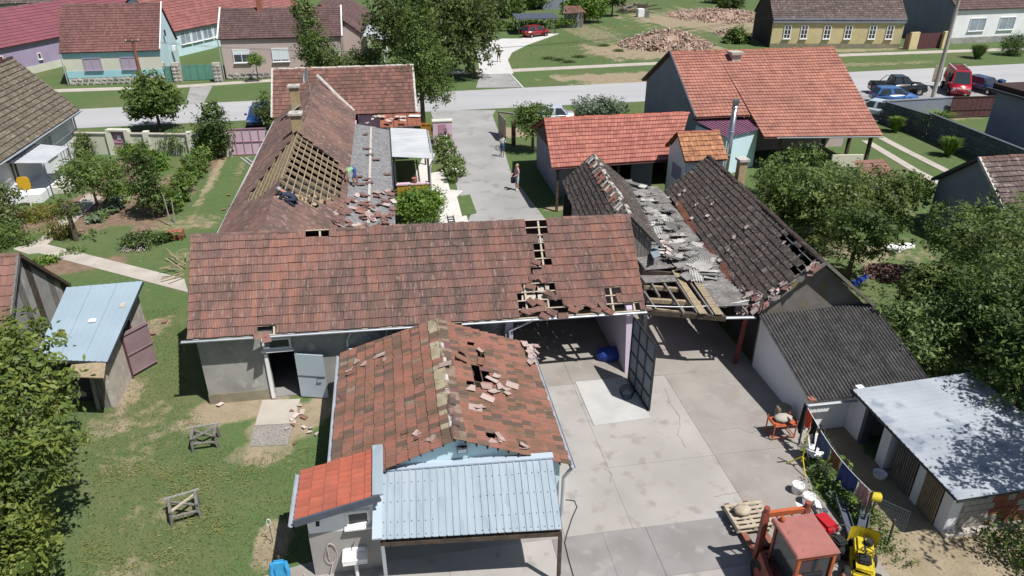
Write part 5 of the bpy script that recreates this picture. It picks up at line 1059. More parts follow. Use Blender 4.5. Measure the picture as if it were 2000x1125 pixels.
P, ex, ey = gable_house(be, (-17.55, 84.2), 0.0, 12.6, 7.8, 4.35, 6.85, 'tile_maroon', 'plaster_beige', 62, 14, .2)
stones(be, P, 12.6, .7, 20, ey)
for px, bl in ((457, .4), (533, .85)): window(be, V((gv(px, 120, 84.1).x, 84.16, 1.75)), (1, 0, 0), 1.75, 1.4, (0, -1, 0), 'white_paint', 'glass', 1, blind=bl)
ck = MB().box(-13.8, -13.3, 87.6, 88.1, 6.4, 8.1).build('chimney', 'brick', be); put2(MB().box(-13.9, -13.2, 87.5, 88.2, 8.1, 8.25).build('chimney_cap', 'mortar'), ck, be)
for x, y in ((-17.75, 84.0), (-4.75, 84.0)): MB().bar((x, y-.1, 4.3), (x, 88.1, 7.0), .14, .12).build('verge', 'white_paint', be); pipe(be, [(x, y, 4.2), (x, y, .1)], .06)
MB().box(-5.75, -5.45, 84.05, 84.18, 2.5, 2.9).build('meter_box', 'white_paint', be); MB().box(-4.6, -4.1, 84.3, 84.9, 1.4, 2.0).build('air_unit', 'cream_paint', be)
A, B = gp(30, 152), gp(128, 128); ey_ = (B-A).normalized(); ang = atan2(ey_.y, ey_.x)-pi/2
ch_ = thing('crimson_house', 'violet house with smooth crimson metal-tile roof at the left edge', 'house', tuple(A))
O = A-V((cos(ang), sin(ang), 0))*8.5-ey_*9
P, ex, ey = gable_house(ch_, O, ang, 8.5, 34, 3.5, 6.6, 'tile_crimson', 'plaster_violet', 70, 12, .3, ridge='y')
for y_ in (6.9, 12.8): window(ch_, P(8.52, y_, 1.3), ey, 1.3 if y_ < 8 else .5, 1.2 if y_ < 8 else .7, ex, 'white_paint', 'red_dark' if y_ < 8 else 'glass', 1 if y_ < 8 else 0)
MB().bar(P(8.6, 9, .01), P(8.6, 22, .01), .06, 1.6).build('plinth', 'plaster_cream', ch_)
A, B = gp(352, 110), gp(425, 92); ey_ = (B-A).normalized(); ang = atan2(ey_.y, ey_.x)-pi/2
rh = thing('red_roof_house', 'house with bright red tile roof set back between the blue and beige houses', 'house', tuple(A))
O = A-V((cos(ang), sin(ang), 0))*9-ey_*1
P, ex, ey = gable_house(rh, O, ang, 9, 30, 3.3, 7.2, 'tile_red', 'plaster_paleblue', 70, 14, .3, ridge='y')
for k in range(4): window(rh, P(9.02, 1.6+k*2.2, 1.3), ey, 1.9, 1.4, ex, 'white_paint', 'glass_light', 1)
bw_ = thing('brown_wing', 'brown tiled wing with porch behind the beige house', 'house', (-7, 97, 0))
P, ex, ey = gable_house(bw_, (-11.6, 92.3), -.05, 8.5, 20, 3.6, 6.7, 'tile_maroon', 'plaster_beige', 70, 12, .3, ridge='y')
for k in range(5): MB().bar(P(11.2, .5+k*2.2, 0), P(11.2, .5+k*2.2, 2.6), .12, .12).build('porch_post', 'white_paint', bw_)
corrugated(bw_, (P(11.5, 0, 2.6), P(11.5, 10, 2.6), P(8.8, 0, 3.1), P(8.8, 10, 3.1)), 20, 'metal_white', .02, 'porch_sheet', trap=True)
bb = thing('tile_shed', 'small weathered tile roof at the far left corner behind the crimson roof', 'shed', tuple(gp(30, 40))); c = gp(5, 45)
gable_house(bb, (c.x-9, c.y+2), .1, 18, 6, 3, 5.6, 'tile_old', 'plaster_grey', 60, 10, .3)
# gate between blue and beige house
gg = thing('green_gate', 'green double gate between rubble stone pillars on the far pavement', 'gate', tuple(gp(390, 158)))
for (pa, pb_) in (((327, 161), (340, 160)), ((360, 158), (420, 156))):
    a, b = gp(*pa), gp(*pb_); MB().bar(a+V((0, 0, .85)), b+V((0, 0, .85)), .06, 1.6).build('gate_leaf', 'green_gate', gg)
    for k in range(5): p = a.lerp(b, k/4); MB().bar(p+V((0, -.05, .06)), p+V((0, -.05, 1.7)), .06, .04).build('gate_rib', 'green_gate', gg)
for px in (320, 349, 428):
    a = gp(px, 160); pr = MB().box(a.x-.4, a.x+.4, a.y-.2, a.y+.4, 0, 2.0).build('pillar', 'concrete_path', gg)
    for z_ in range(5):
        for k in range(2): put2(MB().blob((a.x-.2+.4*k, a.y-.22, .2+.38*z_), (.2, .07, .17), 5, .2).build('stone', 'stone'), pr, gg)
# yellow house, white house, gate
A, B = gp(1503, 93), gp(1756, 94); yex = (B-A).normalized(); ang = atan2(yex.y, yex.x)
yh = thing('yellow_house', 'yellow plastered house with six white windows, blank dark brick gable and grey cornice', 'house', tuple(A))
P, ex, ey = gable_house(yh, A, ang, (B-A).length, 9, 3.75, 7.4, 'tile_old', 'plaster_yellow', 80, 16, .25, gable='brick_dark')
MB().bar(P(-.1, -.12, 3.5), P((B-A).length+.1, -.12, 3.5), .24, .55).build('cornice', 'plaster_slate', yh)
for k, px in enumerate((1525, 1557, 1601, 1641, 1687, 1720)):
    q_ = gp(px, 92); x_ = (q_-A).dot(ex)-.1; window(yh, P(x_, -.03, 1.15), ex, .95, 1.75, -ey, 'white_paint', 'glass', 1, 2, fw=.11)
gable_wall(yh, [P(-.02, -.04, 0), P((B-A).length, -.04, 0), P((B-A).length, -.04, .55), P(-.02, -.04, .55)], 'plaster_base', .035, -ey, 'plinth')
A, B = gp(1852, 86), gp(2000, 79); wex = (B-A).normalized(); ang = atan2(wex.y, wex.x)
wh = thing('white_street_house', 'white house with blank grey gable, two wide windows and stone plinth at right', 'house', tuple(A))
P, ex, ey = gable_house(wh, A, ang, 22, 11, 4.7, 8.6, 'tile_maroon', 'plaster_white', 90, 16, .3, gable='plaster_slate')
for px in (1880, 1952): q_ = gp(px, 84); x_ = (q_-A).dot(ex); window(wh, P(x_, -.03, 1.6), ex, 2.7, 1.7, -ey, 'white_paint', 'glass_light', 1)
gable_wall(wh, [P(-.02, -.04, 0), P(22, -.04, 0), P(22, -.04, .8), P(-.02, -.04, .8)], 'stoneplinth' if False else 'plaster_grey', .035, -ey, 'plinth')
mg = thing('maroon_gate', 'maroon sheet metal gate between cream pillars by the yellow house', 'gate', tuple(gp(1800, 96)))
for (pa, pb_) in (((1763, 97), (1770, 97)), ((1790, 96), (1834, 94))):
    a, b = gp(*pa), gp(*pb_); MB().bar(a+V((0, 0, 1.)), b+V((0, 0, 1.)), .08, 2.).build('gate_leaf', 'maroon_gate', mg)
for (pa, pb_) in (((1772, 97), (1788, 96)), ((1836, 95), (1850, 94))): a, b = gp(*pa), gp(*pb_); MB().bar(a+V((0, 0, 1.1)), b+V((0, 0, 1.1)), .35, 2.2).build('pillar', 'plaster_yellow', mg)
# slate barn at the right edge
sb = thing('slate_gable_barn', 'barn with dark slate-blue gable and old red-brown tiles at the right edge', 'barn', (33, 32, 0))
UG = 30.4; fE, ap = gu(1828, 350, UG), gu(1920, 308, UG); nE = V((UG, 2*ap.y-fE.y, fE.z)); X = V((12, 0, 0)); o_ = V((-.25, 0, 0))
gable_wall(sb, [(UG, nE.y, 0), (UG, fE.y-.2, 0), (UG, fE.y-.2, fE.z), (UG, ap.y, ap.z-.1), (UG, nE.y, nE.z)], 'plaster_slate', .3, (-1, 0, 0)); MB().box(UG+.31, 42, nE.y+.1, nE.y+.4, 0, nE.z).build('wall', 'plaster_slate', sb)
step_slope(sb, (nE+o_, nE+X, ap+o_, ap+X), 50, 11, 'tile_old', t=.07); step_slope(sb, (fE+o_, fE+X, ap+o_, ap+X), 50, 11, 'tile_old'); ridge_caps(sb, ap+o_, ap+X, 'tile_wing', 28, .13)
MB().bar(fE+o_, ap+o_, .12, .16).build('verge', 'dark_grey', sb); MB().bar(nE+o_, ap+o_, .12, .16).build('verge', 'mortar', sb)
ub = thing('blue_corner_house', 'corner of a blue-grey building with dark eaves at the right edge', 'building', (47.5, 44, 0))
A = gp(1978, 330)+V((1.5, 0, 0)); MB().box(A.x, A.x+6, A.y-1, A.y+5, 0, 4.4).build('wall', 'plaster_slate', ub); MB().box(A.x-.6, A.x+6, A.y-1.5, A.y+5.5, 4.4, 4.55).build('eaves', 'dark_grey', ub); MB().box(A.x-.3, A.x+6, A.y-1.2, A.y+5.2, 4.551, 4.9).build('roof', 'tile_maroon', ub)

# ---------------------------------------------------------------- plot behind the street: carport, shack, rubble
kp = thing('carport', 'flat dark carport roof on thin posts over a red car', 'carport', tuple(gp(1050, 70)))
q4 = [gp(1008, 37, 2.3), gp(1088, 34, 2.3), gp(1078, 29, 2.5), gp(1020, 31, 2.5)]
q4 = [gp(1008, 37, 2.35), gp(1092, 35, 2.35)]; dv = V((.3, 5.2, .15)); MB().hexa([q4[0]-V((0, 0, .12)), q4[1]-V((0, 0, .12)), q4[1]+dv-V((0, 0, .12)), q4[0]+dv-V((0, 0, .12)), q4[0], q4[1], q4[1]+dv, q4[0]+dv]).build('roof', 'dark_bluegrey', kp)
for b_ in (q4[0]+V((.5, .3, 0)), q4[1]+V((-.5, .3, 0)), q4[0]+dv*.95+V((.5, 0, 0)), q4[1]+dv*.95+V((-.5, 0, 0))): MB().bar((b_.x, b_.y, 0), (b_.x, b_.y, 2.3), .12, .12).build('post', 'dark_grey', kp)
A = gp(1128, 54); sh = thing('plank_shack', 'small blue-grey plank shack with collapsing tile roof', 'shack', tuple(A))
for k in range(10):
    for sx in (0, 1):
        if sx == 0: MB().box(A.x-2.2+k*.3, A.x-2.2+k*.3+.27, A.y, A.y+.06, 0, 2.2+random.uniform(-.1, .1)).build('plank', random.choice(['wood_grey', 'plaster_slate']), sh)
        else: MB().box(A.x+.85, A.x+.91, A.y+.1+k*.32, A.y+.1+k*.32+.28, 0, 2.1+random.uniform(-.1, .1)).build('plank', random.choice(['wood_grey', 'wood_pale']), sh)
tile_slope(sh, (V((A.x-2.5, A.y-.4, 2.15)), V((A.x+1.2, A.y-.4, 2.2)), V((A.x-1.6, A.y+2.6, 3.)), V((A.x+.9, A.y+2.6, 2.9))), 14, 8, 'flat', 'tile_wing', 0, lambda px, py, r, q: random.random() < .12, seed=91, jit=.05)
def rubble(name, label, c, rx, ry, h, n, mat, big=.35):
    m = MB()
    base = []; K = 22
    for i in range(8):
        for k in range(K):
            r_ = i/7; a = 2*pi*k/K; base.append((c.x+rx*r_*cos(a)*(1+.15*sin(3*a)), c.y+ry*r_*sin(a)*(1+.1*cos(2*a)), max(0, h*(1-r_**1.5))*(.85+.15*sin(5*a+i))-.03*(i == 7)))
    m.add(base, [(i*K+k, i*K+(k+1) % K, (i+1)*K+(k+1) % K, (i+1)*K+k) for i in range(7) for k in range(K)], .2)
    for i in range(n):
        r_ = random.random()**.6; a = random.uniform(0, 6.28); z = h*(1-r_**1.5)*(.85+.15*sin(5*a)); s_ = random.uniform(.1, big)
        ax_ = V((random.gauss(0, 1), random.gauss(0, 1), random.gauss(0, 1))).normalized(); p = V((c.x+rx*1.08*r_*cos(a), c.y+ry*1.08*r_*sin(a), max(z, .03)))
        m.bar(p-ax_*s_, p+ax_*s_, s_*random.uniform(.4, 1.), s_*random.uniform(.3, .6), (0, 0, 1))
    m.build(name, mat, label=label, cat='rubble', kind='stuff')
rubble('rubble_heap', 'big heap of brick and plaster rubble beside the pavement', gp(1300, 88), 6.2, 5.5, 2.1, 1500, 'brick_rubble')
rubble('rubble_heap', 'low spread of brick rubble by the dark gable', gp(1405, 32), 8.5, 9, 1.2, 1100, 'brick_rubble')
rubble('rubble_heap', 'small brick rubble heap at the foot of the yellow house gable', gp(1425, 66), 2.2, 2, .7, 200, 'brick_rubble')
rubble('tile_heap', 'heap of discarded brown tiles under the orchard trees', gp(1732, 535), 1.1, .9, .45, 260, 'tile_brown', .18)
wp = thing('timber_heap', 'heap of salvaged roof timbers on the far lawn', 'timber', tuple(gp(1245, 24)))
c = gp(1240, 24)
for i in range(26):
    a = random.gauss(.5, .35); L_ = random.uniform(2, 5); p = c+V((random.uniform(-2.5, 2.5), random.uniform(-1.5, 1.5), random.uniform(.1, 1.3))); d_ = V((cos(a), sin(a)*.6, random.uniform(-.15, .3)))*L_/2; MB().bar(p-d_, p+d_, .16, .16).build('beam', random.choice(['wood_new', 'wood_dark', 'wood_grey', 'wood_dark']), wp)
c = gp(1253, 33); wt = thing('water_tank', 'white tank on crates beside the timber heap', 'tank', tuple(c)); MB().box(c.x-.9, c.x+.3, c.y-.6, c.y+.6, 0, 1.4).build('tank', 'white_paint', wt, bevel=.08); MB().box(c.x+.35, c.x+1.2, c.y-.5, c.y+.5, 0, 1.1).build('crate', 'wood_grey', wt)
for (px, py, w_, mat, lab) in ((1090, 10, 6, 'plaster_slate', 'grey-blue shed wall among the far trees'), (1005, 8, 8, 'plaster_violet', 'low pale shed at the far end of the pale driveway')):
    c = gp(px, py+8); r_ = thing('garden_shed', lab, 'shed', tuple(c)); gable_house(r_, (c.x-w_/2, c.y), 0, w_, 4, 2.6, 3.8, 'tile_old', mat, 30, 8, .2)
# ---------------------------------------------------------------- boundary walls, gates, fences
bwll = thing('garden_wall', 'low pale garden wall with pillars along the street verge', 'wall', (-18, 56.5, 0))
A, B = gp(150, 300), gp(447, 304); nseg = 5; dvec = B-A
dp = gp(233, 306); td = (dp-A).dot(dvec)/dvec.length_squared
def wl_(t): return A+dvec*t
for (t0, t1) in ((-.05, td-.05), (td+.05, .48), (.5, .76), (.78, 1.)):
    MB().bar(wl_(t0)+V((0, 0, .78)), wl_(t1)+V((0, 0, .78)), .2, 1.56).build('wall_panel', 'plaster_cream', bwll); MB().bar(wl_(t0)+V((0, 0, 1.6)), wl_(t1)+V((0, 0, 1.6)), .34, .07).build('coping', 'concrete_path', bwll)
for t in (td-.06, td+.06, .49, .77, 1.01): p = wl_(t); MB().box(p.x-.2, p.x+.2, p.y-.25, p.y+.25, 0, 1.78).build('pillar', 'plaster_cream', bwll)
MB().bar(wl_(td-.07)+V((0, 0, 1.85)), wl_(td+.07)+V((0, 0, 1.85)), .5, .12).build('lintel', 'plaster_cream', bwll)
dd = thing('garden_door', 'plum coloured garden door with a white notice in the pale wall', 'door', tuple(dp)); MB().bar(wl_(td-.04)+V((0, 0, .88)), wl_(td+.04)+V((0, 0, .88)), .06, 1.72).build('leaf', 'plum_gate', dd); MB().bar(wl_(td-.012)+V((0, -.06, 1.3)), wl_(td+.012)+V((0, -.06, 1.3)), .02, .3).build('notice', 'white_paint', dd)
for z_ in (.1, .9, 1.68): MB().bar(wl_(td-.04)+V((0, -.05, z_)), wl_(td+.04)+V((0, -.05, z_)), .03, .07).build('rail', 'plum_gate', dd)
pg = thing('pink_gate', 'pink sheet metal double gate beside the long house', 'gate', tuple(gp(485, 303))); A, B = gp(449, 304), gp(527, 301)
for k in range(5):
    for j in range(2):
        a, b = A.lerp(B, k/5+.004), A.lerp(B, (k+1)/5-.004); MB().bar(a+V((0, 0, .55+.95*j)), b+V((0, 0, .55+.95*j)), .04, .9).build('gate_panel', 'plaster_pink', pg)
    a = A.lerp(B, k/5); MB().bar(a+V((0, -.03, 0.02)), a+V((0, -.03, 2.0)), .07, .06).build('stile', 'plum_gate', pg)
for z_ in (.07, 1.03, 2.0): MB().bar(A+V((0, -.05, z_)), B+V((0, -.05, z_)), .05, .07).build('rail', 'plum_gate', pg)
A = gp(866, 281); pk = thing('meter_pillar', 'pale pink brick-high meter pillar beside the lane entrance', 'pillar', tuple(A))
MB().box(A.x-.75, A.x+.75, A.y, A.y+.6, 0, 1.75).build('body', 'plaster_pink', pk); MB().box(A.x-.8, A.x+.8, A.y-.05, A.y+.65, 1.751, 1.83).build('cap', 'plaster_cream', pk); MB().box(A.x-.35, A.x+.25, A.y-.02, A.y-.002, .75, 1.55).build('meter_door', 'plum_gate', pk)
od = thing('ochre_gate', 'narrow ochre wooden gate between the house and the pink pillar', 'gate', tuple(gp(832, 268))); A, B = gp(823, 270), gp(843, 270)
for k in range(6): a, b = A.lerp(B, k/6+.01), A.lerp(B, (k+1)/6-.01); MB().bar(a+V((0, 0, .65)), b+V((0, 0, .65)), .04, 1.2).build('slat', 'ochre', od)
for z_ in (.2, 1.15): MB().bar(A+V((0, -.04, z_)), B+V((0, -.04, z_)), .04, .1).build('rail', 'ochre', od)
wg = thing('plank_gate', 'weathered vertical plank gate standing open by the lane', 'gate', tuple(gp(980, 265))); A, B = gp(974, 262), gp(988, 280)
for k in range(7): a, b = A.lerp(B, k/7+.01), A.lerp(B, (k+1)/7-.01); MB().bar(a+V((0, 0, .95)), b+V((0, 0, .95)), .05, 1.75).build('plank', 'wood_pale' if k % 2 else 'wood_grey', wg)
MB().bar(A+V((-.05, -.2, 1.9)), gp(1005, 268)+V((0, 0, 1.9)), .3, .1).build('lintel', 'wood_grey', wg); p = gp(1003, 284); MB().box(p.x-.15, p.x+.15, p.y-.15, p.y+.15, 0, 1.9).build('post', 'wood_dark', wg)
gf = thing('block_fence', 'dark grey block fence with stepped top beside the wheel tracks', 'fence', (45, 52, 0))
fp = [gp(1716, 238), gp(1806, 268), gp(1990, 350)]
for s_, (a, b, hgt_) in enumerate(((fp[0], fp[1], 1.75), (fp[1], fp[2], 1.9))):
    nb = int((b-a).length/.62)
    for k in range(nb):
        for j in range(6):
            t0, t1 = (k+.03+.5*(j % 2))/(nb+.5), (k+.97+.5*(j % 2))/(nb+.5); z_ = hgt_*(j+.5)/6
            MB().bar(a.lerp(b, t0)+V((0, 0, z_)), a.lerp(b, min(t1, 1))+V((0, 0, z_)), .2, hgt_/6-.02).build('block', 'fence_block', gf)
    MB().bar(a+V((0, 0, hgt_+.04)), b+V((0, 0, hgt_+.04)), .26, .07).build('coping', 'fence_block', gf)
sfp = thing('street_fence', 'low grey street wall behind the parked cars', 'wall', tuple(gp(1790, 225))); A, B = gp(1722, 236), gp(1852, 228); MB().bar(A+V((0, 0, .85)), B+V((0, 0, .85)), .2, 1.7).build('wall_panel', 'plaster_slate', sfp); MB().bar(A+V((0, 0, 1.74)), B+V((0, 0, 1.74)), .28, .08).build('coping', 'plaster_slate', sfp)
bg_ = thing('brown_gate', 'dark brown sheet metal driveway gate with ribs', 'gate', tuple(gp(1895, 228))); A, B = gp(1850, 231), gp(1938, 228)
for k in range(9): a, b = A.lerp(B, k/9+.005), A.lerp(B, (k+1)/9-.005); MB().bar(a+V((0, 0, .98)), b+V((0, 0, .98)), .05, 1.8).build('gate_panel', 'maroon_gate', bg_)
for z_ in (.12, .75, 1.86): MB().bar(A+V((0, -.06, z_)), B+V((0, -.06, z_)), .05, .06).build('rail', 'wood_dark', bg_)

# utility poles and wires
def pole(label, base, h, r, mat, wires):
    t_ = thing('utility_pole', label, 'pole', tuple(base)); MB().tube([base, base+V((0, 0, h))], [r*1.25, r*.8], 10).build('shaft', mat, t_)
    cr = base+V((0, 0, h-.4)); MB().bar(cr-V((0, .1, 0))-V((.7, 0, 0)), cr-V((0, .1, 0))+V((.7, 0, 0)), .1, .1).build('crossarm', 'wood_dark', t_)
    for k in (-.6, 0, .6): MB().lathe([(.0, .16), (.04, .15), (.05, .05), (.03, 0)], (cr.x+k, cr.y-.1, cr.z+.05), 8).build('insulator', 'white_paint', t_)
    return t_
pb1 = gp(281, 176); pole('weathered rust-streaked timber utility pole in front of the blue house', pb1, 5.2, .17, 'metal_rust', None)
pb2 = gp(1820, 197); pole('tall slim concrete utility pole beside the red van', pb2, 11.5, .17, 'concrete_path', None)
for i, (dz, dx) in enumerate(((4.95, -.6), (4.95, .6))):
    a = pb1+V((dx, -.1, dz)); b = V((52.+dx, 62.6, 10.9)); cbl = MB(); pts = []
    for k in range(33): t = k/32; p = a.lerp(b, t); p.z -= 3.2*4*t*(1-t); pts.append(p)
    cbl.tube(pts, .012, 4); cbl.build('overhead_wire', 'black_rubber', label='thin black overhead wire crossing above the street, '+('near' if i == 0 else 'far')+' strand', cat='wire')
# ================================================================ TREES AND PLANTS
def crown_mesh(name, ells, nclus, per, ls, mat, spread=.16, seed=0, flat=.5, asp=.5, droop=0.):
    r = np.random.default_rng(seed); vols = np.array([e[1][0]*e[1][1]*e[1][2] for e in ells]); pr = vols**.75/np.sum(vols**.75)
    ci = r.choice(len(ells), nclus, p=pr); ce = np.array([e[0] for e in ells], float)[ci]; ra = np.array([e[1] for e in ells], float)[ci]
    d = r.normal(size=(nclus, 3)); d /= np.linalg.norm(d, axis=1)[:, None]
    lump = 1+.16*np.sin(d[:, 0]*5+ci)*np.sin(d[:, 1]*6+2*ci)+.12*np.sin(d[:, 2]*7+3*ci)+r.normal(size=nclus)*.05
    rad = r.random(nclus)**(1/3.2)*lump
    cc = ce+d*ra*rad[:, None]; cc[:, 2] = np.maximum(cc[:, 2], .12)
    sc = spread*np.mean(ra, axis=1)
    n = nclus*per; c = np.repeat(cc, per, 0)+r.normal(size=(n, 3))*np.repeat(sc, per)[:, None]*np.array([1, 1, .75]); c[:, 2] = np.maximum(c[:, 2], .05)
    out = np.repeat(d, per, 0); nr = out*.45+np.array([0, 0, flat])+np.repeat(r.normal(size=(nclus, 3)), per, 0)*.45+r.normal(size=(n, 3))*.38; nr /= np.linalg.norm(nr, axis=1)[:, None]
    t = r.normal(size=(n, 3)); t[:, 2] -= droop; t -= nr*np.sum(t*nr, 1)[:, None]; t /= np.linalg.norm(t, axis=1)[:, None]; s = np.cross(nr, t)
    L = ls*(r.uniform(.65, 1.3, n)*np.repeat(r.uniform(.7, 1.3, nclus), per))[:, None]
    vs = np.stack([c-t*L*.5, c+s*L*asp*.5+nr*L*.06, c+t*L*.5, c-s*L*asp*.5+nr*L*.06], 1).reshape(-1, 3)
    me = bpy.data.meshes.new(name); me.vertices.add(len(vs)); me.vertices.foreach_set('co', vs.astype('f').ravel())
    me.loops.add(4*n); me.loops.foreach_set('vertex_index', np.arange(4*n, dtype='i')); me.polygons.add(n); me.polygons.foreach_set('loop_start', np.arange(0, 4*n, 4, dtype='i'))
    me.update(calc_edges=True)
    at = me.attributes.new('rnd', 'FLOAT', 'FACE'); at.data.foreach_set('value', np.clip(np.repeat(r.random(nclus), per)*.72+r.random(n)*.28, 0, 1).astype('f'))
    me.materials.append(_m[mat]); return me
def tree(name, label, cat, base, ells, mat, nclus, per, ls, trunk=(.14, 1.6), bark='bark', group=None, seed=0, limbs=7, **kw):
    base = V(base); t_ = thing(name, label, cat, tuple(base), group=group); rr = random.Random(seed+1)
    me = crown_mesh('crown', ells, nclus, per, ls, mat, seed=seed, **kw); o = bpy.data.objects.new('crown', me); C.objects.link(o); local(o, t_)
    if trunk:
        r, h = trunk; m = LB(); top = V(ells[0][0]); k = V((0, 0, h)); m.tube([(0, 0, -.05), (top.x*.1, top.y*.1, h*.5), k, k.lerp(top, .5), top], [r*1.2, r, r*.85, r*.6, r*.2], 7)
        for i in range(limbs):
            e = ells[rr.randrange(len(ells))]; a = rr.uniform(0, 6.28); q_ = V(e[0])+V((cos(a)*e[1][0]*.75, sin(a)*e[1][1]*.75, e[1][2]*rr.uniform(-.2, .6))); p = k.lerp(top, rr.uniform(0, .5))
            m.tube([p, p.lerp(q_, .5)+V((0, 0, .15)), q_], [r*.45, r*.28, r*.08], 5)
        m.build('trunk', bark, t_)
    return t_
E_ = lambda x, y, z, a, b=None, c=None: ((x, y, z), (a, b or a, c or a))
# walnut, lower left
wb = gp(-45, 870, 3.6); tree('walnut_tree', 'large leafy walnut tree filling the lower left corner', 'tree', (wb.x, wb.y, 0), [E_(0, 0, 4.1, 2.3, 2.3, 2.6), E_(.9, -1.2, 3.2, 1.3), E_(.7, 1.5, 4.9, 1.2), E_(.3, 2.6, 5.1, 1.0), E_(-.8, 1.4, 5.2, 1.4), E_(.6, -2.2, 2.2, 1.3), E_(1.6, .2, 3.5, .9)], 'leaf_walnut', 900, 18, .2, (.22, 1.4), seed=3, spread=.11, asp=.45)
wb = gp(5, 1090, 1.2); tree('walnut_tree', 'low walnut branch mass at the very bottom left', 'tree', (wb.x, wb.y, 0), [E_(0, 0, 1.5, 1.2, 1.2, 1.3), E_(-.6, .6, 2.4, 1.)], 'leaf_walnut', 420, 11, .2, (.1, .6), seed=4, asp=.48)
wb = gp(128, 745, 2.6); tree('walnut_sapling', 'thin leafy branch rising in front of the blue metal roof', 'tree', (wb.x-.8, wb.y-.2, 0), [E_(.8, .2, 2.6, .35, .3, .45), E_(.4, .1, 2.2, .5)], 'leaf_walnut', 60, 9, .2, (.04, 1.2), seed=5, limbs=3, asp=.45)
# orchard on the right
OR = [(1520, 470, 2.2, 4.6, 'leaf_mid'), (1600, 480, 2.5, 5.0, 'leaf_olive'), (1690, 440, 1.7, 3.6, 'leaf_olive'), (1655, 545, 1.7, 4.2, 'leaf_dark'), (1560, 400, 2.2, 4.2, 'leaf_mid'), (1760, 430, 1.5, 3.2, 'leaf_mid'),
      (1870, 570, 2.1, 5.0, 'leaf_mid'), (1930, 640, 2.8, 5.8, 'leaf_olive'), (2000, 560, 2.6, 5.4, 'leaf_mid'), (1800, 640, 1.4, 3.4, 'leaf_olive'), (1960, 760, 2.5, 5.6, 'leaf_dark'), (1890, 750, 1.9, 4.6, 'leaf_dark'), (2020, 880, 2.2, 5.6, 'leaf_dark'), (1850, 690, 1.4, 3.2, 'leaf_dark'), (2010, 480, 2.0, 4.6, 'leaf_mid'), (1975, 830, 2.1, 5.2, 'leaf_dark'), (1915, 690, 2.0, 4.8, 'leaf_mid')]
wh_ = ['beside the orange tiled porch', 'behind the dark barn ridge', 'with grey twigs near the white sheet', 'hard against the dark barn eave', 'below the big orange house', 'in front of the slate gable barn', 'near the brown tile heap', 'with pale open crown at the right edge', 'under the slate gable barn roof', 'short and sparse behind the corrugated garage', 'dense and shaded above the hen house roof', 'casting shade on the garage corner', 'tallest over the hen house roof end', 'low and dark behind the garage', 'by the right edge in front of old tiles', 'leaning over the back of the hen house roof', 'between the elder bush and the right edge']
for i, (px, py, r_, h_, mt) in enumerate(OR):
    b_ = gp(px, py); rr = random.Random(i+50)
    el = [E_(0, 0, h_-r_*.95, r_*.85, r_*.85, r_*.8)]+[E_(rr.uniform(-.7, .7)*r_, rr.uniform(-.7, .7)*r_, h_-r_*rr.uniform(.7, 1.5), r_*rr.uniform(.4, .6)) for _ in range(5)]
    # keep the crown over the ground point seen at the crown's foot
    tree('orchard_tree', 'orchard tree '+wh_[i], 'tree', b_, el, mt, int(175*r_), 20, .17 if py > 520 else .18, (.12, h_*.3), group='orchard trees on the right', seed=100+i, spread=.11)
b_ = gp(1790, 745); tree('elder_bush', 'pale green elder bush beside the corrugated garage roof', 'bush', b_, [E_(0, 0, 1.7, 1.3, 1.3, 1.3), E_(.5, .8, 2.2, 1.0), E_(-.6, 1.2, 2., .9)], 'leaf_pale', 420, 12, .2, (.08, .7), seed=140, asp=.4)
b_ = gp(1985, 1090); tree('ground_shrub', 'dark shrub in the lower right corner', 'bush', b_, [E_(0, 0, .5, .9, .9, .6), E_(.8, -.6, .7, .8)], 'leaf_dark', 200, 10, .12, None, seed=141)
for i, (x_, y_, h_, lab) in enumerate(((18.3, 11.2, 7.6, 'tall tree just below the hen house casting shade on its roof'), (20.5, 11.7, 8.2, 'tall tree shading the hen house roof from the right'), (21.8, 14.6, 8.4, 'tall tree behind the hen house at the right edge'))):
    tree('orchard_tree', lab, 'tree', (x_, y_, 0), [E_(0, 0, h_-1.4, 2.0, 2.0, 1.3), E_(.9, .3, h_-1.6, 1.0), E_(-1., .4, h_-1.5, 1.0), E_(0, 1., h_-1.3, .9)], 'leaf_dark', 230, 13, .17, (.14, h_*.45), seed=180+i, spread=.14, group='orchard trees on the right')
# street trees
b_ = gp(925, 152); tree('street_tree', 'huge dark street tree beside the pale driveway', 'tree', b_, [E_(-4, 0, 6.8, 4.6, 4.6, 4.2), E_(-7.5, 1, 7.2, 3.8), E_(-.4, .5, 7.2, 3.4), E_(-9, 0, 4.8, 2.6), E_(-2, 2, 10, 4), E_(-7, 3, 10.5, 3.6), E_(-3, -1.5, 3.6, 2.2), E_(.3, -.8, 3.4, 2.2), E_(-6, -1, 4, 2.4), E_(-1.6, -1.6, 2.9, 1.8), E_(-3.8, -1.5, 2.6, 2.0), E_(-5.2, -.5, 5.2, 3.0), E_(-2.4, -.5, 5.6, 3.0), E_(1.8, 0, 5.6, 1.6)], 'leaf_conifer', 2500, 13, .38, (.4, 4.2), seed=151, limbs=18, spread=.10)
b_ = gp(828, 262); tree('tall_cypress', 'tall bushy conifer behind the street wing with bare multi-stem foot', 'tree', b_, [E_(0, 0, 5.2, 2.2, 2., 2.4), E_(-.2, .3, 7.8, 1.7, 1.6, 1.9), E_(-1., .2, 9.2, .8, .8, 1.4), E_(.6, .2, 9.4, .7, .7, 1.5), E_(1.2, -.3, 3.8, 1.4), E_(-1.2, 0, 4.2, 1.4), E_(1.5, .3, 5.8, 1.2)], 'leaf_mid', 1500, 13, .19, (.2, 3), seed=152, limbs=8, spread=.12, droop=.8)
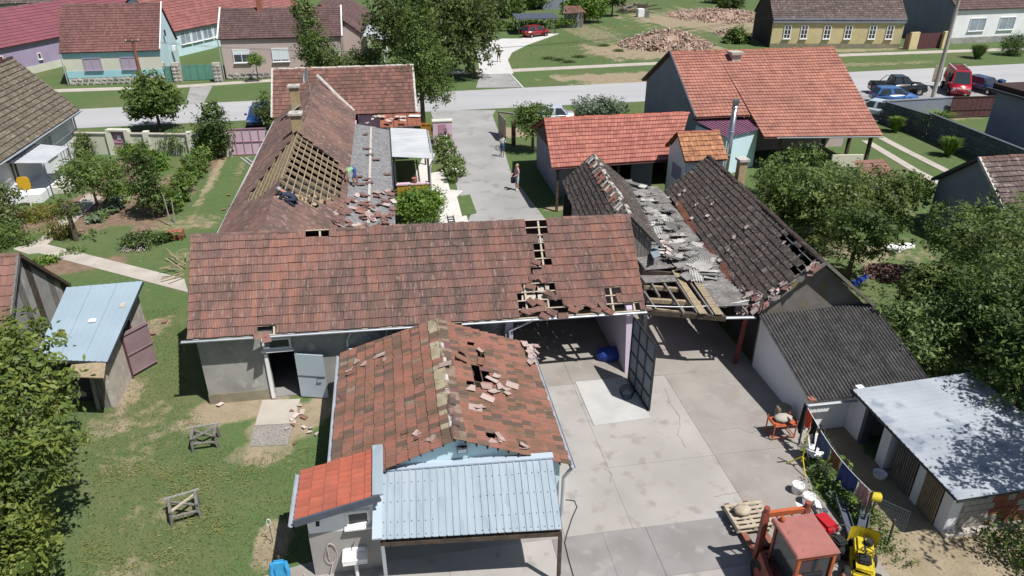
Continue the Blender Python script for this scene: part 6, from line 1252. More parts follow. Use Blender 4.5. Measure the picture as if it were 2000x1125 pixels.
b_ = gp(622, 168); tree('slim_conifer', 'slim pointed conifer in front of the beige house', 'tree', b_, [E_(-.3, 0, 5.2, 1.4, 1.4, 2.2), E_(-.6, 0, 7.6, 1.0, 1., 1.7), E_(.9, 0, 3.2, 1.6, 1.4, 1.8), E_(-.5, 0, 3, 1.3, 1.3, 1.7), E_(2., .2, 2.2, 1., 1., 1.4)], 'leaf_mid', 700, 12, .25, (.16, 1), seed=153)
b_ = gp(314, 256); tree('round_tree', 'round broadleaf tree on the verge by the garden wall', 'tree', b_, [E_(0, 0, 2.9, 1.9, 1.9, 1.25), E_(.9, 0, 2.3, 1.3), E_(-1., 0, 2.3, 1.3), E_(0, 0, 3.7, 1.2)], 'leaf_mid', 620, 13, .28, (.13, 1.5), seed=154, spread=.15)
b_ = gp(505, 160); tree('young_tree', 'little yellow-green sapling on the pavement before the beige house', 'tree', b_, [E_(0, 0, 2.3, .9, .9, .6)], 'leaf_bright', 90, 10, .22, (.05, 1.6), seed=155, limbs=3)
b_ = gp(527, 252); tree('verge_shrub', 'shrub between the blue car and the street wing', 'bush', b_, [E_(0, 0, 1.6, .9, .9, 1.3)], 'leaf_olive', 150, 10, .2, (.06, .6), seed=156)
b_ = gp(705, 152); tree('yard_bush', 'wide bush in front of the porch beside the beige house', 'bush', b_, [E_(0, 0, 1.6, 2.2, 1.8, 1.6)], 'leaf_olive', 320, 12, .26, (.1, .6), seed=157)
for i, (px, py, r_, h_, mt, lab) in enumerate(((985, 30, 3.2, 6, 'leaf_mid', 'leafy tree beyond the carport by the pale shed'), (1140, 40, 3.2, 6.5, 'leaf_bright', 'bright bushy tree behind the plank shack'), (1195, 28, 2.2, 6, 'leaf_dark', 'dark tree beside the timber heap'), (1035, 14, 3, 6, 'leaf_mid', 'tree behind the flat carport roof'), (1425, 20, 2, 4, 'leaf_dark', 'tree beside the dark brick gable'), (1440, 80, 1.6, 2.4, 'leaf_mid', 'bush at the dark gable foot'), (900, 12, 4.5, 9, 'leaf_olive', 'tree behind the huge street tree'), (1420, 2, 3.5, 6, 'leaf_dark', 'tree at the top edge beyond the brick rubble'))):
    b_ = gp(px, py+4); tree('garden_tree', lab, 'tree', b_, [E_(0, 0, h_-r_, r_*.9), E_(r_*.6, 0, h_-r_*1.3, r_*.6), E_(-r_*.6, .3, h_-r_*1.3, r_*.6)], mt, int(150*r_), 12, .4, (.15, h_*.3), seed=160+i, group=None)
b_ = gp(960, 62); tree('vine_row', 'low green vine row beside the carport', 'vine', b_, [E_(k*1.2, .2*k, .8, .9, .7, .8) for k in range(-2, 12)], 'leaf_bright', 420, 10, .3, None, seed=175)
# garden, left
GT = [('garden_tree', 195, 418, [E_(0, 0, 2.4, 1.6, 1.6, 1.1), E_(.9, .4, 2.0, 1.0), E_(-.9, .2, 2.2, 1.0), E_(-.2, .5, 3.0, .9)], 'leaf_mid', 430, .17, (.08, 1.5), 'fruit tree with round crown over the vegetable bed'),
      ('garden_tree', 298, 425, [E_(0, 0, 2.2, .9, .9, 1.6), E_(.1, .1, 3.6, .7, .7, 1.1), E_(.4, 0, 1.2, .8)], 'leaf_dark', 330, .18, (.08, .8), 'slender dark fruit tree with stakes at its foot'),
      ('garden_tree', 428, 308, [E_(0, 0, 2.2, 1.2, 1.2, 1.7), E_(.2, 0, 3.5, .7), E_(-.3, 0, 1.2, 1.1)], 'leaf_dark', 360, .22, (.08, .8), 'dark shrub tree against the pink gate'),
      ('garden_tree', 150, 470, [E_(0, 0, 1.7, .7, .7, .5)], 'leaf_olive', 40, .16, (.13, 2.0), 'nearly bare fruit tree trunk beside the path'),
      ('garden_tree', 25, 445, [E_(0, 0, 1.9, 1.0, 1.0, .9), E_(-.5, .3, 1.4, .9)], 'leaf_olive', 200, .17, (.06, .9), 'small pale fruit tree in front of the white house wall'),
      ('garden_bush', 265, 312, [E_(0, 0, .7, 1.1, .8, .6)], 'leaf_bright', 150, .18, None, 'low bright bush by the garden door'),
      ('garden_bush', 350, 300, [E_(0, 0, .9, 1.3, .8, .9)], 'leaf_pale', 170, .2, None, 'pale bush in front of the garden wall'),
      ('garden_bush', 170, 305, [E_(0, 0, .9, .7, .7, .9)], 'leaf_olive', 80, .18, None, 'small olive bush at the white house corner'),
      ('golden_bush', 65, 428, [E_(0, 0, .4, 1.4, 1.0, .4), E_(1.3, .9, .35, .9, .7, .35)], 'leaf_gold', 260, .13, None, 'golden green low shrubs in the front bed'),
      ('golden_bush', 120, 460, [E_(0, 0, .35, .9, .8, .4)], 'leaf_gold', 140, .12, None, 'small golden shrub beside the path fork'),
      ('garden_bush', 30, 478, [E_(0, 0, .5, 1.4, .8, .5), E_(-1, -.5, .5, 1)], 'leaf_mid', 240, .14, None, 'green border plants left of the path'),
      ('garden_bush', 305, 330, [E_(0, 0, .7, 1.0, .8, .7)], 'leaf_bright', 150, .2, None, 'leafy bright bush between the garden door and the bean rows'),
      ('garden_bush', 225, 345, [E_(0, 0, .5, .9, .7, .5)], 'leaf_pale', 110, .18, None, 'pale low bush behind the round fruit tree'),
      ('garden_bush', 395, 292, [E_(0, 0, .8, .9, .7, .8)], 'leaf_bright', 130, .2, None, 'bright bush left of the dark shrub tree by the wall'),
      ('garden_bush', 240, 380, [E_(0, 0, .35, 1.2, .8, .4)], 'leaf_bright', 120, .16, None, 'low leafy vegetables on the bare bed'),
      ('garden_bush', 5, 460, [E_(0, 0, .6, 1.2, .9, .6)], 'leaf_pale', 150, .16, None, 'pale shrub at the left frame edge'),
      ('lane_tree', 1040, 298, [E_(0, 0, 2.3, 1.3, 1.3, 1.0), E_(-.6, .4, 2.8, .9), E_(.5, 0, 2.9, .9)], 'leaf_mid', 340, .2, (.11, 1.3), 'small dark-trunked tree beside the lane and orange shed'),
      ('round_shrub', 823, 437, [E_(0, 0, 1.15, 1.35, 1.25, 1.05), E_(-.7, .1, 1.3, .8), E_(.7, 0, 1.3, .8)], 'leaf_bright', 560, .17, (.06, .5), 'big round bright shrub on the patio'),
      ('verge_bush', 1155, 232, [E_(0, 0, 1., 1.7, 1.2, 1.), E_(1.8, .3, .9, 1.5, 1., .9)], 'leaf_grey', 320, .22, None, 'silvery loose bush behind the orange shed ridge'),
      ('box_bush', 1975, 108, [E_(0, 0, 1.3, 1.5, 1.3, 1.35)], 'leaf_dark', 420, .16, None, 'clipped dark round bush before the white street house')]
for i, (nm, px, py, el, mt, nc_, ls_, tk, lab) in enumerate(GT): tree(nm, lab, 'bush' if 'bush' in nm or 'shrub' in nm else 'tree', gp(px, py), el, mt, nc_, 11, ls_, tk, seed=200+i)
def grass_clump(label, c, r_, h_, mat, n, seed):
    rg = np.random.default_rng(seed); m = MB(); t_ = thing('ornamental_grass', label, 'grass clump', tuple(c), group='ornamental grasses by the block fence')
    for i in range(n):
        a = rg.uniform(0, 6.28); l = rg.uniform(.5, 1); d_ = V((cos(a), sin(a), 0))*r_*rg.uniform(.2, 1); b_ = V(c)+d_*.15; md = V(c)+d_*.6+V((0, 0, h_*l*.8)); tp = V(c)+d_*1.05+V((0, 0, h_*l*.85)); w_ = V((-sin(a), cos(a), 0))*.03
        m.add([b_-w_, b_+w_, md+w_, md-w_, tp], [(0, 1, 2, 3), (3, 2, 4)], rg.random())
    m.build('blades', mat, t_)
for i, (px, py, r_, h_, lab) in enumerate(((1820, 262, 2.2, 2.2, 'largest bright grass clump behind the fence bend'), (1747, 258, .9, 1.5, 'small bright grass clump at the fence foot near the orange roof'), (1850, 305, 1.0, 1.7, 'bright grass clump at the fence foot beside the wheel tracks'), (1768, 225, 1.2, 1.3, 'dull grass clump at the blue hatchback'))): grass_clump(lab, gp(px, py), r_, h_, 'leaf_bright' if i < 3 else 'leaf_olive', 500, i)
grass_clump('pale grass clump on the far verge before the white street house', gp(1908, 114), 1.7, 2.1, 'leaf_pale', 600, 9)
def bed(name, label, cat, pts, n, mats, ls, hmax, seed, petals=0):
    t_ = thing(name, label, cat, tuple(gp(*pts[0]))); c = gp(*pts[0]); els = []
    for p in pts: q_ = gp(*p)-c; els.append(E_(q_.x, q_.y, hmax*.5, .55, .55, hmax*.5))
    for k, mt in enumerate(mats):
        o = bpy.data.objects.new('foliage', crown_mesh('foliage', els, n//len(mats), 10, ls, mt, seed=seed+k)); C.objects.link(o); local(o, t_)
    if petals: o = bpy.data.objects.new('flowers', crown_mesh('flowers', els, petals, 3, .12, 'petals', seed=seed+9, asp=.9)); C.objects.link(o); local(o, t_)
bed('bean_rows', 'tall bean and vegetable rows beside the dirt strip', 'vegetables', [(345, 400), (360, 392), (365, 375), (375, 362), (385, 350), (395, 338), (402, 325), (410, 312), (355, 380), (370, 345), (385, 328), (395, 308), (340, 415), (330, 408)], 700, ['leaf_bright', 'leaf_mid', 'leaf_pale'], .2, 1.5, 300)
bed('cabbage_row', 'silvery green cabbage row under the fruit tree', 'vegetables', [(200, 425), (212, 416), (222, 408), (232, 396), (190, 432)], 150, ['leaf_grey', 'leaf_pale'], .25, .45, 310)
bed('lettuce_row', 'sparse pale lettuce row across the bare bed', 'vegetables', [(170, 475), (180, 464), (152, 488), (190, 455), (145, 492)], 36, ['leaf_pale'], .14, .2, 315)
bed('herb_patch', 'small green herb patch on the bed below the path', 'vegetables', [(85, 515), (98, 512), (75, 520)], 70, ['leaf_bright'], .16, .3, 318)
bed('flower_bed', 'flower bed with pale blossoms between patio and lane', 'flowers', [(870, 280), (872, 292), (878, 305), (884, 318), (886, 332), (880, 345), (885, 355), (895, 345), (895, 330), (868, 300), (872, 318), (876, 335), (862, 290)], 560, ['leaf_mid', 'leaf_pale', 'leaf_olive'], .18, 1.1, 320, 60)
bed('yard_hedge', 'strip of weeds and hedge below the clothes line', 'hedge', [(1600, 888), (1608, 905), (1618, 920), (1625, 940), (1635, 955), (1645, 972), (1655, 990), (1668, 1005), (1615, 950)], 320, ['leaf_bright', 'leaf_mid', 'leaf_grey'], .12, .5, 330)
bed('weed_strip', 'patchy weeds around the leaning fence post', 'weeds', [(1700, 1010), (1710, 1035), (1725, 1055), (1740, 1075), (1700, 1060), (1760, 1095), (1690, 1030)], 110, ['leaf_mid', 'leaf_olive'], .08, .14, 335)
b_ = gp(278, 480); t_ = thing('brushwood_pile', 'pile of cut brushwood on the lawn', 'brushwood', tuple(b_)); o = bpy.data.objects.new('leaves', crown_mesh('leaves', [E_(0, 0, .35, 1.1, .7, .4), E_(1.2, .5, .25, .9, .4, .25)], 230, 9, .16, 'leaf_dark', seed=340)); C.objects.link(o); local(o, t_)
m = LB()
for i in range(24): a = random.gauss(-1.9, .35); m.tube([(random.uniform(-.6, .6), random.uniform(-.4, .4), .35), (random.uniform(-.6, .3)+cos(a)*.7, sin(a)*.9, .05)], .02, 4)
m.build('sticks', 'bark_pale', t_)
# fallen leaves and grass tufts on the near lawn
rg = np.random.default_rng(77)
def scatter(name, label, n, poly, ls, mat, h, clumps=None, kind='stuff'):
    P_ = [gp(*p) for p in poly]; lo = [min(p[i] for p in P_) for i in (0, 1)]; hi = [max(p[i] for p in P_) for i in (0, 1)]
    vs = []; k = 0; pp = [(p.x, p.y) for p in P_]; cl = [gp(*c) for c in clumps] if clumps else None; r_ = []
    while k < n:
        if cl and rg.random() < .75: c = cl[rg.integers(len(cl))]; x, y = c.x+rg.normal()*.35, c.y+rg.normal()*.28
        else: x, y = rg.uniform(lo[0], hi[0]), rg.uniform(lo[1], hi[1])
        if not inpoly(x, y, pp): continue
        k += 1; a = rg.uniform(0, 6.28); L_ = ls*rg.uniform(.6, 1.4); z = rg.uniform(.01, .04)
        if h: vs += [(x-cos(a)*ls*.3, y-sin(a)*ls*.3, 0), (x+cos(a)*ls*.3, y+sin(a)*ls*.3, 0), (x+rg.normal()*h*.6, y+rg.normal()*h*.6, h*rg.uniform(.5, 1.2))]; r_.append(rg.random())
        else: vs += [(x-cos(a)*L_, y-sin(a)*L_, z), (x+sin(a)*L_*.4, y-cos(a)*L_*.4, z+.02), (x+cos(a)*L_, y+sin(a)*L_, z+rg.uniform(0, .04))]; r_.append(rg.random())
    m = MB(); m.v = vs; m.f = [(3*i, 3*i+1, 3*i+2) for i in range(n)]; m.r = r_; m.build(name, mat, label=label, kind=kind)
scatter('fallen_leaves', 'yellowed leaves and twigs blown over the near lawn', 1700, [(170, 860), (640, 870), (560, 1125), (160, 1125)], .06, 'leaf_litter', 0, [(265, 915), (385, 920), (395, 945), (325, 930), (345, 965), (400, 1005), (350, 1030), (330, 1090), (240, 1100), (220, 925), (470, 930), (425, 1030), (180, 1080)])
scatter('grass', 'short grass of the near lawn', 26000, [(60, 620), (350, 600), (365, 780), (480, 900), (660, 860), (560, 1130), (-60, 1130)], .035, 'grass_blade', .06)
scatter('meadow_grass', 'taller rough grass on the plot across the street', 5000, [(1000, 135), (1290, 120), (1215, 100), (1200, 40), (1110, 62), (1000, 105), (985, 120)], .08, 'grass_blade', .28, [(1090, 118), (1110, 122), (1070, 115), (1130, 112), (1180, 90), (1210, 100)])
# ================================================================ VEHICLES
def paint(name, c, rough=.25):
    m = M(name, c, rough=rough, spec=.5); m.node_tree.nodes['Principled BSDF'].inputs['Coat Weight'].default_value = .6; return name
paint('car_blue', (.03, .085, .27)); paint('car_red', (.26, .02, .025)); paint('car_silver', (.52, .58, .66)); paint('car_blue2', (.05, .14, .36)); paint('car_black', (.012, .014, .016)); paint('car_fire', (.42, .012, .03)); paint('car_navy', (.02, .05, .12))
def wheel(parent, x, y, r, w_=.2):
    m = LB(); s_ = 1 if y > 0 else -1; n = 18
    prof = [(r*.62, -w_/2), (r*.95, -w_/2), (r, -w_*.3), (r, w_*.3), (r*.95, w_/2), (r*.62, w_/2)]
    vs = [(x+ra*cos(2*pi*k/n), y+z, r+ra*sin(2*pi*k/n)) for ra, z in prof for k in range(n)]
    m.add(vs, [(i*n+k, i*n+(k+1) % n, ((i+1) % 6)*n+(k+1) % n, ((i+1) % 6)*n+k) for i in range(6) for k in range(n)]); W = m.build('wheel', 'black_rubber', parent)
    m = LB(); yy = y+s_*w_*.4; vs = [(x, yy+s_*.01, r)]+[(x+r*.62*cos(2*pi*k/n), yy-s_*.02, r+r*.62*sin(2*pi*k/n)) for k in range(n)]; m.add(vs, [(0, 1+k, 1+(k+1) % n) for k in range(n)]); m.build('rim', 'steel', W)
def car(name, label, loc, head, L, W, H, mat, style='hatch', plate=True):
    """x = forward"""
    t_ = thing(name, label, 'car' if style not in ('van', 'pickup') else style, tuple(loc), head); h = W/2; a = L/2
    belt = {'hatch': .92, 'mpv': 1.0, 'sedan': .9, 'van': 1.15, 'pickup': 1.12}[style]; hood = {'hatch': .88, 'mpv': .98, 'sedan': .86, 'van': 1.1, 'pickup': 1.08}[style]
    hl = {'hatch': .24, 'mpv': .2, 'sedan': .28, 'van': .12, 'pickup': .27}[style]*L     # hood length
    prof = [(-a, .42), (-a+.06, .3), (a-.1, .3), (a, .45), (a-.04, .68), (a-.18, hood-.06), (a-hl, belt), (-a+.12, belt), (-a+.02, belt-.1)]
    m = LB(); k = len(prof); vs = []
    for s_, wd in ((-1, 1), (1, 1)):
        for (x, z) in prof: vs.append((x, s_*h*(1 if .35 < z < belt-.05 else .93)*(.9 if abs(x) > a-.2 else 1), z))
    m.add(vs, [tuple(range(k)), tuple(range(2*k-1, k-1, -1))]+[(i, k+i, k+(i+1) % k, (i+1) % k) for i in range(k)])
    body = m.build('body', mat, t_)
    bm = bmesh.new(); bm.from_mesh(body.data); bmesh.ops.recalc_face_normals(bm, faces=bm.faces); bmesh.ops.bevel(bm, geom=bm.edges[:], offset=.05, segments=2, affect='EDGES', clamp_overlap=True); bm.to_mesh(body.data); bm.free(); body.data.shade_smooth()
    # cabin
    x0b, x1b = {'hatch': (-a+.1, a-hl), 'mpv': (-a+.08, a-hl), 'sedan': (-a+.55, a-hl), 'van': (-a+.05, a-hl+.1), 'pickup': (-a+1.75, a-hl)}[style]
    x0t, x1t = {'hatch': (x0b+.35, x1b-.75), 'mpv': (x0b+.22, x1b-.8), 'sedan': (x0b+.6, x1b-.75), 'van': (x0b+.08, x1b-.65), 'pickup': (x0b+.2, x1b-.7)}[style]
    hb, ht = h*.93, h*.76; z0, z1 = belt-.04, H
    m = LB(); B8 = [(x0b, -hb, z0), (x1b, -hb, z0), (x1b, hb, z0), (x0b, hb, z0), (x0t, -ht, z1), (x1t, -ht, z1), (x1t, ht, z1), (x0t, ht, z1)]; m.hexa(B8); m.build('cabin', mat, t_, bevel=.05)
    Bv = [V(p) for p in B8]
    def pane(nm, p, inset, out, mt='glass'):
        c = sum(p, V())/4; q = [c+(x-c)*inset+V(out) for x in p]; LB().quad(*q).build(nm, mt, t_)
    pane('windscreen', [Bv[1], Bv[2], Bv[6], Bv[5]], .84, (.012, 0, .012)); pane('rear_window', [Bv[3], Bv[0], Bv[4], Bv[7]], .8, (-.012, 0, .012))
    for s_, q in ((-1, [Bv[0], Bv[1], Bv[5], Bv[4]]), (1, [Bv[2], Bv[3], Bv[7], Bv[6]])):
        n_ = 2
        for i in range(n_):
            f0, f1 = i/n_+.04, (i+1)/n_-.03; p = [q[0].lerp(q[1], f0), q[0].lerp(q[1], f1), q[3].lerp(q[2], f1), q[3].lerp(q[2], f0)]; pane('side_window', p, .86, (0, s_*.014, .004), 'glass' if style != 'van' or i == (1 if s_ < 0 else 0) else mat)
    r = .33 if style in ('hatch', 'mpv', 'sedan') else .38
    for x in (-a+.75, a-.8):
        for y in (-h+.08, h-.08): wheel(t_, x, y, r)
    for s_ in (-1, 1):
        LB().box(a-.16, a+.0, s_*h*.72-.16, s_*h*.72+.16, .62, .76).build('headlight', 'glass_light', t_, bevel=.02); LB().box(-a-.005, -a+.1, s_*h*.74-.12, s_*h*.74+.12, .66, .9).build('taillight', 'tractor_red', t_, bevel=.02)
        LB().box(x1b-.35, x1b-.18, s_*(h+.1)-.1, s_*(h+.1)+.1, belt, belt+.16).build('mirror', mat, t_, bevel=.03)
    LB().box(a-.02, a+.012, -.3, .3, .42, .56).build('grille', 'black_rubber', t_)
    if style == 'pickup':
        LB().box(-a+.12, x0b-.05, -h*.8, h*.8, belt+.01, belt+.03).build('bed_cover', 'black_rubber', t_)
        for s_ in (-1, 1): LB().tube([(x0b-.7, s_*h*.75, belt), (x0b-.1, s_*h*.72, H-.1), (x0b-.1, 0, H-.06)], .035, 6).build('roll_bar', 'steel', t_)
    if style == 'van':
        for y in (-h*.66, h*.66): LB().bar((x0t+.1, y, H+.1), (x1t-.1, y, H+.1), .05, .05).build('roof_rail', 'white_paint', t_)
        for k in range(5): x = x0t+.2+(x1t-x0t-.4)*k/4; LB().bar((x, -h*.66, H+.11), (x, h*.66, H+.11), .05, .05).build('rack_bar', 'dark_grey', t_)
    return t_
def heading(pa, pb): a, b = gp(*pa), gp(*pb); return atan2(b.y-a.y, b.x-a.x)
c = gp(505, 250); car('parked_car', 'blue car facing the yard by the pink gate', c+V((0, 1.6, 0)), radians(-92), 4.2, 1.78, 1.5, 'car_blue')
c = gp(1045, 74); car('parked_car', 'dark red family car under the carport', c+V((.3, 1.2, 0)), radians(28), 4.2, 1.78, 1.65, 'car_red', 'mpv')
c = gp(1072, 240); car('parked_car', 'pale blue car half hidden behind the orange shed roof', c, radians(170), 4.4, 1.78, 1.48, 'car_silver', 'sedan')
c = gp(1694, 226); car('parked_car', 'silver sedan seen from behind next to the orange roof corner', c+V((.4, 0, 0)), radians(128), 4.5, 1.8, 1.45, 'car_silver', 'sedan')
c = gp(1742, 200); car('parked_car', 'blue hatchback behind the block fence', c, radians(-10), 4.1, 1.75, 1.48, 'car_blue2')
c = gp(1750, 183); car('pickup_truck', 'black double-cab pickup with chrome roll bar', c, radians(-14), 5.3, 1.85, 1.8, 'car_black', 'pickup')
c = gp(1876, 184); vn = car('fire_van', 'red fire service van with roof rack and open side', c+V((0, .9, 0)), radians(-118), 5.0, 1.95, 2.35, 'car_fire', 'van')
LB().hexa([(.2, -1.0, .5), (1.2, -1.0, .5), (1.2, -.99, .5), (.2, -.99, .5), (.2, -1.0, 2.), (1.2, -1.0, 2.), (1.2, -.99, 2.), (.2, -.99, 2.)]).build('doorway_shade', 'interior_shade', vn)  # flat dark plate, coloured as the shade inside the open side
LB().hexa([(-2.5, -1.0, .5), (-2.45, -1.0, .5), (-2.2, -1.85, .5), (-2.25, -1.85, .5), (-2.5, -1.0, 2.2), (-2.45, -1.0, 2.2), (-2.2, -1.85, 2.2), (-2.25, -1.85, 2.2)]).build('open_door', 'wood_pale', vn)
fc = bpy.data.curves.new('hood_lettering', 'FONT'); fc.body = 'VATROGASCI'; fc.size = .25; fc.align_x = 'CENTER'; fc.extrude = .004
fo = bpy.data.objects.new('hood_lettering', fc); C.objects.link(fo); bpy.context.view_layer.update()
fm = bpy.data.meshes.new_from_object(fo.evaluated_get(bpy.context.evaluated_depsgraph_get())); bpy.data.objects.remove(fo); fm.materials.append(_m['white_paint'])
fo = bpy.data.objects.new('hood_lettering', fm); C.objects.link(fo); fo.parent = vn; fo.matrix_basis = Matrix.Translation((2.475, 0, .76)) @ Matrix.Rotation(pi/2, 4, 'Z') @ Matrix.Rotation(radians(69), 4, 'X')
c = gp(1922, 183); nb = car('parked_car', 'navy car with its door swung up beside the red van', c+V((.5, .8, 0)), radians(-85), 4.2, 1.76, 1.46, 'car_navy')
LB().hexa([(.5, .9, .5), (1.3, .9, .5), (1.0, 1.6, .55), (.35, 1.5, .55), (.5, .9, 1.3), (1.1, .9, 1.2), (.85, 1.6, 1.25), (.35, 1.5, 1.3)]).build('open_door', 'car_navy', nb)
# forklift
fk = thing('forklift', 'faded red forklift with boxy cab at the bottom of the yard', 'forklift', (9.45, 11.4, 0))
def fbox(nm, x0, x1, y0, y1, z0, z1, mt, bv=.02): return MB().box(x0, x1, y0, y1, z0, z1).build(nm, mt, fk, bevel=bv)
fbox('chassis', 8.85, 10.0, 10.0, 12.4, .35, .85, 'machine_red'); fbox('counterweight', 8.9, 9.95, 9.5, 10.3, .4, 1.25, 'machine_red', .08); fbox('hood', 8.95, 9.9, 10.31, 10.95, .86, 1.3, 'machine_red', .05)
for x in (8.78, 9.98):
    for y, r in ((10.2, .3), (12.1, .42)):
        m = MB(); n = 16; vs = [(x+dx_, y+r*cos(2*pi*k/n), r+.02+r*sin(2*pi*k/n)) for dx_ in (-.14, .14) for k in range(n)]; m.add(vs, [(k, (k+1) % n, n+(k+1) % n, n+k) for k in range(n)]+[tuple(range(n))[::-1], tuple(range(n, 2*n))]); W = m.build('wheel', 'black_rubber', fk); put2(MB().tube([(x-.15, y, r+.02), (x+.15, y, r+.02)], r*.5, 12).build('rim', 'machine_red'), W, fk)
for x in (8.95, 9.88):
    for y in (11.1, 12.2): MB().bar((x, y, .86), (x, y, 2.2), .08, .08).build('cab_post', 'orange_paint' if y < 12 else 'machine_red', fk)
    MB().bar((x, 11.15, .95), (x, 12.15, .95), .05, .1).build('cab_sill', 'machine_red', fk); sx = -.01 if x < 9 else .01
    MB().quad((x+sx, 11.16, 1.0), (x+sx, 12.14, 1.0), (x+sx, 12.14, 2.12), (x+sx, 11.16, 2.12)).build('cab_window', 'glass', fk)
m = MB(); 
for (a, b) in (((8.99, .95), (9.84, .95)), ((8.99, 2.12), (9.84, 2.12)), ((9.0, 1.45), (9.12, 1.45))): m.bar((a[0], 11.1, a[1]), (b[0], 11.1, b[1]), .07, .12)
m.build('rear_frame', 'orange_paint', fk); MB().quad((9.03, 11.11, 1.02), (9.82, 11.11, 1.02), (9.82, 11.11, 2.06), (9.03, 11.11, 2.06)).build('cab_window', 'glass', fk)
fbox('seat', 9.2, 9.65, 11.25, 11.7, .9, 1.15, 'orange_cloth', .05); fbox('seat_back', 9.2, 9.65, 11.2, 11.32, 1.151, 1.7, 'orange_cloth', .05)
MB().hexa([(8.8, 11.0, 2.2), (9.98, 11.0, 2.2), (9.98, 12.32, 2.22), (8.8, 12.32, 2.22), (8.84, 11.04, 2.27), (9.94, 11.04, 2.27), (9.94, 12.28, 2.29), (8.84, 12.28, 2.29)]).build('cab_roof', 'machine_roof', fk, bevel=.015)
MB().lathe([(.07, 0), (.07, .08), (.045, .14), (0, .15)], (9.02, 12.15, 2.29), 12).build('beacon', 'orange_paint', fk)
for x in (8.85, 10.0): MB().bar((x, 12.62, .15), (x, 12.62, 2.15), .16, .14, (0, 1, 0)).build('mast_rail', 'machine_red', fk); MB().tube([(x, 12.62, 2.15), (x, 12.62, 2.32)], .08, 10).build('mast_cap', 'machine_red', fk)
for z_ in (.6, 2.08): MB().bar((8.93, 12.62, z_), (9.92, 12.62, z_), .1, .16).build('mast_crossbar', 'orange_paint', fk)
MB().tube([(9.42, 12.66, .3), (9.42, 12.66, 1.8)], .07, 10).build('lift_cylinder', 'steel', fk); MB().box(8.98, 9.87, 12.74, 12.82, .25, .75).build('carriage', 'maroon_gate', fk)
for x in (9.08, 9.68): MB().hexa([(x-.09, 12.83, .16), (x+.09, 12.83, .16), (x+.07, 14.95, .17), (x-.07, 14.95, .17), (x-.09, 12.83, .23), (x+.09, 12.83, .23), (x+.07, 14.95, .2), (x-.07, 14.95, .2)]).build('fork', 'metal_rust', fk)
MB().bar((8.6, 10.6, .5), (8.72, 12.3, .9), .12, .5).build('side_panel', 'machine_red', fk); MB().tube([(9.42+.16*cos(2*pi*k/14), 11.92+.05*sin(2*pi*k/14), 1.45+.15*sin(2*pi*k/14)) for k in range(15)], .014, 5).build('steering_wheel', 'black_rubber', fk)
for x in (9.2, 9.62): MB().tube([(x, 12.7, 2.0), (x+.05, 12.5, 1.6), (x, 12.45, 1.0), (x-.05, 12.4, .7)], .022, 6).build('hydraulic_hose', 'black_rubber', fk)
for x in (8.98, 9.86): MB().tube([(x, 12.3, 2.05), (x, 12.42, 2.03)], .08, 12).build('work_lamp', 'steel', fk)
MB().bar((9.85, 10.6, 1.3), (9.85, 10.6, 1.95), .07, .07).build('exhaust_stack', 'metal_rust', fk); MB().box(8.97, 9.88, 10.95, 11.08, .86, 1.0).build('step_plate', 'dark_grey', fk); MB().hexa([(8.55, 10.1, .3), (8.85, 10.1, .3), (8.85, 11.0, .3), (8.55, 11.0, .3), (8.6, 10.1, .9), (8.85, 10.1, .9), (8.85, 11.0, 1.0), (8.6, 11.0, 1.0)]).build('fender', 'machine_red', fk, bevel=.03)
pt_ = thing('pallet', 'pale wooden pallet resting on the forklift forks', 'pallet', (9.45, 14.2, .24))
for k in range(6): y = 13.75+k*.17; MB().box(8.86, 10.02, y, y+.1, .375, .4).build('deck_board', 'wood_pale', pt_)
for x in (8.87, 9.38, 9.92): MB().box(x, x+.1, 13.76, 14.7, .24, .374).build('bearer', 'wood_pale', pt_)
for y in (13.76, 14.6): MB().box(8.86, 10.02, y, y+.1, .215, .239).build('bottom_board', 'wood_pale', pt_)
MB().blob((9.25, 14.3, .52), (.28, .22, .14), 7, .12).build('cement_sack', 'wood_pale', label='half empty paper sack lying on the pallet', cat='sack', smooth=True)
# yellow and red garden machines
c = gp(1682, 1105, .3); ym = thing('ride_on_mower', 'bright yellow garden machine with black wheels and exhaust at lower right', 'mower', (c.x, c.y, 0), radians(60))
LB().box(-.55, .5, -.3, .3, .28, .5).build('deck', 'yellow_paint', ym, bevel=.05); LB().box(.0, .6, -.24, .24, .5, .82).build('hood', 'yellow_paint', ym, bevel=.07); LB().box(-.5, -.05, -.27, .27, .5, .62).build('fender', 'yellow_paint', ym, bevel=.06)
m = LB(); vs = []
for j, z in enumerate((.45, 1.0)):
    for k in range(9): a = -1.1+2.2*k/8; vs.append((.55+.25*cos(a)*(1-.2*j), .42*sin(a), z))
m.add(vs, [(k, k+1, 10+k, 9+k) for k in range(8)]); m.add([(x-.03, y, z) for x, y, z in vs], [(9+k, 10+k, k+1, k) for k in range(8)]); m.build('front_shield', 'yellow_paint', ym)
LB().lathe([(.0, .9), (.08, .9), (.1, .92), (.1, .8), (.07, .78)], (.3, -.1, .05), 12).build('exhaust', 'black_metal', ym); LB().box(-.3, .05, -.17, .17, .62, .75).build('seat', 'black_rubber', ym, bevel=.04); LB().tube([(.02, 0, .7), (-.1, 0, .98)], .02, 6).build('steering_column', 'black_metal', ym); LB().tube([(-.12+.05*cos(k*.45), .15*sin(k*.45), 1.0+.06*cos(k*.45)) for k in range(15)], .014, 5).build('steering_wheel', 'black_rubber', ym); LB().bar((.1, -.31, .42), (.55, -.31, .42), .04, .12).build('side_grille', 'black_metal', ym); LB().bar((.05, 0, .828), (.58, 0, .828), .05, .01).build('hood_stripe', 'black_metal', ym)
for x, y, r in ((-.4, -.38, .24), (-.4, .38, .24), (.42, -.34, .18), (.42, .34, .18)): wheel(ym, x, y, r, .17)
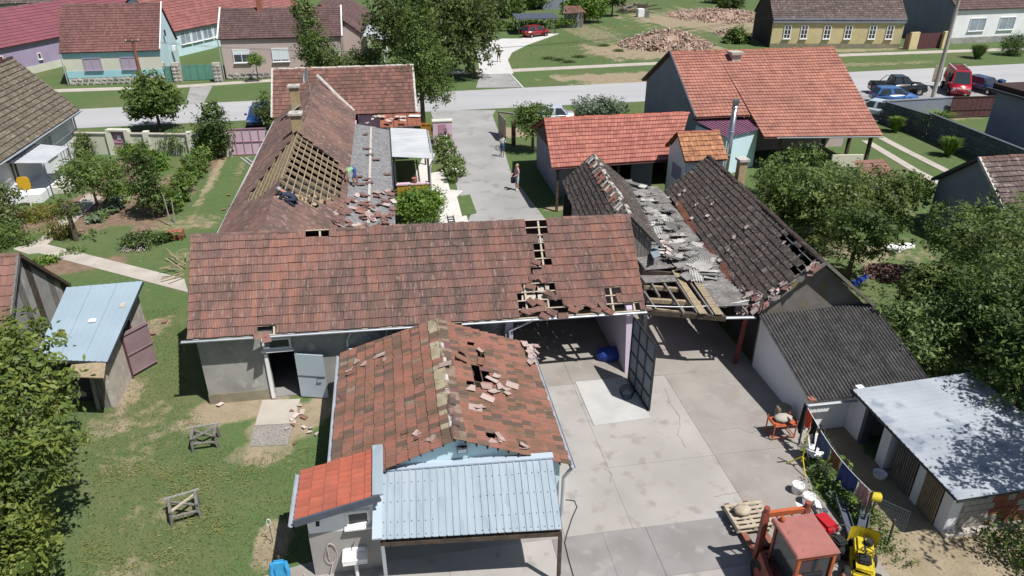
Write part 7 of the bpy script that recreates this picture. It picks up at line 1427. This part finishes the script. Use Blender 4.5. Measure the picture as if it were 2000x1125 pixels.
c = gp(1618, 1052, .2); rm = thing('garden_tractor', 'small red and black garden tractor with two chrome lamps', 'tractor', (c.x, c.y, 0), radians(100))
LB().box(-.1, .55, -.24, .24, .42, .72).build('hood', 'tractor_red', rm, bevel=.08); LB().box(.3, .62, -.3, .3, .34, .5).build('bumper', 'tractor_red', rm, bevel=.05); LB().box(-.7, .0, -.2, .2, .25, .42).build('chassis', 'black_rubber', rm, bevel=.03); LB().box(-.55, -.2, -.18, .18, .43, .58).build('seat', 'black_rubber', rm, bevel=.05)
for y in (-.27, .27): LB().lathe([(0, .0), (.09, .0), (.1, .06), (.07, .12), (0, .13)], (.6, y, .55), 12).build('headlamp', 'steel', rm); wheel(rm, .35, y*1.35, .2, .15); wheel(rm, -.5, y*1.4, .28, .18); LB().tube([(0, y*.4, .7), (-.25, y*.8, .9), (-.4, y, .88)], .018, 6).build('handlebar', 'steel', rm)
for i, (a, b, w_, lab) in enumerate((((1640, 975), (1672, 1072), .22, 'left dark grey metal channel leaning beside the hedge strip'), ((1690, 1002), (1675, 1075), .26, 'right dark grey metal channel lying by the yellow machine'))):
    p, q_ = gp(*a, .35), gp(*b, .12); t_ = thing('metal_channel', lab, 'channel', (p.x, p.y, 0)); MB().bar(p, q_, w_, .02).build('web', 'dark_bluegrey', t_)
    sd_ = (q_-p).cross(V((0, 0, 1))).normalized()*w_/2
    for s_ in (-1, 1): MB().bar(p+sd_*s_+V((0, 0, .04)), q_+sd_*s_+V((0, 0, .04)), .02, .1).build('flange', 'dark_bluegrey', t_)
tb = thing('pipe_bundle', 'bundle of grey plastic-wrapped pipes beside the white buckets', 'pipes', tuple(gp(1610, 1010)))
for k, (a, b) in enumerate((((1590, 990), (1625, 1040)), ((1597, 988), (1634, 1036)), ((1604, 985), (1640, 1034)), ((1598, 992), (1630, 1044)))): MB().tube([gp(*a, .1+.04*(k % 2)), gp(*b, .14)], .075, 8).build('pipe', 'steel' if k % 2 else 'gravel', tb)
MB().tube([gp(1578, 985, .2), gp(1607, 1035, .5)], .02, 6).build('rod', 'wood_pale', tb)
for i, (px, py, lab) in enumerate(((1556, 962, 'white mixing bucket farther from the forklift'), (1577, 984, 'white mixing bucket nearer the pipe bundle'))):
    c = gp(px, py); t_ = thing('bucket', lab, 'bucket', tuple(c)); MB().lathe([(0, .03), (.15, .03), (.17, .3), (.19, .31), (.19, .28), (.17, .0), (0, 0)], c+V((0, 0, .03)), 16).build('body', 'white_paint', t_, smooth=True); MB().tube([c+V((.19*cos(pi*k/8), .02, .32+.13*sin(pi*k/8))) for k in range(9)], .008, 5).build('handle', 'steel', t_)
p4 = [gp(1553, 980, .04), gp(1572, 985, .04), gp(1580, 1000, .05), gp(1560, 996, .04)]; MB().hexa([p-V((0, 0, .02)) for p in p4[::-1]]+p4[::-1]).build('paper_sheet', 'white_cloth', label='crumpled white sheet on the concrete below the buckets', cat='sheet')
p4 = [gp(1590, 972, .35), gp(1600, 978, .35), gp(1606, 992, .3), gp(1594, 990, .3)]; MB().hexa([p-V((0, 0, .02)) for p in p4[::-1]]+p4[::-1]).build('white_board', 'white_paint', label='small white panel on top of the pipe bundle', cat='panel')
# crate with frame, barrel, stand, chair
c = gp(1522, 850); ot = thing('orange_cart', 'orange tubular cart loaded with grey sacks by the garage wall', 'cart', tuple(c))
for x in (-.4, .4):
    for y in (-.25, .25): MB().tube([c+V((x, y, .05)), c+V((x, y, .75))], .025, 6).build('leg', 'orange_paint', ot)
for z_ in (.12, .6):
    for (a, b) in (((-.4, -.25), (.4, -.25)), ((-.4, .25), (.4, .25)), ((-.4, -.25), (-.4, .25)), ((.4, -.25), (.4, .25))): MB().tube([c+V((*a, z_)), c+V((*b, z_))], .022, 6).build('rail', 'orange_paint', ot)
MB().box(c.x-.39, c.x+.39, c.y-.24, c.y+.24, .62, .65).build('shelf', 'orange_paint', ot); MB().blob((c.x, c.y, .75), (.34, .22, .12), 7, .1).build('load', 'concrete_path', ot, smooth=True)
c = gp(1527, 818); MB().lathe([(0, 0), (.26, 0), (.3, .25), (.26, .5), (.22, .52), (.2, .5), (0, .48)], c+V((0, 0, .035)), 16).build('barrel', 'plaster_base', label='squat olive barrel against the white garage wall', cat='barrel', smooth=True)
c = gp(1562, 915); ys_ = thing('tripod_stand', 'yellow tripod stand on the concrete', 'stand', tuple(c))
for k in range(3): a = 2*pi*k/3+.4; MB().tube([c+V((cos(a)*.42, sin(a)*.42, .05)), c+V((0, 0, .5))], .022, 6).build('leg', 'yellow_paint', ys_)
MB().tube([c+V((0, 0, .3)), c+V((.05, .05, 1.35))], .025, 6).build('column', 'yellow_paint', ys_); MB().bar(c+V((-.25, 0, .95)), c+V((.1, 0, .95)), .04, .04).build('arm', 'wood_grey', ys_)
c = gp(1588, 905); wc = thing('garden_chair', 'grey-white folding chair with a cloth beside the yellow tripod', 'chair', tuple(c))
MB().box(c.x-.24, c.x+.24, c.y-.22, c.y+.22, .45, .49).build('seat', 'white_cloth', wc); MB().hexa([(c.x-.24, c.y+.2, .49), (c.x+.24, c.y+.2, .49), (c.x+.24, c.y+.24, .49), (c.x-.24, c.y+.24, .49), (c.x-.24, c.y+.3, .95), (c.x+.24, c.y+.3, .95), (c.x+.24, c.y+.34, .95), (c.x-.24, c.y+.34, .95)]).build('backrest', 'white_cloth', wc)
for x in (-.22, .22):
    for y in (-.2, .2): MB().tube([c+V((x, y, .04)), c+V((x, -y*.6, .45))], .018, 6).build('leg', 'steel', wc)
# clothes line
la, lb = gp(1577, 795, 1.6), gp(1704, 962, 1.35)
clt = thing('clothes_line', 'sagging clothes line running from the garage to the hen yard', 'clothes line', (13.4, 16, 0)); MB().tube([la.lerp(lb, k/10)+V((0, 0, -.25*sin(pi*k/10))) for k in range(11)], .01, 5).build('line', 'white_paint', clt)
for p in (la, la.lerp(lb, .24), lb): MB().tube([(p.x, p.y, 0), (p.x, p.y, p.z+.05)], .035, 6).build('post', 'dark_grey', clt)
def cloth(name, label, t0, t1, h_, mat, two=False):
    m = MB(); n = 12; vs = []; r_ = random.Random(int(t0*100))
    for j in range(6):
        for k in range(n+1):
            t = t0+(t1-t0)*k/n; p = la.lerp(lb, t)+V((0, 0, -.25*sin(pi*t))); sd_ = (lb-la).cross(V((0, 0, 1))).normalized(); hem = 1-(.12*sin(k*.9+t0*9)) if not two else (1 if k < n*.4 or k > n*.6 else .55)
            vs.append(p+V((0, 0, -h_*j/5*hem))+sd_*(.05*sin(k*1.5+j*.5+t0*20)*(.3+j/5)))
    m.add(vs, [(j*(n+1)+k, j*(n+1)+k+1, (j+1)*(n+1)+k+1, (j+1)*(n+1)+k) for j in range(5) for k in range(n)]); o = m.build(name, mat, label=label, cat='laundry', smooth=True)
    md = o.modifiers.new('thickness', 'SOLIDIFY'); md.thickness = .012
cloth('shirt', 'orange shirt hanging nearest the garage on the clothes line', .02, .10, .6, 'orange_cloth'); cloth('trousers', 'black trousers hanging next to the orange shirt', .105, .2, .75, 'black_cloth', True)
cloth('jeans', 'faded blue jeans hanging on the clothes line', .25, .42, .6, 'denim'); cloth('towel', 'brown towel hanging beside the jeans', .44, .58, .5, 'brown_cloth'); cloth('towel', 'wide royal blue towel hanging on the clothes line', .6, .82, .7, 'blue_cloth'); cloth('shirt', 'dusty pink shirt hanging at the far end of the line', .84, .97, .6, 'pink_cloth')
cloth('jacket', 'dark navy work clothes hanging at the garage corner', -.05, .0, 1.1, 'black_cloth')
c = gp(1706, 968, 1.0); t_ = thing('yellow_bucket', 'yellow bucket hung on the fence at the end of the clothes line', 'bucket', (c.x, c.y, .9)); MB().tube([c+V((-.14, 0, .02)), c+V((.16, -.05, -.05))], [.12, .15], 14).build('body', 'yellow_paint', t_); MB().tube([(c.x, c.y, 0), (c.x, c.y, 1.0)], .02, 6).build('peg', 'wood_dark', t_)
p = gp(1733, 1065); MB().tube([p, gp(1748, 1015, .9)], .035, 6).build('fence_post', 'wood_dark', label='leaning dark fence post in the bare hen yard', cat='post')
nf = thing('wire_fence', 'thin blue wire mesh fence around the hen yard', 'fence', tuple(gp(1690, 985)))
fpts = [gp(1600, 880), gp(1650, 960), gp(1700, 1010), gp(1765, 1040)]
for a, b in zip(fpts, fpts[1:]):
    n = 16; m = MB()
    for k in range(n+1): p = a.lerp(b, k/n); m.tube([p, p+V((0, 0, .8))], .004, 3, False)
    for z_ in np.linspace(.08, .8, 7): m.tube([a+V((0, 0, z_)), b+V((0, 0, z_))], .004, 3, False)
    m.build('mesh_panel', 'metal_blue', nf)
    MB().tube([a, a+V((0, 0, .9))], .03, 6).build('post', 'wood_dark', nf)
# barn passage: blue tarp, hose, timber pieces; saw horses; debris
c = gp(1188, 692, .2); MB().blob((c.x, c.y, .22), (.55, .4, .3), 9, .15).build('tarp_heap', 'tarp_blue', label='crumpled blue tarpaulin heap in the shaded barn passage', cat='tarpaulin', smooth=True)
m = MB(); m.tube([gp(1225+16*cos(k*.5)*(1-k*.01), 760+12*sin(k*.5)+k*.3, .07) for k in range(40)], .012, 5); m.build('cable_coil', 'black_rubber', label='black cable coiled at the foot of the gate leaf', cat='cable')
m = MB(); m.tube([gp(*p, .045) for p in ((1105, 976), (1122, 978), (1127, 990), (1118, 1010), (1108, 1040), (1103, 1060), (1110, 1090), (1120, 1125), (1128, 1150))], .014, 5); m.build('extension_cable', 'black_rubber', label='thin black cable snaking over the concrete beside the lean-to', cat='cable')
for i, (px, py, lab) in enumerate(((404, 868, 'grey timber saw horse nearer the barn wall'), (364, 1006, 'grey timber saw horse standing alone on the lawn'))):
    c = gp(px, py); t_ = thing('saw_horse', lab, 'saw horse', tuple(c), radians(5+12*i), group='saw horses on the lawn')
    for x in (-.36, .36):
        for y in (-.26, .26): LB().bar((x*1.12, y*1.15, .0), (x, y, .58), .075, .06, (0, 1, 0)).build('leg', 'wood_grey', t_)
        LB().bar((x, -.34, .55), (x*1.02, .34, .56), .08, .06).build('side_rail', 'wood_grey', t_)
    LB().bar((-.48, .27, .6), (.5, .26, .61), .05, .04).build('top_rail', 'wood_silver', t_); LB().bar((-.38, -.26, .3), (.4, -.27, .26), .08, .05).build('front_rail', 'wood_grey', t_)
    LB().bar((-.38, -.28, .52), (.38, .24, .5), .07, .05).build('brace', 'wood_pale' if i else 'wood_grey', t_); LB().bar((.36, -.26, .47), (-.36, .26, .46), .07, .05).build('brace', 'wood_grey', t_)
c = gp(545, 1105, .9); t_ = thing('blue_shirt', 'cyan work shirt hung on a low post at the lawn edge', 'laundry', (c.x, c.y, 0)); MB().tube([(c.x, c.y+.1, 0), (c.x, c.y+.1, 1.15)], .03, 6).build('post', 'wood_dark', t_)
MB().hexa([(c.x-.15, c.y-.1, .5), (c.x+.14, c.y-.12, .55), (c.x+.15, c.y+.1, .5), (c.x-.14, c.y+.12, .45), (c.x-.19, c.y-.04, 1.08), (c.x+.18, c.y-.05, 1.1), (c.x+.18, c.y+.06, 1.1), (c.x-.18, c.y+.06, 1.1)]).build('shirt', 'cyan_cloth', t_, bevel=.05)
for s_ in (-1, 1): MB().tube([(c.x+s_*.16, c.y, 1.0), (c.x+s_*.21, c.y-.05, .75), (c.x+s_*.19, c.y-.08, .5)], [.07, .06, .06], 8).build('sleeve', 'cyan_cloth', t_)
m = MB(); c = gp(533, 1060); t_ = thing('garden_stake', 'thin metal garden stake with white loop at the lawn edge', 'stake', tuple(c)); MB().tube([c, c+V((0, 0, .7))], .012, 5).build('rod', 'steel', t_); MB().tube([c+V((.06*cos(k*.6), 0, .8+.12*sin(k*.6))) for k in range(11)], .01, 5).build('loop', 'white_paint', t_)
for (px, py) in ((572, 800), (577, 812), (566, 822), (580, 826), (590, 805), (571, 833), (597, 833), (607, 834), (603, 848), (622, 850), (580, 868), (563, 840), (585, 795), (430, 790), (594, 815)):
    loose_tile(gp(px, py, .05), (0, 0, 1), random.uniform(0, 6), random.choice(['tile_barn', 'tile_chip']), 'broken tile piece fallen on the ground beside the door pad', 'tile pieces by the barn door', tone=.9, broken=random.random() < .8, size=(.17, .26))
for (px, py) in ((300, 650), (318, 628), (448, 380), (452, 400), (440, 410), (290, 670), (520, 330)): loose_tile(gp(px, py, .05), (0, 0, 1), random.uniform(0, 6), 'tile_wing', 'pale tile piece lying on the lawn beside the barns', 'tile pieces on the lawn', tone=.99, broken=True, size=(.25, .4))
bp = thing('timber_bundle', 'splintered new battens leaning at the left end of the long barn', 'timber', tuple(gp(360, 520)))
for k in range(9): a = gp(random.uniform(345, 365), random.uniform(500, 535), .3); MB().bar(a, a+V((random.uniform(-1.2, .2), random.uniform(-.6, .9), random.uniform(-.2, .6))), .05, .05).build('batten', 'wood_new', bp)
c = gp(345, 466); t_ = thing('brick_stack', 'small stack of red bricks on the lawn', 'bricks', tuple(c))
for k in range(4):
    for j in range(3):
        for i in range(2): MB().box(c.x-.42+j*.28, c.x-.42+j*.28+.265, c.y-.25+i*.26, c.y-.25+i*.26+.245, k*.12+.005, k*.12+.118).build('brick', 'brick', t_)
for i, (a, b, lab) in enumerate((((318, 380), (335, 442), 'taller pale stake leaning by the slender fruit tree'), ((335, 390), (342, 436), 'shorter pale stake beside the bean rows'))): q_ = gp(*b); MB().tube([q_, gv(*a, q_.y+.1)], .04, 6).build('garden_stake', 'bark_pale', label=lab, cat='stake')
for a, b, lab in (((100, 425), (120, 470), 'thin rusty stake in the golden shrubs by the path'),): q_ = gp(*b); MB().tube([q_, gv(*a, q_.y)], .03, 6).build('garden_stake', 'metal_rust', label=lab, cat='stake')
c = gp(1752, 488); m = MB()
for (dx_, dy_, r_) in ((0, 0, .55), (.5, .1, .4), (-.45, .05, .35), (.85, .05, .22), (-.3, -.3, .28)): m.blob((c.x+dx_, c.y+dy_, .12), (r_, r_*.6, .22), 8, .12)
m.build('white_sheet', 'white_cloth', label='crumpled white sheet lying on the orchard grass', cat='sheet', smooth=True)
p4 = [gp(1665, 548, .25), gp(1690, 535, .25), gp(1698, 540, .12), gp(1672, 560, .12)]; MB().hexa([p-V((0, 0, .02)) for p in p4]+p4).build('blue_sheet', 'tarp_blue', label='blue sheet lying behind the dark barn ridge end', cat='sheet')
c = gp(1708, 345); sh2 = thing('tile_stack_shed', 'tiny roof of orange tiles among the orchard leaves', 'shed', tuple(c)); A = gp(1680, 330, 1.6); tile_slope(sh2, (A+V((0, -.8, -.4)), A+V((2.2, -.6, -.4)), A+V((0, .9, .2)), A+V((2.2, 1.0, .2))), 9, 5, 'flat', 'tile_wing', 45, seed=95, tone=lambda m, r: .9)
MB().box(A.x+.1, A.x+2.1, A.y-.5, A.y+.7, 0, 1.25).build('wall', 'plaster_grey', sh2)
c = gp(1000, 470); ob = thing('planter', 'terracotta pot on the porch parapet', 'pot', (1.1, 44.1, .83)); MB().lathe([(0, 0), (.12, 0), (.18, .3), (.2, .32), (.15, .3), (0, .28)], (1.1, 44.12, .83), 12).build('pot', 'brick', ob)
m = MB(); a0_, b0_ = gp(470, 308, .04), gp(497, 328, .04); t_ = thing('metal_profiles', 'two silver metal profiles lying on the grass by the pink gate', 'profiles', tuple(a0_))
for k in (0, .35): MB().bar(a0_+V((k, 0, 0)), b0_+V((k, 0, 0)), .12, .05).build('profile', 'zinc', t_)
ld = thing('ladder_piece', 'short ladder section lying on the patio slabs', 'ladder', tuple(gp(885, 432, .08)))
for k in (0, .35): a = gp(878, 440, .1)+V((k, 0, 0)); MB().bar(a, a+V((0, 1.5, 0)), .05, .06).build('rail', 'dark_grey', ld)
for k in range(4): a = gp(878, 440, .1)+V((0, .2+.36*k, 0)); MB().bar(a, a+V((.35, 0, 0)), .04, .04).build('rung', 'dark_grey', ld)

# ================================================================ PEOPLE
def person(label, loc, rz, J, mats, hair, hmat='hair_dark', h=1.0, bag=None):
    """J: joint name -> position; one continuous skinned body"""
    names = list(J); idx = {n: i for i, n in enumerate(names)}
    R = dict(pelvis=.14, waist=.125, chest=.155, neck=.055, head=.10, crown=.085, chin=.06, nose=.022)
    for s in 'LR': R.update({f'sh{s}': .07, f'el{s}': .047, f'wr{s}': .032, f'ha{s}': .04, f'hip{s}': .095, f'kn{s}': .065, f'an{s}': .042, f'to{s}': .04}); R.update({f'f{i}{s}': .011 for i in range(5)})
    ed = [('pelvis', 'waist'), ('waist', 'chest'), ('chest', 'neck'), ('neck', 'head'), ('head', 'crown'), ('head', 'nose')]
    for s in 'LR':
        ed += [('chest', f'sh{s}'), (f'sh{s}', f'el{s}'), (f'el{s}', f'wr{s}'), (f'wr{s}', f'ha{s}'), ('pelvis', f'hip{s}'), (f'hip{s}', f'kn{s}'), (f'kn{s}', f'an{s}'), (f'an{s}', f'to{s}')]
        a, b = V(J[f'wr{s}']), V(J[f'ha{s}']); d_ = (b-a).normalized(); o_ = d_.orthogonal().normalized()
        for i in range(5):
            n_ = f'f{i}{s}'; J[n_] = tuple(b+d_*(.09 if i else .03)+o_*(.022*(i-2.4) if i else -.075)); names.append(n_); idx[n_] = len(names)-1; ed.append((f'ha{s}', n_))
    me = bpy.data.meshes.new('body'); me.from_pydata([V(J[n])*h for n in names], [(idx[a], idx[b]) for a, b in ed], []); o = bpy.data.objects.new('body', me); C.objects.link(o)
    o.modifiers.new('skin', 'SKIN'); sv = me.skin_vertices[0].data
    for n in names: sv[idx[n]].radius = (R[n]*h, R[n]*h*(.8 if n in ('pelvis', 'waist', 'chest') else 1))
    sv[0].use_root = True; o.modifiers.new('sub', 'SUBSURF').levels = 1
    bpy.context.view_layer.update(); m2 = bpy.data.meshes.new_from_object(o.evaluated_get(bpy.context.evaluated_depsgraph_get())); bpy.data.objects.remove(o)
    m2.materials.clear(); keys = ['skin', 'top', 'legs', 'shoe']
    for k in keys: m2.materials.append(_m[mats[k]])
    def zone(a, b):
        if a.startswith(('an',)) or b.startswith(('to',)): return 3
        if 'hip' in a or 'hip' in b or a == 'pelvis': return 2
        if a.startswith('kn'): return 2 if mats.get('long') else 0
        if a in ('waist', 'chest') and b not in ('neck',): return 1
        if a == 'waist': return 1
        if a.startswith('sh'): return 1
        return 0
    segs = [(V(J[a])*h, V(J[b])*h, zone(a, b)) for a, b in ed]
    for p in m2.polygons:
        c = V(p.center); best = 9; z = 0
        for a, b, q in segs:
            ab = b-a; t = max(0, min(1, (c-a).dot(ab)/max(ab.length_squared, 1e-6))); d_ = (c-a-ab*t).length
            if d_ < best: best = d_; z = q if not (q == 2 and mats.get('shorts') and t > .8 and 'x') else q
        p.material_index = z
    t_ = thing('person', label, 'person', tuple(loc), rz); o = bpy.data.objects.new('body', m2); C.objects.link(o); m2.shade_smooth(); local(o, t_)
    hd = V(J['head'])*h; cr = V(J['crown'])*h; ax_ = (cr-hd).normalized(); fw = (V(J['nose'])*h-hd).normalized(); m = LB(); vs = []; sd_ = ax_.cross(fw).normalized(); f2 = sd_.cross(ax_)
    for i in range(6):
        for k in range(14):
            th = pi*.62*i/5; ph = 2*pi*k/14; vs.append(hd+ax_*(.03+.125*cos(th))-f2*.02+(f2*cos(ph)*(.105 if cos(ph) < 0 else .085 if i < 4 else .06)+sd_*sin(ph)*.098)*sin(th)*1.08)
    m.add(vs, [(i*14+k, i*14+(k+1) % 14, (i+1)*14+(k+1) % 14, (i+1)*14+k) for i in range(5) for k in range(14)]); m.build('hair', hmat, t_, smooth=True)
    for s in (-1, 1): LB().blob(hd+f2*.088+sd_*s*.032+ax_*.01, (.011, .011, .011), 5, 0).build('eye', 'black_rubber', t_)
    return t_
def stand(arm=0., step=0., lean=0.):
    J = dict(pelvis=(0, 0, .95), waist=(.01+lean*.3, 0, 1.1), chest=(.0+lean, 0, 1.32), neck=(.0+lean*1.3, 0, 1.5), head=(.02+lean*1.5, 0, 1.6), crown=(.02+lean*1.55, 0, 1.68), nose=(.125+lean*1.5, 0, 1.585))
    for s, g_ in (('L', 1), ('R', -1)):
        st_ = step*g_
        J.update({f'sh{s}': (lean, .18*g_, 1.40), f'el{s}': (-.03+lean*.6+arm*.1, .25*g_, 1.12), f'wr{s}': (.08+arm*.22, .25*g_-arm*.08*g_, .92+arm*.2), f'ha{s}': (.11+arm*.26, .24*g_-arm*.1*g_, .86+arm*.22), f'hip{s}': (0, .1*g_, .88), f'kn{s}': (.03+st_*.6, .11*g_, .5), f'an{s}': (-.01+st_, .11*g_, .09), f'to{s}': (.15+st_, .13*g_, .045)})
    return J
def bend():   # bent forward at the hips, hands near the roof
    J = dict(pelvis=(0, 0, .86), waist=(.12, 0, .95), chest=(.36, 0, .93), neck=(.52, 0, .86), head=(.62, 0, .80), crown=(.69, 0, .76), nose=(.63, 0, .69))
    for s, g_ in (('L', 1), ('R', -1)): J.update({f'sh{s}': (.38, .19*g_, .88), f'el{s}': (.45, .24*g_, .6), f'wr{s}': (.55, .18*g_, .36), f'ha{s}': (.57, .17*g_, .29), f'hip{s}': (0, .11*g_, .82), f'kn{s}': (.05+.12*g_, .13*g_, .46), f'an{s}': (-.02+.14*g_, .14*g_, .08), f'to{s}': (.14+.14*g_, .15*g_, .05)})
    return J
def crouch():
    J = dict(pelvis=(0, 0, .38), waist=(.12, 0, .5), chest=(.34, 0, .62), neck=(.48, 0, .68), head=(.57, 0, .70), crown=(.63, 0, .74), nose=(.62, 0, .61))
    for s, g_ in (('L', 1), ('R', -1)): J.update({f'sh{s}': (.36, .19*g_, .58), f'el{s}': (.52, .25*g_, .38), f'wr{s}': (.7, .18*g_, .22), f'ha{s}': (.76, .16*g_, .17), f'hip{s}': (0, .12*g_, .34), f'kn{s}': (.34, .2*g_, .3+.08*g_), f'an{s}': (-.05, .18*g_, .1), f'to{s}': (.1, .19*g_, .05)})
    return J
c = gp(1010, 373); c.z = .046
pw = person('person in pink top and pale shorts standing on the lane with a dark bag', c, radians(200), stand(.7), dict(skin='skin', top='top_pink', legs='shorts_pale', shoe='white_paint'), 1, 'hair_blond', 1.03)
bgm = MB(); bgm.prism([(c.x-.42, c.y-.05), (c.x-.12, c.y-.05), (c.x-.12, c.y+.05), (c.x-.42, c.y+.05)], .55, 1.0); bgm.build('carried_bag', 'black_cloth', label='dark cloth bag held by the person on the lane', cat='bag', bevel=.04)
c = gp(981, 308); c.z = .046
person('person in white shirt and denim shorts at the lane edge by the plank gate', c, radians(60), stand(.9, .05), dict(skin='skin_tan', top='shirt_white', legs='shorts_denim', shoe='white_paint'), 1, 'hair_dark', .98)
c = gp(974, 122); c.z = .053
person('person in black walking on the pale driveway across the street', c, radians(-80), stand(.2, .16), dict(skin='skin', top='black_cloth', legs='black_cloth', shoe='black_cloth'), 1, 'hair_dark', 1.0)
p = onplane(700, 362, SL[0], nS, .05); person('roofer in green shirt and blue shorts bending over the porch roof', V((-2.2, p.y, 3.12)), radians(205), bend(), dict(skin='skin_tan', top='shirt_green', legs='shorts_blue', shoe='black_cloth'), 1, 'hair_dark', 1.05)
p = onplane(578, 405, RSl[0], nRs, .02); person('roofer in dark clothes crouching on the torn ridge of the long house', V((p.x, p.y, p.z+.02)), radians(165), crouch(), dict(skin='skin_tan', top='navy', legs='navy', shoe='black_cloth', long=1), 1, 'hair_grey', 1.08)
